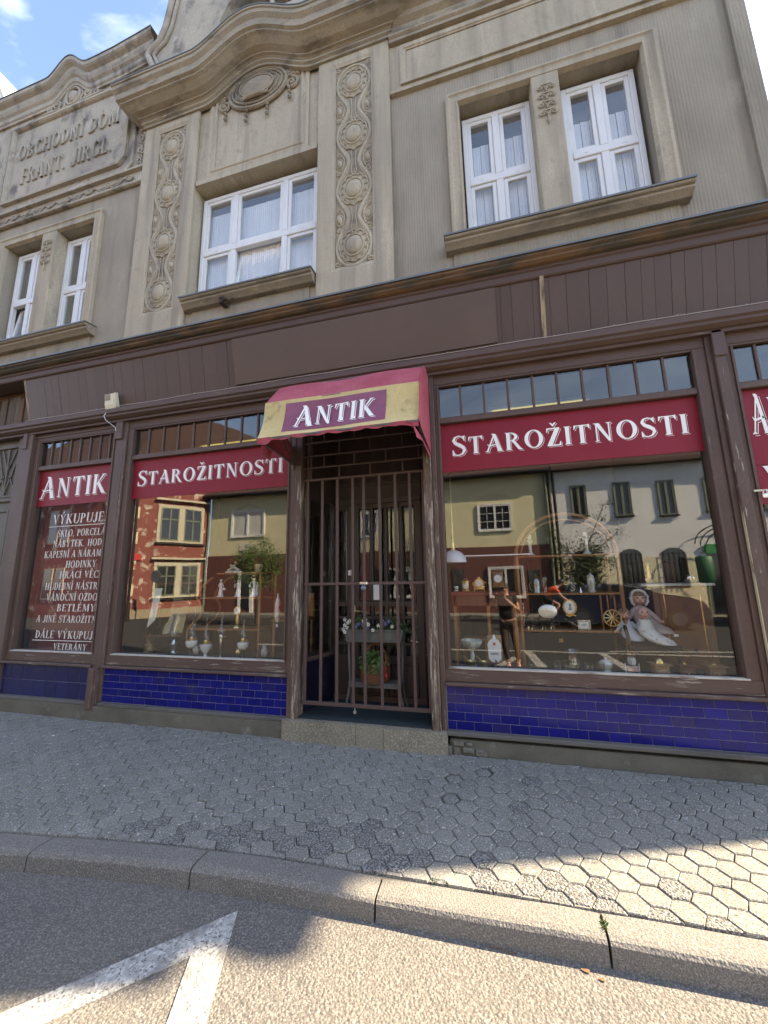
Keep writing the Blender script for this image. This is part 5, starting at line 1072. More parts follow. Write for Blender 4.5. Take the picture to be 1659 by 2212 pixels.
def figurine(x, y, z, h, lab, pose=0):
    b = MB(); k = h/.22
    b.lathe([(.045*k, 0), (.045*k, .012*k), (.03*k, .018*k)], (x, y, z), 16); b.lathe([(.030*k, .018*k), (.028*k, .05*k), (.016*k, .10*k), (.018*k, .13*k), (.020*k, .16*k), (.008*k, .178*k)], (x, y, z), 12); b.ball((x, y, z+.195*k), .016*k)
    if pose == 0: b.tube([(x-.015*k, y, z+.165*k), (x-.02*k, y-.02*k, z+.13*k), (x+.02*k, y-.035*k, z+.12*k)], .006*k, 6); b.tube([(x+.015*k, y, z+.165*k), (x+.04*k, y-.01*k, z+.13*k), (x+.045*k, y, z+.10*k)], .006*k, 6); b.ball((x+.045*k, y, z+.09*k), (.022*k, .02*k, .016*k))
    elif pose == 1: b.tube([(x-.015*k, y, z+.165*k), (x-.045*k, y, z+.15*k), (x-.03*k, y-.02*k, z+.11*k)], .006*k, 6); b.tube([(x+.015*k, y, z+.165*k), (x+.03*k, y-.02*k, z+.14*k), (x, y-.03*k, z+.12*k)], .006*k, 6); b.tube([(x+.02*k, y, z+.018*k), (x+.03*k, y, z+.07*k), (x+.01*k, y, z+.11*k)], .010*k, 6)
    else: b.lathe([(.018*k, .018*k), (.016*k, .03*k), (.015*k, .12*k), (.02*k, .13*k)], (x+.04*k, y, z), 12); b.tube([(x-.015*k, y, z+.165*k), (x-.04*k, y, z+.16*k), (x-.055*k, y, z+.14*k)], .006*k, 6); b.ball((x-.058*k, y, z+.12*k), (.014*k, .014*k, .02*k)); b.tube([(x+.015*k, y, z+.165*k), (x+.04*k, y, z+.15*k), (x+.04*k, y, z+.13*k)], .006*k, 6)
    return tag(b.build('figurine', porcelain), lab, 'figurine', 'porcelain figurines on the whatnot')
figurine(-3.27, .58, DZ+.69, .23, 'white porcelain lady holding a basket, left figurine on the middle shelf', 0)
figurine(-3.02, .58, DZ+.69, .22, 'white porcelain dancer, middle figurine on the middle shelf', 1)
figurine(-2.79, .58, DZ+.69, .24, 'white porcelain figure beside a column, right figurine on the middle shelf', 2)
b = MB(); x, y, z = -3.10, .60, DZ+.985
b.lathe([(.11, 0), (.10, .02), (.05, .03)], (x, y, z), 16, True, 1.2, .6); b.tube([(x-.09, y, z+.03), (x-.03, y, z+.06), (x+.0, y, z+.10)], [.018, .024, .016], 8); b.ball((x+.01, y, z+.13), .018); b.tube([(x+.08, y, z+.03), (x+.03, y, z+.05), (x-.01, y, z+.07)], [.014, .018, .012], 8); b.ball((x-.05, y, z+.095), .017); b.tube([(x, y, z+.10), (x-.05, y-.01, z+.08)], .007, 6)
tag(b.build('figure_group', mat('painted_bisque', (.40, .30, .20), .5, layers=[(12, 4, .45, .55, (.65, .60, .52), U)])), 'reclining couple figure group on the top shelf of the whatnot', 'figurine')
b = MB(); b.lathe([(.03, 0), (.045, .03), (.05, .08), (.055, .10), (.045, .10)], (-2.76, .6, DZ+.985), 16); tag(b.build('cache_pot', mat('pot_pattern', (.62, .56, .40), .3, layers=[(20, 4, .5, .6, (.3, .18, .05), U)])), 'small patterned pot on the right of the whatnot top shelf', 'pot')
t = L('mantel_clock', (-3.0, .55, DZ+.321), 'small gilt clock on a tall stem on the lower shelf of the whatnot', 'clock')
b = MB(); x, y, z = -2.99, .56, DZ+.32; b.lathe([(.055, 0), (.05, .02), (.02, .04), (.03, .08), (.018, .13), (.02, .16)], (x, y, z), 14); b.lathey([(.048, -.02), (.05, 0), (.048, .03)], (x, y, z+.205), 20); b.build('case', brass, t); b = MB(); b.lathey([(.038, -.024), (.038, -.021)], (x, y, z+.205), 20); b.build('dial', porcelain, t); b = MB(); b.box(x-.001, x+.002, y-.028, y-.025, z+.205, z+.235); b.box(x, x+.02, y-.028, y-.025, z+.204, z+.207); b.build('clock_hand', dark_iron, t)
t = L('cranberry_vase', (-2.40, .45, DZ+.36), 'slim white and red striped glass bottle hanging at the right of the left window', 'bottle')
b = MB(); x, y = -2.385, .45; zb_ = .97; b.lathe([(.004, 0), (.022, .02), (.033, .08), (.034, .2), (.022, .27), (.008, .30), (.007, .335), (.011, .34)], (x, y, zb_), 14); b.build('glass_body', mat('pink_striped', (.72, .62, .55), .15, layers=[(9, 2, .5, .53, (.45, .04, .05), (1, 1, .6))]), t); b = MB(); b.box(x-.012, x+.012, y-.01, y-.008, zb_-.045, zb_-.01); b.build('price_tag', litter_m, t)
# chair and carved table at the right
t = L('carved_chair', (-2.3, .62, DZ), 'honey wood chair with turned legs at the right of the left window', 'chair')
b = MB(); b.box(-2.50, -2.10, .50, .86, DZ+.40, DZ+.43, .008); b.build('seat', wood_or, t)
for x in (-2.47, -2.13):
    for y in (.53, .83): b = MB(); b.lathe([(.014, 0), (.02, .04), (.012, .08), (.022, .16), (.014, .22), (.02, .30), (.018, .40)], (x, y, DZ), 10); b.build('leg', wood_or, t)
b = MB(); b.box(-2.50, -2.10, .83, .86, DZ+.43, DZ+.72, .01); b.build('backrest', wood_or, t)
b = MB(); b.box(-2.20, -2.02, .14, .40, DZ, DZ+.004); tag(b.build('white_doily', porcelain), 'white doily lying at the bottom right corner of the left window', 'doily')

# ================================================================ THE DISPLAY, RIGHT WINDOW
t = L('arched_shelf', (.78, .62, DZ), 'honey wood arched shelf unit with bamboo style posts in the right window', 'shelf')
XA, XB = .31, 1.25
for x in (XA, XB):
    b = MB(); b.tube([(x, .55, DZ), (x, .55, 1.66)], .019, 10)
    for z in (.80, .83, 1.10, 1.13, 1.30, 1.45, 1.48): b.tube([(x, .55, z), (x, .55, z+.008)], .0225, 10)
    b.build('post', wood_or, t); b = MB(); b.tube([(x, .92, DZ), (x, .92, 1.66)], .016, 8); b.build('post', wood_or, t)
b = MB(); pts = [((XA+XB)/2-(XB-XA)/2*cos(a), .55, 1.66+.42*sin(a)) for a in [i*pi/24 for i in range(25)]]; b.tube(pts, .017, 8); b.build('arch', wood_or, t)
b = MB(); pts = [((XA+XB)/2-((XB-XA)/2-.05)*cos(a), .56, 1.66+.36*sin(a)) for a in [i*pi/24 for i in range(25)]]; b.tube(pts, .008, 6); b.build('arch', wood_or, t)
for z in (.915, 1.275, 1.655): b = MB(); b.box(XA, XB, .54, .94, z-.010, z+.008, .004); b.build('shelf_board', wood_or, t)
for x in (1.06, 1.12, 1.18): b = MB(); b.tube([(x, .56, .925), (x, .56, 1.26)], .008, 6); b.build('spindle', wood_or, t)
b = MB(); ring(b, 1.13, 1.05, .075, .075, .50, .006, 24)
for k in range(10): a = k*pi/5; b.tube([(1.13+.012*cos(a), .50, 1.05+.012*sin(a)), (1.13+.073*cos(a), .50, 1.05+.073*sin(a))], .0045, 5)
b.ball((1.13, .50, 1.05), .014); tag(b.build('spoked_wheel', brass), 'small spoked wooden wheel leaning on the right post of the arched shelf', 'wheel')
# pale shelf on the left with clocks
t = L('glass_shelf', (.05, .6, 1.67), 'white glass shelf over the clocks at the left of the right window', 'shelf')
b = MB(); b.box(-.22, .46, .50, .80, 1.672, 1.684, .002); b.build('board', mat('white_glass', (.85, .85, .83), .2), t); b = MB(); [b.tube([(x, .79, 1.672), (x, .79, DZ)], .006, 6) for x in (-.2, .44)]; b.build('upright', dark_iron, t)
t = L('clock_cabinet', (-.05, .66, DZ), 'dark cabinet with a dark red top carrying the row of small clocks', 'cabinet')
b = MB(); b.box(-.38, .28, .50, .90, 1.265, 1.30, .004); b.build('top', mat('dark_red_top', (.16, .035, .025), .4), t); b = MB(); [b.box(x, x+.03, y, y+.03, DZ, 1.265) for x in (-.36, -.02, .24) for y in (.52, .85)]; b.build('leg', wood_or, t); b = MB(); b.box(-.37, .27, .52, .54, 1.16, 1.262); b.build('apron', wood_dk, t)
t = L('hanging_lamp', (-.33, .5, 1.60), 'white opal hanging lamp shade with painted flowers and brass finial', 'lamp shade')
b = MB(); b.lathe([(.135, 0), (.135, .012), (.125, .06), (.09, .105), (.04, .13), (.02, .135)], (-.33, .48, 1.61), 28); b.build('shade', mat('opal_shade', (.74, .76, .78), .15, layers=[(13, 3, .68, .70, (.10, .05, .05), U)]), t); b = MB(); b.lathe([(.02, .13), (.022, .15), (.012, .17), (.02, .19), (.008, .22), (.006, 1.2)], (-.33, .48, 1.61), 12); b.build('finial', brass, t)
def clock(x, z, w, h, r, m, lab, top=0, sh='box', y=.58):
    t = L('table_clock', (x, y, z), lab, 'clock', 'small clocks on the dark red cabinet top'); b = MB()
    if sh == 'box':
        b.box(x-w/2, x+w/2, y-.03, y+.05, z+.014, z+h-.012, .004); b.box(x-w/2-.008, x+w/2+.008, y-.038, y+.055, z+h-.014, z+h, .003); b.box(x-w/2-.008, x+w/2+.008, y-.038, y+.055, z+.004, z+.016, .003)
        for s in (-1, 1): b.ball((x+s*w*.45, y-.03, z+.006), .008); 
        if top: b.tube([(x-.02, y, z+h), (x-.015, y, z+h+.02), (x+.015, y, z+h+.02), (x+.02, y, z+h)], .003, 6)
    else:
        b.lathey([(r+.012, -.03), (r+.016, -.01), (r+.016, .04)], (x, y, z+h-r-.02), 22); b.box(x-w*.42, x+w*.42, y-.03, y+.05, z+.02, z+.055, .005); b.box(x-w/2, x+w/2, y-.038, y+.055, z+.045, z+.06, .004)
        for s in (-1, 1): b.tube([(x+s*w*.45, y-.03, z), (x+s*w*.40, y-.03, z+.025), (x+s*w*.44, y-.03, z+.05)], .006, 6); spiral(b, x+s*w*.42, z+.085, .022, y-.02, .006, 1.2, 0, s, 12)
        b.ball((x, y, z+h), (.02, .015, .012))
    b.build('case', m, t); dz_ = z+h*.52 if sh == 'box' else z+h-r-.02
    b = MB(); b.lathey([(r, -.041), (r, -.038)], (x, y, dz_), 22); b.build('dial', porcelain, t)
    b = MB(); b.tube([(x, y-.0435, dz_), (x-.0*r, y-.0435, dz_+.0)], .001, 4)
    for (a, l) in ((pi*.95, .72), (-.9, .5)): b.prism([(x-.0018*sin(a), dz_+.0018*cos(a)), (x+r*l*cos(a), dz_+r*l*sin(a)), (x+.0018*sin(a), dz_-.0018*cos(a))], 'y', y-.0435, y-.0425)
    for k in range(12): a = k*pi/6; b.box(x+r*.82*cos(a)-.0018, x+r*.82*cos(a)+.0018, y-.0432, y-.0420, dz_+r*.82*sin(a)-.0035, dz_+r*.82*sin(a)+.0035)
    b.build('clock_hand', dark_iron, t)
CZ = 1.302
clock(-.325, CZ, .032, .060, .012, silver, 'tiny silver clock, leftmost on the dark red cabinet top'); clock(-.225, CZ, .062, .115, .026, brass, 'tall brass carriage clock with white dial beside the tiny silver clock', 1)
clock(-.085, CZ, .12, .145, .034, brass, 'gilt mantel clock with scroll feet and domed top', 0, 'round'); clock(.11, CZ+.04, .11, .18, .040, wood_or, 'wooden mantel clock with the biggest white dial', 0, 'box')
b = MB(); x = .49; b.lathe([(.045, 0), (.046, .01), (.04, .02), (.044, .08), (.042, .13), (.03, .145), (.034, .15), (.02, .17), (.006, .18), (.008, .19)], (x, .62, 1.284), 12); b.tube([(x-.04, .62, 1.40), (x-.07, .62, 1.37), (x-.06, .62, 1.32), (x-.04, .62, 1.30)], .005, 6); tag(b.build('coffee_pot', mat('pewter', (.30, .30, .28), .3, metal=1)), 'fluted pewter coffee pot on the middle shelf of the arched unit', 'coffee pot')
cryst = glass_mat('crystal', 1.8, (.93, .94, .90), 0)
frost = mat('frosted_glass', (.62, .63, .58), .12, layers=[(25, 3, .45, .6, (.35, .35, .33), (1, 1, .3))])
for x, lab in ((.46, 'cut glass candlestick, left one on the top of the arched shelf'), (1.00, 'cut glass candlestick, right one on the top of the arched shelf, with a tag')):
    b = MB(); b.lathe([(.045, 0), (.043, .01), (.02, .03), (.015, .05), (.016, .10), (.024, .135), (.033, .155), (.022, .17), (.014, .18), (.022, .185), (.022, .22), (.018, .222)], (x, .62, 1.664), 8); tag(b.build('candlestick', frost), lab, 'candlestick', 'glass candlesticks')
b = MB(); b.lathey([(.002, -.004), (.085, -.004), (.09, .0), (.085, .004)], (.575, .60, 1.10), 32, 1.0, .74); tag(b.build('oval_tray', mat('brushed_silver', (.72, .70, .64), .35, metal=.6)), 'oval silver tray standing on the lower shelf of the arched unit', 'tray')
t = L('cameo_plate', (.78, .59, 1.05), 'gilt framed white cameo plate with a lady on the lower shelf', 'plate')
b = MB(); ring(b, .78, 1.145, .057, .070, .58, .010, 28, .003, 14); b.tube([(.74, .58, 1.07), (.77, .575, 1.055), (.80, .58, 1.07), (.83, .575, 1.06)], .008, 6); b.build('rim', brass, t); b = MB(); b.lathey([(.052, -.002), (.052, .004)], (.78, .582, 1.145), 28, 1, 1.24); b.build('plate', porcelain, t); b = MB(); b.ball((.785, .578, 1.165), (.011, .003, .014)); b.loft([[(.765, .577, 1.115), (.80, .577, 1.115), (.80, .579, 1.115), (.765, .579, 1.115)], [(.778, .577, 1.155), (.79, .577, 1.155), (.79, .579, 1.155), (.778, .579, 1.155)]]); b.build('cameo_figure', mat('cameo_grey', (.25, .24, .24), .6), t)
t = L('picture_frame', (.90, .60, .925), 'small silver picture frame with a faint print standing on the lower shelf', 'picture frame')
b = MB(); b.rectmould(.84, .955, .928, 1.02, [(0, .60), (0, .585), (.012, .585), (.014, .592)]); b.build('frame', silver, t); b = MB(); b.box(.852, .943, .592, .598, .94, 1.008); b.m = 1; b.ball((.897, .590, .975), (.022, .002, .010)); b.build('print', [litter_m, mat('print_green', (.35, .42, .33), .8)], t)
for i, (x, lab) in enumerate(((.42, 'small silver salt with a price card, leftmost on the lower shelf'), (.52, 'small silver footed salt, middle one on the lower shelf'), (.60, 'small silver footed salt, nearest the centre of the lower shelf'))):
    b = MB(); b.lathe([(.012, .022), (.022, .03), (.024, .045), (.028, .048), (.020, .045), (.004, .028)], (x, .58, .924), 14); [b.tube([(x+.018*cos(a), .58+.018*sin(a), .948), (x+.022*cos(a), .58+.022*sin(a), .924)], .003, 5) for a in (0, 2.1, 4.2)]
    if i == 0: b.box(x-.05, x-.034, .57, .574, .925, .955)
    tag(b.build('salt_cellar', silver), lab, 'salt cellar', 'silver salts on the lower shelf')
for x in (.70, .96, 1.08):
    b = MB(); b.lathe([(.022, 0), (.02, .004), (.004, .01), (.004, .035), (.022, .05), (.028, .075), (.026, .075)], (x, .62, 1.284), 12); tag(b.build('small_goblet', cryst), {.70: 'small glass goblet beside the pewter pot on the middle shelf', .96: 'small glass goblet in the centre right of the middle shelf', 1.08: 'small glass goblet near the right post of the middle shelf'}[x], 'goblet', 'glass goblets on the middle shelf')
b = MB(); b.lathe([(.035, 0), (.036, .01), (.03, .03), (.036, .08), (.038, .13), (.03, .15), (.034, .158), (.018, .175), (.006, .185), (.01, .195)], (1.02, .68, 1.284), 12); tag(b.build('glass_jar', frost), 'lidded cut glass jar on the middle shelf under the right candlestick', 'jar')
# coffee mill in white enamel
t = L('wall_coffee_mill', (.03, .42, DZ), 'white enamel wall coffee mill lettered KAFFEE with a red crest on a wooden board', 'coffee mill')
b = MB(); b.box(-.035, .105, .47, .49, DZ+.03, DZ+.30, .004); b.build('board', wood_lt, t)
b = MB(); o8_ = [(-.038, .66), (-.045, .80), (-.02, .835), (.005, .85), (.055, .85), (.08, .835), (.105, .80), (.098, .66), (.06, .63), (0, .63)]; b.prism([(x*.86+.004, z) for x, z in o8_], 'y', .40, .465); b.lathe([(.02, 0), (.014, .02), (.008, .03), (.01, .04)], (.03, .43, .848), 10); b.build('hopper', porcelain, t)
b = MB(); b.box(.018, .042, .397, .3995, .79, .815); b.build('crest', mat('crest_red', (.6, .04, .03), .5), t); b = MB(); write(b, 'KAFFEE', -.008, .066, .70, .020, .3985, .001); b.build('lettering', dark_iron, t)
b = MB(); b.tube([(.03, .41, .66), (.05, .38, .62), (.10, .36, .585)], .007, 6); b.lathe([(.035, 0), (.03, .03), (.022, .055)], (.03, .43, .577), 12); b.build('crank', dark_iron, t)
for x, lab in ((-.20, 'brass mortar with leaning pestle under the glass compote'), (-.075, 'brass mortar with leaning pestle next to the enamel coffee mill')):
    t = L('mortar', (x, .36, DZ), lab, 'mortar', 'brass mortars'); b = MB(); b.lathe([(.035, 0), (.036, .008), (.026, .015), (.04, .03), (.05, .065), (.055, .07), (.045, .068), (.03, .03)], (x, .36, DZ), 18); b.build('bowl', brass, t); b = MB(); b.tube([(x+.01, .36, DZ+.04), (x-.04, .36, DZ+.085), (x-.07, .36, DZ+.115)], .006, 6); b.build('pestle', brass, t)
b = MB(); b.lathe([(.05, 0), (.045, .012), (.015, .03), (.02, .07), (.026, .10), (.016, .14), (.03, .16), (.085, .19), (.105, .225), (.11, .25), (.105, .25), (.08, .20), (.01, .165)], (-.19, .47, DZ), 14); tag(b.build('glass_compote', frost), 'cut glass compote bowl on a tall foot at the left of the right window', 'glass bowl')
b = MB(); b.box(-.29, -.04, .60, .80, .80, .82, .003); [b.box(x, x+.02, y, y+.02, DZ, .80) for x in (-.29, -.06) for y in (.6, .78)]; tag(b.build('low_stand', wood_or), 'low honey wood stand behind the glass compote', 'stand')
b = MB(); b.lathe([(.03, 0), (.03, .01), (.02, .02), (.012, .028)], (-.235, .17, DZ), 12); b.ball((-.235, .17, DZ+.03), .014); tag(b.build('silver_bell', silver), 'tiny silver bell at the front left corner of the right window', 'bell')
b = MB(); b.lathe([(.028, 0), (.03, .01), (.018, .02), (.02, .035)], (-.12, .18, DZ), 12); tag(b.build('silver_cup', silver), 'small dark silver cup beside the tiny bell at the window front', 'cup')
gl = MB(); rib_ = 14
gx = [(.37, 'first'), (.46, 'second'), (.58, 'third'), (.67, 'fourth'), (.85, 'fifth'), (.945, 'last')]
gme = MB(); gme.loft([[(r*(1+.05*(j % 2))*cos(2*pi*j/28), r*(1+.05*(j % 2))*sin(2*pi*j/28), z) for j in range(28)] for r, z in ((.026, 0), (.028, .004), (.032, .05), (.035, .095), (.033, .095), (.030, .05), (.024, .012))], True, True, False); gme = gme.mesh('tumbler', cryst)
for x, n in gx: tag(place('tumbler', gme, (x, .34, DZ+.006)), n+' from the left in the row of ribbed glass tumblers on the deck', 'glass', 'ribbed glass tumblers')
b = MB(); b.loft([[(.74+r*(1+.06*(j % 2))*cos(2*pi*j/28), .42+r*(1+.06*(j % 2))*sin(2*pi*j/28), DZ+z) for j in range(28)] for r, z in ((.04, 0), (.05, .01), (.06, .06), (.052, .12), (.05, .15), (.068, .185), (.066, .185), (.046, .15), (.05, .1))], True, False, False); tag(b.build('glass_pitcher', cryst), 'large ribbed glass pitcher behind the row of tumblers', 'pitcher')
b = MB(); b.lathe([(.16, 0), (.175, .006), (.18, .012), (.165, .010), (.15, .006)], (.66, .26, DZ), 32, True, 1, .40); tag(b.build('oval_dish', porcelain), 'white oval dish lying in front of the tumblers', 'dish')
b = MB(); b.lathe([(.075, .008), (.08, .012), (.07, .013)], (.60, .26, DZ), 24, True, 1, .5); b.lathe([(.075, .008), (.08, .012), (.07, .013)], (.78, .26, DZ), 24, True, 1, .5); tag(b.build('wooden_coasters', wood_or), 'pair of round brown coasters lying in the white oval dish', 'coaster')
b = MB(); b.box(.70, .715, .86, .87, .77, .80); b.box(.72, .735, .86, .87, .77, .80); b.box(.695, .74, .855, .86, .765, .772); tag(b.build('brass_tag', brass), 'tiny brass fitting glinting behind the glass pitcher', 'fitting')
# dolls on an armchair
skin_d = mat('bisque_skin', (.62, .36, .27), .35); lace = mat('white_lace', (.66, .66, .62), .9, layers=[(18, 4, .55, .62, (.40, .40, .38), U)], bump=[(25, .006, 'noise', U)]); hair_d = mat('doll_hair', (.20, .11, .055), .6)
t = L('leather_chair', (1.42, .62, DZ), 'dark leather chair with brass nails seating the three dolls', 'chair')
lea = mat('dark_leather', (.05, .028, .022), .4, bump=[(20, .004, 'noise', U)])
b = MB(); b.box(1.24, 1.66, .46, .86, DZ+.16, DZ+.25, .03); b.build('seat', lea, t); b = MB(); b.box(1.24, 1.66, .84, .92, DZ+.2, DZ+.66, .03); b.build('backrest', lea, t)
b = MB(); [b.ball((1.25+i*.0165, .458, DZ+.175), .004, 6, 4) for i in range(25)]; b.build('nail_row', brass, t)
for x in (1.26, 1.63):
    for y in (.48, .88): b = MB(); b.box(x-.015, x+.015, y-.015, y+.015, DZ, DZ+.17, .003); b.build('leg', wood_dk, t)
b = MB(); b.tube([(1.24, .47, DZ+.25), (1.23, .5, DZ+.38), (1.25, .6, DZ+.42), (1.24, .85, DZ+.46)], .016, 8); b.build('armrest', wood_dk, t)
def doll(x, y, z, k, lab, bonnet=False, bald=False, lean=0, skirt=1.0, arm=True, dm=None):
    t = L('doll', (x, y, z), lab, 'doll', 'dolls on the leather chair'); b = MB(); hx = x+lean*.5; hz = z+.20*k
    b.ball((hx, y, hz+.055*k), (.046*k, .045*k, .055*k), 16, 12); b.ball((hx-.018*k, y-.036*k, hz+.035*k), .016*k); b.ball((hx+.018*k, y-.036*k, hz+.035*k), .016*k); b.ball((hx, y-.046*k, hz+.045*k), (.006*k, .008*k, .008*k), 8, 6); b.tube([(hx, y, hz+.02*k), (hx, y, hz-.02*k)], .018*k, 8)
    b.build('head', skin_d, t)
    b = MB()
    for s in (-1, 1): b.ball((hx+s*.018*k, y-.041*k, hz+.062*k), (.007*k, .004*k, .0055*k), 8, 6)
    b.build('eyes', dark_iron, t); b = MB(); b.ball((hx, y-.043*k, hz+.022*k), (.009*k, .004*k, .004*k), 8, 5); b.build('mouth', mat('doll_lips', (.5, .07, .06), .4), t)
    if bonnet:
        b = MB(); b.ball((hx, y+.016*k, hz+.062*k), (.060*k, .045*k, .066*k), 18, 10); b.tube([(hx+(.060*k+.004*cos(i*2.1))*cos(a), y-.018*k, hz+.055*k+.068*k*sin(a)) for i, a in enumerate([-.9+j*(pi+1.8)/26 for j in range(27)])], .010*k, 6); b.build('lace_bonnet', lace, t)
        b = MB(); b.ball((hx, y-.008*k, hz+.088*k), (.043*k, .036*k, .026*k), 12, 8); b.build('hair', hair_d, t)
    elif not bald: b = MB(); b.ball((hx, y+.010*k, hz+.070*k), (.056*k, .048*k, .054*k), 14, 9); b.build('hair', mat('doll_hair_grey', (.30, .20, .15), .8), t)
    b = MB(); b.loft([[(x+lean*(1-q)*.3+r*1.15*cos(2*pi*j/20)+sh, y+r*.8*sin(2*pi*j/20)-fy, z+zz) for j in range(20)] for q, (r, zz, fy, sh) in zip((0, .2, .4, .6, .8, 1), ((.035*k, .195*k, 0, 0), (.055*k, .15*k, .0, .0), (.06*k, .10*k, .01, .01*skirt), (.075*k, .06*k, .03*k, .04*skirt*k), (.085*k, .03*k, .05*k, .08*skirt*k), (.07*k, -.005*k, .06*k, .12*skirt*k)))], True, True, True)
    if arm:
        for s in (-1, 1): b.tube([(x+s*.04*k, y, z+.17*k), (x+s*.075*k, y-.02*k, z+.13*k), (x+s*.11*k, y-.04*k, z+.09*k)], [.020*k, .022*k, .016*k], 8)
    b.build('dress', dm or lace, t)
    if arm:
        b = MB()
        for s in (-1, 1):
            px, py, pz = x+s*.118*k, y-.045*k, z+.082*k; b.ball((px, py, pz), .014*k)
            for q in range(4): b.tube([(px, py, pz), (px+s*(.012+.004*q)*k, py-.006*k, pz-.010*k+q*.005*k), (px+s*.022*k, py-.008*k, pz-.014*k+q*.006*k)], .0035*k, 5)
        b.build('hands', skin_d, t)
doll(1.42, .66, .915, 1.2, 'tallest doll in a frilled white bonnet, sitting at the back of the leather chair', True, dm=mat('pink_knit', (.50, .38, .33), .9))
doll(1.385, .48, .835, 1.05, 'bald baby doll in a long lace dress in front of the bonnet doll', False, True, 0, 1.05, False)
doll(1.265, .57, .85, .90, 'small brown haired doll in white at the left of the chair', False, False, -.02, .45, dm=mat('white_blue_dress', (.50, .53, .56), .9))
b = MB(); b.box(1.60, 1.635, .455, .458, .895, .915); tag(b.build('price_card', litter_m), 'small white price card on the leather chair beside the dolls', 'card')
# inlaid cabinet with marble top
t = L('inlaid_cabinet', (1.75, .9, DZ), 'brown inlaid cabinet with white marble top behind the dolls', 'cabinet')
inl = mat('inlaid_veneer', (.22, .095, .04), .25, layers=[(4, 7, .4, .7, (.15, .06, .025), (1, 1, .5)), (9, 4, .66, .69, (.42, .28, .12), U)])
b = MB(); b.box(1.55, 2.02, .66, 1.05, DZ, 1.335, .004); b.build('carcass', inl, t); b = MB(); b.box(1.44, 2.05, .60, 1.08, 1.337, 1.362, .005); b.build('marble_top', marble, t); b = MB(); b.box(1.60, 1.97, .648, .659, .70, 1.30, .003); b.build('door', inl, t); b = MB(); b.rectmould(1.63, 1.94, .74, 1.26, [(0, .646), (.006, .641), (.012, .646)]); b.build('inlay_line', brass, t)
b = MB(); pts = []
b.box(1.66, 1.78, .70, .72, 1.364, 1.58, .004); tag(b.build('dark_lantern', mat('dark_red_glass', (.05, .02, .02), .15)), 'dark glass lantern standing in the middle of the marble top', 'lantern')
b = MB(); b.lathe([(.03, 0), (.02, .015), (.028, .03), (.02, .05), (.026, .07), (.014, .10), (.02, .13), (.012, .17), (.018, .2)], (1.55, .70, 1.363), 10); b.ball((1.535, .68, 1.40), (.03, .012, .018)); tag(b.build('gilt_figure', brass), 'gilt cupid candlestick at the left of the marble top', 'candlestick')
for i, (x, m_, lab, bell_) in enumerate(((1.43, wood_lt, 'light wooden coffee grinder with brass dome, left of the three grinders', 1), (1.62, mat('reddish_wood', (.15, .06, .04), .4), 'reddish wooden coffee grinder with open brass hopper, middle of three', 0), (1.84, wood_lt, 'light wooden coffee grinder with wide top plate, right of three', 0))):
    t = L('coffee_grinder', (x, .38, DZ), lab, 'coffee grinder', 'wooden coffee grinders'); y = .38
    b = MB(); b.box(x-.055, x+.055, y-.055, y+.055, DZ, DZ+.09, .004); b.box(x-.075, x+.075, y-.075, y+.075, DZ+.09, DZ+.102, .004); b.build('box', m_, t)
    b = MB(); b.box(x-.042, x+.042, y-.060, y-.055, DZ+.012, DZ+.055, .003); b.m = 1; b.ball((x, y-.064, DZ+.034), .007); b.build('drawer', [m_, brass], t)
    b = MB()
    if bell_: b.lathe([(.042, 0), (.040, .02), (.028, .04), (.01, .052)], (x, y, DZ+.102), 16)
    else: b.lathe([(.018, 0), (.014, .02), (.03, .045), (.05, .062), (.052, .068), (.04, .06), (.012, .03)], (x, y, DZ+.102), 18)
    b.build('hopper', brass, t)
    b = MB(); b.tube([(x, y, DZ+.13), (x, y, DZ+.19), (x+.04, y-.02, DZ+.20), (x+.09, y-.03, DZ+.20)], .005, 6); b.lathe([(.006, 0), (.014, .02), (.008, .03)], (x+.09, y-.03, DZ+.20), 10); b.build('crank', dark_iron, t)
b = MB(); x, y = 1.20, .34; b.box(x-.04, x+.04, y-.02, y+.02, DZ+.03, DZ+.08, .004); [b.tube([(x+s*.05, y, DZ), (x+s*.055, y, DZ+.10)], .006, 8) for s in (-1, 1)]; b.lathe([(.03, .09), (.036, .12), (.03, .15), (.032, .15)], (x, y, DZ), 14); tag(b.build('cut_glass_stand', frost), 'sparkling cut glass stand with a pink card left of the coffee grinders', 'glass stand')
b = MB(); b.box(x-.036, x+.036, y-.024, y-.021, DZ+.034, DZ+.076); tag(b.build('pink_card', mat('pink_card', (.6, .32, .25), .7)), 'pink card inside the cut glass stand', 'card')

# --- more small wares
def ware(name, x, y, z, prof, m, lab, cat, n=14, group=None, sx=1, sy=1):
    b = MB(); b.lathe(prof, (x, y, z), n, True, sx, sy); return tag(b.build(name, m), lab, cat, group)
ware('tall_vase', .575, .64, 1.284, [(.024, 0), (.026, .01), (.018, .03), (.028, .10), (.034, .15), (.03, .16)], cryst, 'tall flared glass vase right beside the pewter coffee pot', 'vase')
ware('decanter', .84, .66, 1.284, [(.03, 0), (.034, .02), (.034, .08), (.014, .11), (.012, .14), (.018, .145), (.010, .15), (.016, .17), (.004, .185)], cryst, 'stoppered glass decanter in the middle of the middle shelf', 'decanter')
ware('small_bell', .90, .60, 1.284, [(.018, 0), (.016, .015), (.008, .028), (.004, .05), (.008, .055)], silver, 'small white metal bell in front of the decanter', 'bell')
ware('green_goblet', .78, .62, 1.284, [(.02, 0), (.018, .004), (.004, .01), (.004, .03), (.02, .04), (.024, .065)], glass_mat('green_glass', 1.6, (.55, .8, .6), 0), 'small greenish goblet left of the decanter', 'goblet')
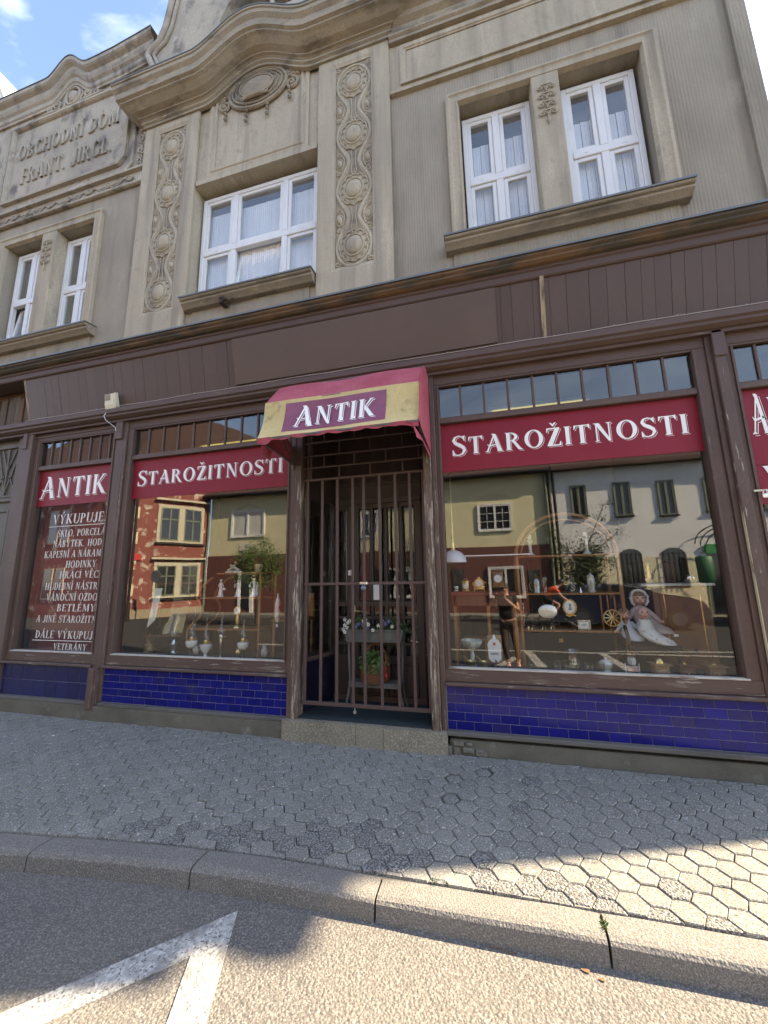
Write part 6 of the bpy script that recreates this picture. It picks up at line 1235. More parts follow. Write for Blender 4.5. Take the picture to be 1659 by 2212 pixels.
b = MB(); [b.ball((.335+.004*sin(k*.9), .50, 1.18-.016*k), .0065, 7, 5) for k in range(14)]; tag(b.build('bead_necklace', mat('coral_beads', (.5, .10, .07), .3, layers=[(40, 2, .5, .52, (.75, .7, .65), U)])), 'string of coral and white beads hanging by the left post of the arched shelf', 'necklace')
ware('brass_scale', .14, .40, DZ, [(.04, 0), (.04, .008), (.008, .015), (.006, .05), (.045, .06), (.05, .068), (.04, .064)], brass, 'small brass footed dish to the right of the enamel coffee mill', 'dish')
ware('lidded_tureen', 1.02, .46, DZ, [(.04, 0), (.03, .01), (.055, .04), (.062, .07), (.058, .075), (.04, .095), (.01, .105), (.012, .12)], porcelain, 'white lidded sugar bowl behind the row of tumblers at right', 'bowl')
ware('iron_candle_stand', 1.40, .70, 1.363, [(.03, 0), (.028, .006), (.006, .012), (.006, .15), (.02, .16), (.02, .17)], dark_iron, 'thin dark iron candle stand at the left of the marble top', 'candlestick')
ware('silver_teapot', 1.90, .70, 1.363, [(.03, 0), (.05, .02), (.055, .05), (.045, .075), (.02, .09), (.006, .10), (.008, .11)], silver, 'round silver teapot at the right of the marble top', 'teapot')
for i, (x, h_, m_, lab) in enumerate(((-3.56, .10, porcelain, 'small white jug behind the second lamp in the left window'), (-2.95, .09, brass, 'little brass bowl between the slender lamp and the right lamp'), (-2.60, .13, frost, 'frosted glass vase right of the rightmost oil lamp'))):
    ware('small_vessel', x, .55, DZ, [(.03, 0), (.04, .02), (.045, h_*.5), (.025, h_*.8), (.03, h_)], m_, lab, 'vessel')
# ================================================================ THE OTHER SIDE OF THE STREET (seen in the shop glass)
OY = -13.9
b = MB(); b.box(-40, 40, OY-.3, -12.75, -.32, -.08); b.box(-40, 40, -12.75, -12.62, -.32, -.07, .01); opav = b.build('far_pavement', paver_m, None, 'structure')
wall_y = mat('olive_stucco', (.72, .66, .42), .9, layers=[(2, 7, .4, .7, (.64, .58, .37), U)]); dado_r = mat('dark_red_brick', (.15, .055, .045), .8, layers=[(6, 5, .4, .7, (.12, .045, .036), U)])
wall_g = mat('pale_grey_stucco', (.80, .80, .77), .9, layers=[(1.3, 7, .4, .7, (.72, .72, .70), U)]); wall_c = mat('cream_base', (.74, .68, .48), .9); roof_m = mat('roof_tiles', (.10, .05, .04), .8, bump=[(7, .03, 'wave', (1, 0, 0))])
trim_c = mat('cream_trim', (.50, .46, .34), .8); dark_win = mat('dark_window', (.02, .022, .025), .08, spec=.8); frame_w = mat('far_white_frame', (.75, .75, .72), .5); frame_g = mat('green_grey_frame', (.16, .18, .13), .6)
house = empty('olive_house', (-5.8, OY, -.3), 'two storey olive stucco house with dark red base, reflected across the street', 'house')
def hp(name, m, *boxes, parent=None, c=0):
    b = MB()
    for q in boxes: b.box(*q, c)
    return b.build(name, m, parent or house)
hp('wall', wall_y, (-14.4, 2.75, OY-6, OY, 2.80, 6.1)); hp('base_wall', dado_r, (-14.4, 2.75, OY-6, OY+.03, -.3, 2.80)); b = MB(); b.prism([(OY+.36, 5.95), (OY+.36, 6.10), (OY-5, 10.4), (OY-5, 6.1)], 'x', -14.6, 2.9); b.build('roof', roof_m, house)
def far_window(parent, x0, x1, z0, z1, fm, y=OY, trim=None, bars=(1, 1), fill=dark_win, tw=.07):
    b = MB(); b.rectmould(x0, x1, z0, z1, [(-tw, y+.002), (-tw, y+.07), (-.01, y+.07), (0, y+.065), (0, y+.01)]); w = b.build('window', trim or fm, parent)
    b = MB(); b.box(x0, x1, y+.005, y+.015, z0, z1); b.build('pane', fill, w)
    b = MB(); t = .05; b.box(x0, x0+t, y+.016, y+.06, z0, z1); b.box(x1-t, x1, y+.016, y+.06, z0, z1); b.box(x0, x1, y+.017, y+.059, z0, z0+t); b.box(x0, x1, y+.017, y+.059, z1-t, z1); xm = (x0+x1)/2; b.box(xm-.05, xm+.05, y+.0165, y+.064, z0, z1)
    for k in range(1, bars[1]+1): z = z0+(z1-z0)*k/(bars[1]+1); b.box(x0, x1, y+.018, y+.04, z-.012, z+.012)
    for s in range(bars[0]-1): 
        for xc in ((x0+xm)/2, (x1+xm)/2): b.box(xc-.012, xc+.012, y+.019, y+.04, z0, z1)
    b.build('window_frame', fm, w); return w
w = far_window(house, -13.0, -11.15, 3.82, 5.12, frame_w, bars=(1, 0), fill=mat('notice_banner', (.62, .62, .56), .7, layers=[(9, 3, .55, .6, (.35, .35, .33), (1, 1, 5))])); far_window(house, -.18, 1.16, 3.52, 4.62, frame_w, bars=(2, 2)); far_window(house, -6.9, -5.3, 3.65, 4.9, frame_w, bars=(2, 2))
for x in (-12.07, .49, -6.1): b = MB(); b.prism([(x-.7, 4.98), (x, 5.2), (x+.7, 4.98), (x+.7, 4.93), (x, 5.14), (x-.7, 4.93)], 'y', OY, OY+.05); b.v = [(a, c, z+(.33 if x < -10 else (0 if x > 0 else .15))) for a, c, z in b.v]; b.build('hood_mould', trim_c, house)
b = MB(); [b.box(x, x+.9, OY+.02, OY+.025, 2.0, 2.5) for x in (-.9,)]; b.build('faint_panel', wall_y, house)
hp('notice_plaque', mat('plaque_paper', (.78, .74, .6), .7, layers=[(14, 4, .52, .58, (.4, .38, .33), (1, 1, 3))]), (-12.5, -11.7, OY+.01, OY+.03, 2.92, 3.45))
hp('brick_pier', frame_w, (-12.45, -12.30, OY+.03, OY+.10, -.1, 2.0), (-11.75, -11.55, OY+.03, OY+.10, -.1, 2.0)); hp('dark_doorway', dark_win, (-12.3, -11.75, OY+.03, OY+.06, .1, 2.0)); hp('dark_doorway', dark_win, (1.75, 2.2, OY+.03, OY+.06, -.1, 1.75)); hp('menu_board', mat('menu_board', (.03, .03, .03), .6, layers=[(16, 3, .60, .64, (.55, .55, .5), (1, 1, 4))]), (-1.5, -.95, OY+.03, OY+.06, .9, 1.85))
w = far_window(house, .12, 1.5, .62, 1.85, frame_w, y=OY+.04, bars=(1, 0)); far_window(house, -8.6, -7.2, .6, 1.9, frame_w, y=OY+.04, bars=(1, 0)); far_window(house, -5.2, -3.6, .6, 1.9, frame_w, y=OY+.04, bars=(1, 0))
b = MB(); b.tube([(2.70, OY+.12, -.2), (2.70, OY+.12, 5.9)], .06, 8); b.tube([(-14.45, OY+.1, -.2), (-14.45, OY+.1, 5.9)], .06, 8); b.build('downpipe', frame_g, house)
b = MB(); b.tube([(-14.6, OY+.42, 5.98), (2.9, OY+.42, 5.98)], .07, 8); b.build('gutter', dark_iron, house)
gh = empty('grey_house', (8.5, OY, -.3), 'pale grey two storey house with narrow upper windows, reflected across the street', 'house')
hp('wall', wall_g, (2.9, 15, OY-6, OY, 2.15, 6.1), parent=gh); hp('base_wall', wall_c, (2.9, 15, OY-6, OY+.02, -.3, 2.15), parent=gh); b = MB(); b.prism([(OY+.42, 5.95), (OY+.42, 6.10), (OY-6, 9.6), (OY-6, 6.1)], 'x', 2.95, 15.3); b.build('roof', roof_m, gh)
for a, c, z0, z1 in ((3.72, 4.26, 3.95, 5.25), (5.35, 5.92, 3.86, 5.25), (7.0, 7.52, 3.80, 5.2), (8.58, 9.1, 3.86, 5.2), (10.2, 10.75, 3.86, 5.2)): far_window(gh, a, c, z0, z1, frame_g, bars=(1, 0), tw=.04); hp('window_sill', dark_iron, (a-.08, c+.08, OY, OY+.12, z0-.06, z0), parent=gh)
for a, c in ((5.3, 6.1), (6.78, 7.62), (3.6, 4.4)):
    b = MB(); pts = [(a, .95), (c, .95), (c, 2.2)]+[((a+c)/2+(c-a)/2*cos(t), 2.2+.28*sin(t)) for t in [k*pi/10 for k in range(1, 10)]]+[(a, 2.2)]; b.prism(pts, 'y', OY+.02, OY+.035); w = b.build('arched_window', dark_win, gh)
    b = MB(); 
    for k in range(5): x = a+.06+(c-a-.12)*k/4; b.tube([(x, OY+.10, .95), (x, OY+.10, 2.3)], .012, 5)
    for z in (1.1, 1.5, 1.9, 2.25): b.tube([(a, OY+.10, z), (c, OY+.10, z)], .012, 5)
    b.build('window_grille', dark_iron, w)
hp('green_sign', mat('green_sign', (.03, .28, .08), .5), (8.25, 9.9, OY+.03, OY+.12, 2.22, 2.58), parent=gh); hp('dark_doorway', dark_win, (8.3, 9.8, OY+.02, OY+.05, -.2, 2.2), parent=gh)
b = MB(); 
for k in range(3): b.tube([(9.0-1.1*cos(t), OY+.2+.35*k, 2.6+.75*sin(t)-.1*k) for t in [i*pi/14 for i in range(15)]], .02, 5)
b.build('canopy_hoops', dark_iron, gh); b = MB(); b.tube([(3.02, OY+.12, -.2), (3.02, OY+.12, 5.9)], .06, 8); b.build('downpipe', dark_iron, gh)
b = MB(); b.box(7.65, 8.05, OY+.5, OY+.9, 1.1, 2.1, .05); b.tube([(7.85, OY+.7, -.1), (7.85, OY+.7, 1.1)], .04, 8); tag(b.build('litter_bin', mat('bin_green', (.02, .12, .05), .5)), 'green litter bin on a post in front of the grey house, seen in the glass', 'bin')
# red house with peeling paint, its corner turned to the street
rh = empty('red_house', (-16.9, -10.45, -.3), 'red house with peeling paint and pale corner quoins, reflected across the street', 'house')
red_p = mat('peeling_red', (.24, .075, .058), .9, layers=[(2.6, 11, .56, .575, (.55, .48, .38), U), (30, 4, .5, .8, (.20, .06, .047), U), (2, 6, .45, .7, (.20, .065, .052), U)], bump=[(3.2, .012, 'wave', (0, 0, 1))]); quoin_m = mat('quoin_stone', (.62, .54, .36), .9, layers=[(2.5, 8, .58, .62, (.40, .09, .06), U)])
A, B_, C_ = Vector((-16.9, -10.45, 0)), Vector((-14.5, -13.9, 0)), Vector((-30, -13.2, 0))
def facepart(name, m, P, Q, u0, u1, z0, z1, d0, d1, parent=rh):
    """box on the wall from P to Q, u along the wall in metres, d outward"""
    t = (Q-P).normalized(); n = Vector((t.y, -t.x, 0)); n = n if n.y > 0 else -n; b = MB(); vs = []
    for z in (z0, z1):
        for u, d in ((u0, d0), (u1, d0), (u1, d1), (u0, d1)): p = P+t*u+n*d; vs.append((p.x, p.y, z))
    b.add(vs, [(0, 3, 2, 1), (4, 5, 6, 7), (0, 1, 5, 4), (1, 2, 6, 5), (2, 3, 7, 6), (3, 0, 4, 7)]); return b.build(name, m, parent)
LR, LL = (B_-A).length, (C_-A).length
facepart('wall', red_p, A, B_, 0, LR, -.3, 7.2, -3, 0); facepart('wall', red_p, A, C_, 0, LL, -.3, 7.2, -3, 0)
for k in range(9):
    z = .25+k*.62; l = .95 if k % 2 else .62
    facepart('quoin', quoin_m, A, B_, -.0, l, z, z+.58, 0, .05); facepart('quoin', quoin_m, A, C_, 0, 1.5-l, z, z+.58, 0, .05)
facepart('plinth', mat('red_house_plinth', (.30, .25, .17), .9), A, B_, 0, LR, -.3, .22, 0, .08)
for z0, z1, hz in ((3.62, 5.25, 5.62), (.85, 2.32, 2.62)):
    for u in (1.90, 2.98):
        w = facepart('window', trim_c, A, B_, u-.14, u+.94, z0-.12, z1+.16, 0, .04); facepart('pane', dark_win, A, B_, u, u+.80, z0, z1, .04, .05, w)
        for (a, c, e, g_) in ((u, u+.05, z0, z1), (u+.75, u+.80, z0, z1), (u+.37, u+.43, z0, z1), (u, u+.80, z0, z0+.05), (u, u+.80, z1-.05, z1), (u, u+.80, z0+(z1-z0)*.62, z0+(z1-z0)*.62+.06)): facepart('window_frame', frame_g, A, B_, a, c, e, g_, .05, .07, w)
    facepart('cornice', trim_c, A, B_, 1.6, 4.1, hz, hz+.1, 0, .22); facepart('sill', dark_iron, A, B_, 1.7, 4.0, z0-.22, z0-.15, 0, .12)
for u in (4, 5.2, 9, 10.2): w = facepart('window', trim_c, A, C_, u, u+.9, 3.6, 5.4, 0, .04); facepart('pane', dark_win, A, C_, u+.1, u+.8, 3.7, 5.3, .04, .05, w); w = facepart('window', trim_c, A, C_, u, u+.9, .7, 2.3, 0, .04); facepart('pane', dark_win, A, C_, u+.1, u+.8, .8, 2.2, .04, .05, w)
facepart('eaves', trim_c, A, B_, -.3, LR+.3, 7.0, 7.2, 0, .5); facepart('eaves', trim_c, A, C_, -.3, LL, 7.0, 7.2, 0, .5)
b = MB(); b.add([(-16.4, -10.2, 7.2), (-13.9, -13.9, 7.2), (-31, -13.0, 7.2), (-17.5, -14.5, 12.0), (-31, -17, 12.0), (-14, -20, 11.0)], [(0, 1, 5, 3), (0, 3, 4, 2)]); b.build('roof', roof_m, rh)
facepart('street_sign', mat('street_sign_red', (.5, .03, .03), .4), A, B_, .55, 1.15, 2.55, 2.85, .05, .08)
b = MB(); b.tube([(-15.55, -10.3, -.2), (-15.55, -10.3, 7)], .06, 8); b.lathe([(.12, 0), (.10, .4), (.07, .8)], (-15.55, -10.3, -.2), 10); tag(b.build('lamp_post', dark_iron), 'dark lamp post in front of the peeling red house, seen in the left window', 'lamp post')
t = empty('road_sign', (-14.6, -10.8, -.2), 'round road sign seen from behind on a thin pole near the red house', 'road sign'); b = MB(); b.tube([(-14.6, -10.8, -.2), (-14.6, -10.8, 2.0)], .025, 6); b.build('pole', dark_iron, t); b = MB(); b.lathey([(.28, -.01), (.28, .01)], (-14.6, -10.75, 1.75), 20); b.build('disc', mat('sign_back', (.12, .12, .13), .5), t)
# white gabled house beyond, left edge of the frame
wh = empty('white_house', (-17.5, 6, -.3), 'tall white sunlit gabled house beyond the parapet at the left edge', 'house')
b = MB(); b.prism([(-21, -.3), (-14.12, -.3), (-14.12, 16.6), (-15.2, 18.6), (-21, 21)], 'y', 3.0, 9.0); b.build('wall', mat('white_gable', (.80, .78, .72), .9, layers=[(2, 6, .5, .8, (.70, .68, .62), U)]), wh); b = MB(); b.prism([(-14.0, 16.62), (-14.05, 16.56), (-15.16, 18.68), (-21, 21.1), (-21, 21.25), (-15.15, 18.85)], 'y', 2.9, 9.1); b.build('verge', mat('verge', (.5, .45, .35), .8), wh)
# unseen tall block added to the right, outside the frame, to shade the street
nb = empty('shadow_block', (6.5, 5, -.3), 'tall unseen block added at the right to cast the shadow across the pavement', 'house')
b = MB(); b.box(6.7, 8.0, 1.51, 4.1, -.3, 6.87); b.box(6.7, 8.0, 1.52, 4.1, 6.87, 21); b.build('wall', wall_y, nb); b = MB(); b.box(6.65, 8.02, 1.20, 1.52, 6.87, 7.06, .03); b.box(6.65, 8.01, 1.29, 1.52, 7.06, 7.30); b.box(6.65, 8.03, 1.14, 1.52, 7.30, 20.9); b.build('shadow_step', wall_c, nb)  # stepped profile shaped to give the cast shadow its bumps
for z in (1.0, 3.8): b = MB(); b.box(6.8, 7.6, 1.50, 1.515, z, z+1.7); b.build('window', dark_win, nb)
# --- trees
bark = mat('bark', (.07, .055, .04), .9, bump=[(20, .01, 'noise', (1, 1, .3))]); crown_d = mat('crown_dark', (.030, .05, .018), .6, rnd=[(0, (.022, .04, .012)), (1, (.05, .075, .025))]); crown_l = mat('crown_light', (.10, .16, .03), .6, layers=[(1.5, 3, .4, .6, (.06, .11, .02), U)])
def tree(x, y, h0, r, rz, n, m, lab, spikes=()):
    t = empty('street_tree', (x, y, -.1), lab, 'tree', 'small street trees on the other side'); b = MB()
    b.tube([(x, y, -.1), (x+.02, y, h0*.5), (x-.02, y, h0)], [.09, .07, .055], 8)
    limbs = []
    for k in range(9):
        a = k*2.4; e = (x+r*.62*cos(a), y+r*.62*sin(a)*.8, h0+rz*(.2+1.3*((k*37) % 10)/10)); b.tube([(x, y, h0-.1), ((x+e[0])/2, (y+e[1])/2, h0+rz*.25), e], [.04, .025, .01], 6); limbs.append(e)
    for s in spikes: b.tube([(x, y, h0+rz), s], [.025, .008], 5); limbs.append(s); limbs.append(tuple((Vector(s)*.75+Vector((x, y, h0+rz))*.25))); limbs.append(tuple((Vector(s)*.5+Vector((x, y, h0+rz))*.5)))
    b.build('trunk', bark, t); b = MB(); cl = []
    for k in range(46):
        a = rng.uniform(0, 2*pi); q = rng.uniform(.3, 1)**.6; u = rng.uniform(-1, 1); cl.append((x+r*q*cos(a)*sqrt(1-u*u), y+r*q*sin(a)*sqrt(1-u*u), h0+rz+rz*u*q))
    cl += limbs
    for _ in range(n):
        c = cl[rng.randrange(len(cl))]; sg = .17*r/1.0; p = Vector((rng.gauss(c[0], sg), rng.gauss(c[1], sg), rng.gauss(c[2], sg*.8))); d = Vector((rng.uniform(-1, 1), rng.uniform(-1, 1), rng.uniform(-.8, .5))).normalized(); w = d.cross(Vector((rng.uniform(-1, 1), .3, 1))).normalized(); s = rng.uniform(.05, .10); b.add([p, p+d*s*.5+w*s*.4, p+d*s, p+d*s*.5-w*s*.4], [(0, 1, 2, 3)])
    b.build('crown', m, t); return t
tree(3.15, -10.9, 1.0, .95, .85, 5200, crown_d, 'small dark crowned street tree on a thin trunk, reflected in the right window', ((4.1, -10.9, 3.9), (2.2, -10.9, 3.1), (4.4, -10.8, 2.9)))
tree(-8.6, -9.6, 1.1, .95, 1.0, 4500, crown_l, 'sunlit green street tree reflected at the right of the left window')
tree(-2.35, -10.9, 1.2, 1.15, 1.1, 4500, crown_d, 'loose dark street tree reflected in the door glass')
# --- parked cars
tyre = mat('tyre', (.02, .02, .02), .8); alloy = mat('alloy_rim', (.2, .2, .21), .3, metal=1)
def car(x0, y, L_, H, m, lab):
    t = empty('parked_car', (x0+L_/2, y, -.2), lab, 'car', 'cars parked across the street'); w = .88; k = L_/4.4; z = -.2
    side = [(0, .38), (.05, .80), (.15, 1.02), (.35, 1.08), (.62, H-.02), (1.0, H), (2.1, H+.01), (2.7, H-.07), (3.15, 1.10), (3.9, .98), (4.28, .82), (4.40, .55), (4.36, .30), (3.9, .22), (.4, .22), (.05, .28)]
    b = MB(); rings = []
    for d, s in ((-w, .93), (-w+.12, 1), (0, 1.005), (w-.12, 1), (w, .93)): rings.append([(x0+px*k, y+(d*(1 if pz < 1.0 else .84)), z+(pz if pz < 1.0 else 1.0+(pz-1)*(1 if abs(s) >= 1 else .88))) for px, pz in side])
    b.loft(rings, True, True, True); b.build('body', m, t)
    for s in (-1, 1):
        b = MB(); b.prism([(x0+(px)*k, z+pz) for px, pz in ((.55, 1.08), (.75, H-.09), (1.55, H-.06), (1.55, 1.08))], 'y', y+s*(w*.86), y+s*(w*.90)); b.prism([(x0+(px)*k, z+pz) for px, pz in ((1.62, 1.08), (1.62, H-.06), (2.3, H-.08), (2.95, 1.10))], 'y', y+s*(w*.86), y+s*(w*.90)); b.build('side_window', dark_win, t)
        b = MB(); b.tube([(x0+.5*k, y+s*w*.93, z+1.07), (x0+3.0*k, y+s*w*.93, z+1.07)], .010, 6); b.build('chrome_strip', alloy, t)
        for px in (.85, 3.55):
            b = MB(); b.lathey([(.20, -.1), (.31, -.1), (.33, 0), (.31, .1), (.20, .1)], (x0+px*k, y+s*(w-.08), z+.33), 20); wl = b.build('wheel', tyre, t); b = MB(); b.lathey([(.20, -.11), (.20, .11)], (x0+px*k, y+s*(w-.08), z+.33), 14); b.build('rim', alloy, wl)
        b = MB(); b.ball((x0+4.25*k, y+s*.62, z+.72), (.10, .16, .07)); b.build('headlight', frost, t); b = MB(); b.ball((x0+.10*k, y+s*.68, z+.80), (.06, .14, .09)); b.build('tail_light', MATS['ribbon'] if 'ribbon' in MATS else rib, t)
car(1.95, -10.6, 4.3, 1.36, mat('navy_car_paint', (.006, .007, .02), .25, spec=.3), 'dark navy parked car with chrome window line, reflected in the right window')
car(7.9, -11.4, 4.3, 1.44, mat('maroon_car_paint', (.04, .008, .010), .25, spec=.3), 'dark maroon parked car at the right end of the reflected street')

# ================================================================ PEOPLE
skin = mat('skin', (.50, .28, .20), .5, subs=.1); black_c = mat('black_cloth', (.014, .014, .017), .9); hair_b = mat('brown_hair', (.06, .03, .018), .6)
def skinfig(name, pts, edges, m, parent, root=0, levels=2):
    me = bpy.data.meshes.new(name); off = wloc(parent); me.from_pydata([tuple(Vector(p[:3])-off) for p in pts], edges, []); me.materials.append(m)
    bm = bmesh.new(); bm.from_mesh(me); lay = bm.verts.layers.skin.verify(); bm.verts.ensure_lookup_table()
    for i, v in enumerate(bm.verts):
        r = pts[i][3]; v[lay].radius = r if isinstance(r, tuple) else (r, r); v[lay].use_root = (i == root)
    bm.to_mesh(me); bm.free(); o = bpy.data.objects.new(name, me); col.objects.link(o); o.parent = parent
    o.modifiers.new('skin', 'SKIN').use_smooth_shade = True; s = o.modifiers.new('sub', 'SUBSURF'); s.levels = levels; s.render_levels = levels; return o
def face_parts(parent, c, fwd, r, hair, up=Vector((0, 0, 1)), long=False):
    f = Vector(fwd).normalized(); s = f.cross(up).normalized(); c = Vector(c); b = MB()
    for k in (-1, 1): b.ball(tuple(c+f*r*.86+s*k*r*.34+up*.0), (r*.11,)*3)
    b.build('eyes', dark_iron, parent); b = MB(); b.tube([tuple(c+f*r*.93+up*r*.05), tuple(c+f*r*1.16-up*r*.28), tuple(c+f*r*.98-up*r*.36)], [r*.08, r*.15, r*.07], 8); [b.ball(tuple(c+s*k*r*.93-up*r*.1), (r*.12, r*.2, r*.3)) for k in (-1, 1)]; b.build('nose_and_ears', skin, parent)
    b = MB(); b.tube([tuple(c+f*r*.90-up*r*.62-s*r*.25), tuple(c+f*r*.97-up*r*.62), tuple(c+f*r*.90-up*r*.62+s*r*.25)], r*.06, 6); b.build('mouth', mat('lips', (.40, .12, .10), .5), parent)
    b = MB(); b.ball(tuple(c-f*r*.22+up*r*.22), (r*1.06, r*1.08, r*1.08), 16, 10)
    if long: b.ball(tuple(c-f*r*1.15+up*r*.35), r*.5)
    b.build('hair', hair, parent)
def hand(parent, w, d, palm_n, k=1.0, curl=.5, side=1):
    """palm and five fingers; w wrist, d pointing direction, palm_n palm normal"""
    w, d, pn = Vector(w), Vector(d).normalized(), Vector(palm_n).normalized(); s = d.cross(pn).normalized()*side
    pts = [(*w, .021*k), (*(w+d*.045*k), (.030*k)), (*(w+d*.080*k), .028*k)]; ed = [(0, 1), (1, 2)]; skinfig('hand', pts, ed, skin, parent, 0, 2)
    for q, l in enumerate((.070, .080, .075, .058)):
        b0 = w+d*.085*k+s*(.027-.018*q)*k; p1 = b0+d*l*.45*k+pn*curl*.010*k; p2 = p1+(d*(1-curl*.6)+pn*curl)*l*.32*k; p3 = p2+(d*(1-curl)+pn*curl*1.2)*l*.25*k
        b = MB(); b.tube([tuple(b0-d*.02*k), tuple(b0), tuple(p1), tuple(p2), tuple(p3)], [.009*k, .009*k, .0085*k, .008*k, .005*k], 8); b.build('finger', skin, parent)
    b0 = w+d*.03*k+s*.028*k; b = MB(); b.tube([tuple(b0), tuple(b0+(s*.7+d*.5+pn*.3)*.03*k), tuple(b0+(s*.6+d*1.2+pn*.6)*.045*k)], [.012*k, .010*k, .007*k], 8); b.build('thumb', skin, parent)
PX, PY, GZ = .335, -4.02, -.2
ph = empty('person', (PX, PY, GZ), 'woman in black with pink shoes holding up a phone, reflected in the right window', 'person')
H = {'pel': (PX, PY, .66), 'bel': (PX, PY, .80), 'che': (PX, PY+.01, .97), 'neck': (PX-.01, PY, 1.115), 'chin': (PX-.02, PY+.02, 1.17), 'head': (PX-.025, PY+.02, 1.235), 'top': (PX-.025, PY+.01, 1.29),
     'sR': (PX+.155, PY, 1.055), 'eR': (PX+.20, PY+.06, .84), 'wR': (PX-.035, PY+.24, 1.06), 'sL': (PX-.165, PY, 1.05), 'eL': (PX-.24, PY+.05, .86), 'wL': (PX-.20, PY+.24, 1.08),
     'hR': (PX+.08, PY, .60), 'kR': (PX+.115, PY+.02, .23), 'aR': (PX+.135, PY-.01, -.12), 'hL': (PX-.08, PY, .60), 'kL': (PX-.10, PY+.02, .24), 'aL': (PX-.045, PY-.01, -.12)}
def bodymesh(H, parent, m=skin, scale=1.0):
    names = ['pel', 'bel', 'che', 'neck', 'chin', 'head', 'top', 'sR', 'eR', 'wR', 'sL', 'eL', 'wL', 'hR', 'kR', 'aR', 'hL', 'kL', 'aL']
    rad = dict(pel=(.145, .11), bel=(.125, .095), che=(.135, .10), neck=.050, chin=.058, head=.080, top=.055, sR=.052, eR=.037, wR=.024, sL=.052, eL=.037, wL=.024, hR=.098, kR=.062, aR=.040, hL=.098, kL=.062, aL=.040)
    pts = [(*H[n], rad[n]) for n in names]; ix = {n: i for i, n in enumerate(names)}
    ed = [(ix[a], ix[c]) for a, c in (('pel', 'bel'), ('bel', 'che'), ('che', 'neck'), ('neck', 'chin'), ('chin', 'head'), ('head', 'top'), ('che', 'sR'), ('sR', 'eR'), ('eR', 'wR'), ('che', 'sL'), ('sL', 'eL'), ('eL', 'wL'), ('pel', 'hR'), ('hR', 'kR'), ('kR', 'aR'), ('pel', 'hL'), ('hL', 'kL'), ('kL', 'aL'))]
    return skinfig('body', pts, ed, m, parent, 0, 2)
def clothes(H, parent, top_m, bot_m, sleeve=.55, leg=.45):
    V = {k: Vector(v) for k, v in H.items()}; mid = lambda a, c, t: tuple(V[a]*(1-t)+V[c]*t)
    pts = [(H['pel'][0], H['pel'][1], H['pel'][2]-.03, (.185, .140)), (*H['bel'], (.165, .130)), (*H['che'], (.175, .130)), (*mid('che', 'neck', .55), .085), (*H['sR'], .072), (*mid('sR', 'eR', sleeve), .062), (*H['sL'], .072), (*mid('sL', 'eL', sleeve), .062)]
    skinfig('shirt', pts, [(0, 1), (1, 2), (2, 3), (2, 4), (4, 5), (2, 6), (6, 7)], top_m, parent)
    pts = [(*mid('pel', 'bel', .3), (.165, .125)), (*H['pel'], (.175, .135)), (*H['hR'], .118), (*mid('hR', 'kR', leg), .098), (*H['hL'], .118), (*mid('hL', 'kL', leg), .098)]
    skinfig('shorts', pts, [(0, 1), (1, 2), (2, 3), (1, 4), (4, 5)], bot_m, parent, 1)
def shoes(H, parent, m, f):
    f = Vector(f).normalized()
    for n in ('aR', 'aL'): a = Vector(H[n]); b = MB(); s = f.cross(Vector((0, 0, 1))); q = a+f*.05; zb = a.z-.08; b.loft([[tuple(Vector((q.x, q.y, zb+dz))+f*(.135*r*cos(2*pi*j/14))+s*(.048*r*sin(2*pi*j/14))) for j in range(14)] for r, dz in ((.95, 0), (1.0, .02), (.9, .05), (.6, .08), (.4, .11))]); b.build('shoe', m, parent)
bodymesh(H, ph); clothes(H, ph, black_c, black_c); skinfig('leg_shade', [(*H['pel'], .10), (*H['hR'], .10), (*H['kR'], .070), (H['aR'][0], H['aR'][1], H['aR'][2]+.03, .045), (*H['hL'], .10), (*H['kL'], .070), (H['aL'][0], H['aL'][1], H['aL'][2]+.03, .045)], [(0, 1), (1, 2), (2, 3), (0, 4), (4, 5), (5, 6)], mat('dim_leg_skin', (.075, .05, .042), .9), ph); shoes(H, ph, mat('pink_shoe', (.75, .38, .35), .7), (0, 1, 0)); face_parts(ph, H['head'], (-.1, 1, -.1), .078, hair_b, long=True)  # brown leg cover paints bare skin in dim light
hand(ph, H['wR'], (-.3, .25, .9), (-.6, .5, 0), .95, .5, 1); hand(ph, H['wL'], (.2, .25, .9), (.6, .5, 0), .95, .5, -1)
p = empty('phone', (PX-.13, PY+.32, 1.09), 'dark smartphone held up in both hands by the photographer', 'phone'); b = MB(); b.box(PX-.168, PX-.092, PY+.296, PY+.304, 1.07, 1.22, .004); b.build('case', black_c, p); b = MB(); [b.lathey([(.008, -.003), (.008, .003)], (PX-.155, PY+.305, z), 12) for z in (1.205, 1.185)]; b.build('lens', steel, p)
# cyclist on a bicycle
bx, by = 1.80, -8.9
bi = empty('bicycle', (bx, by, -.2), 'black road bicycle ridden to the right, reflected in the right window', 'bicycle'); blk = mat('bike_black', (.02, .02, .025), .3)
for cx in (bx-.42, bx+.48):
    b = MB(); b.tube([(cx+.31*cos(a), by, .13+.31*sin(a)) for a in [i*2*pi/32 for i in range(32)]], .016, 6, True); wl = b.build('wheel', tyre, bi); b = MB(); [b.tube([(cx, by, .13), (cx+.30*cos(a), by, .13+.30*sin(a))], .002, 4) for a in [i*2*pi/12 for i in range(12)]]; b.lathey([(.02, -.04), (.02, .04)], (cx, by, .13), 8); b.build('spokes', steel, wl)
b = MB(); P1 = (bx-.42, by, .13); BBp = (bx, by, .10); ST = (bx-.12, by, .58); HT = (bx+.36, by, .60)
for a, c in ((P1, BBp), (BBp, ST), (ST, HT), (HT, BBp), (P1, ST), (HT, (bx+.48, by, .13))): b.tube([a, c], .016, 8)
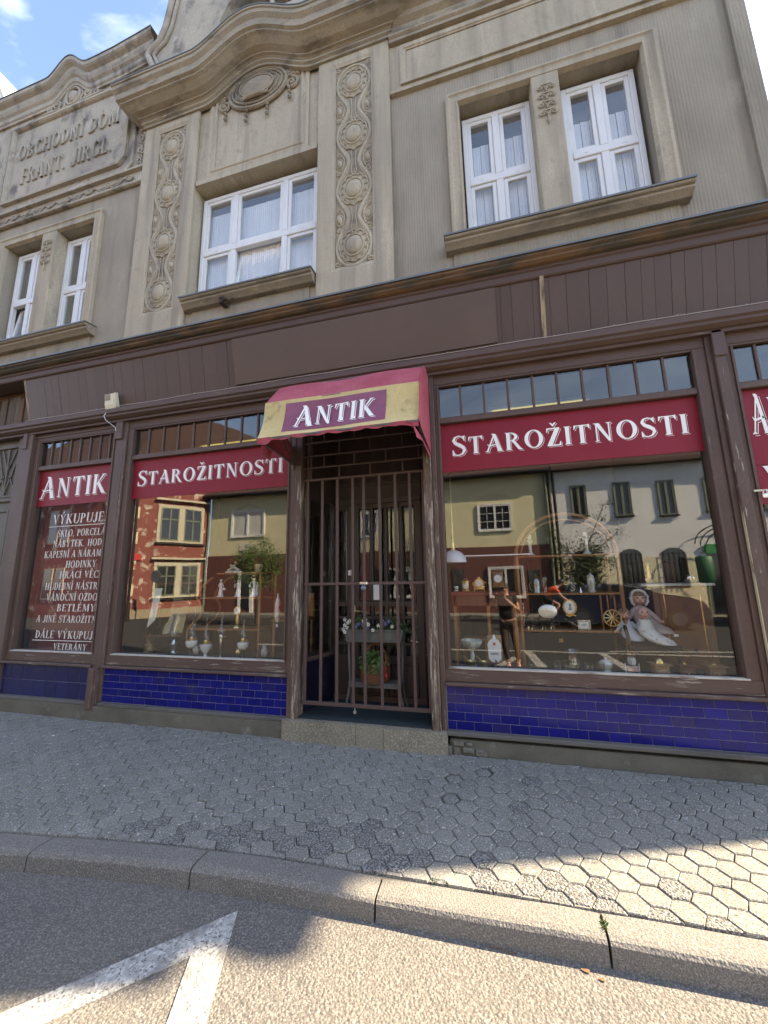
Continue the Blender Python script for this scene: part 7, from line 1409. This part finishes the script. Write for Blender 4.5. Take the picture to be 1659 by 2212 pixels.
b.build('frame', blk, bi); b = MB(); b.tube([ST, (bx-.15, by, .70)], .012, 6); b.box(bx-.26, bx-.04, by-.06, by+.06, .70, .73, .02); b.build('saddle', blk, bi); b = MB(); b.tube([HT, (bx+.42, by, .68)], .012, 6); b.tube([(bx+.50, by-.18, .60), (bx+.52, by-.18, .69), (bx+.42, by-.14, .70), (bx+.42, by+.14, .70), (bx+.52, by+.18, .69), (bx+.50, by+.18, .60)], .012, 6); b.build('handlebar', blk, bi)
b = MB(); b.tube([(bx-.0, by-.1, -.05), (bx, by-.1, .10), (bx, by+.1, .10), (bx, by+.1, .25)], .01, 6); b.box(bx-.05, bx+.05, by-.17, by-.09, -.07, -.04); b.box(bx-.05, bx+.05, by+.09, by+.17, .24, .27); b.build('crank', steel, bi)
cy = empty('person', (bx, by, -.2), 'cyclist in orange red shirt and helmet leaning over handlebars, reflected in the right window', 'person')
H2 = {'pel': (bx-.16, by, .84), 'bel': (bx-.05, by, .97), 'che': (bx+.10, by, 1.08), 'neck': (bx+.24, by, 1.16), 'chin': (bx+.30, by, 1.19), 'head': (bx+.34, by, 1.25), 'top': (bx+.34, by, 1.31), 'sR': (bx+.14, by-.17, 1.07), 'eR': (bx+.30, by-.2, .86), 'wR': (bx+.46, by-.18, .74), 'sL': (bx+.14, by+.17, 1.07), 'eL': (bx+.30, by+.2, .86), 'wL': (bx+.46, by+.18, .74),
      'hR': (bx-.15, by-.09, .80), 'kR': (bx+.16, by-.12, .44), 'aR': (bx-.04, by-.13, .05), 'hL': (bx-.15, by+.09, .80), 'kL': (bx+.24, by+.12, .62), 'aL': (bx+.0, by+.13, .35)}
bodymesh(H2, cy); clothes(H2, cy, mat('orange_shirt', (.70, .09, .03), .8), black_c, .55, .6); shoes(H2, cy, black_c, (1, 0, 0)); face_parts(cy, H2['head'], (1, 0, -.1), .078, hair_b); b = MB(); b.ball((bx+.33, by, 1.30), (.115, .085, .07), 14, 8); b.build('helmet', blk, cy)
hand(cy, H2['wR'], (.6, 0, -.3), (0, 0, -1), .95, .8, 1); hand(cy, H2['wL'], (.6, 0, -.3), (0, 0, -1), .95, .8, -1)
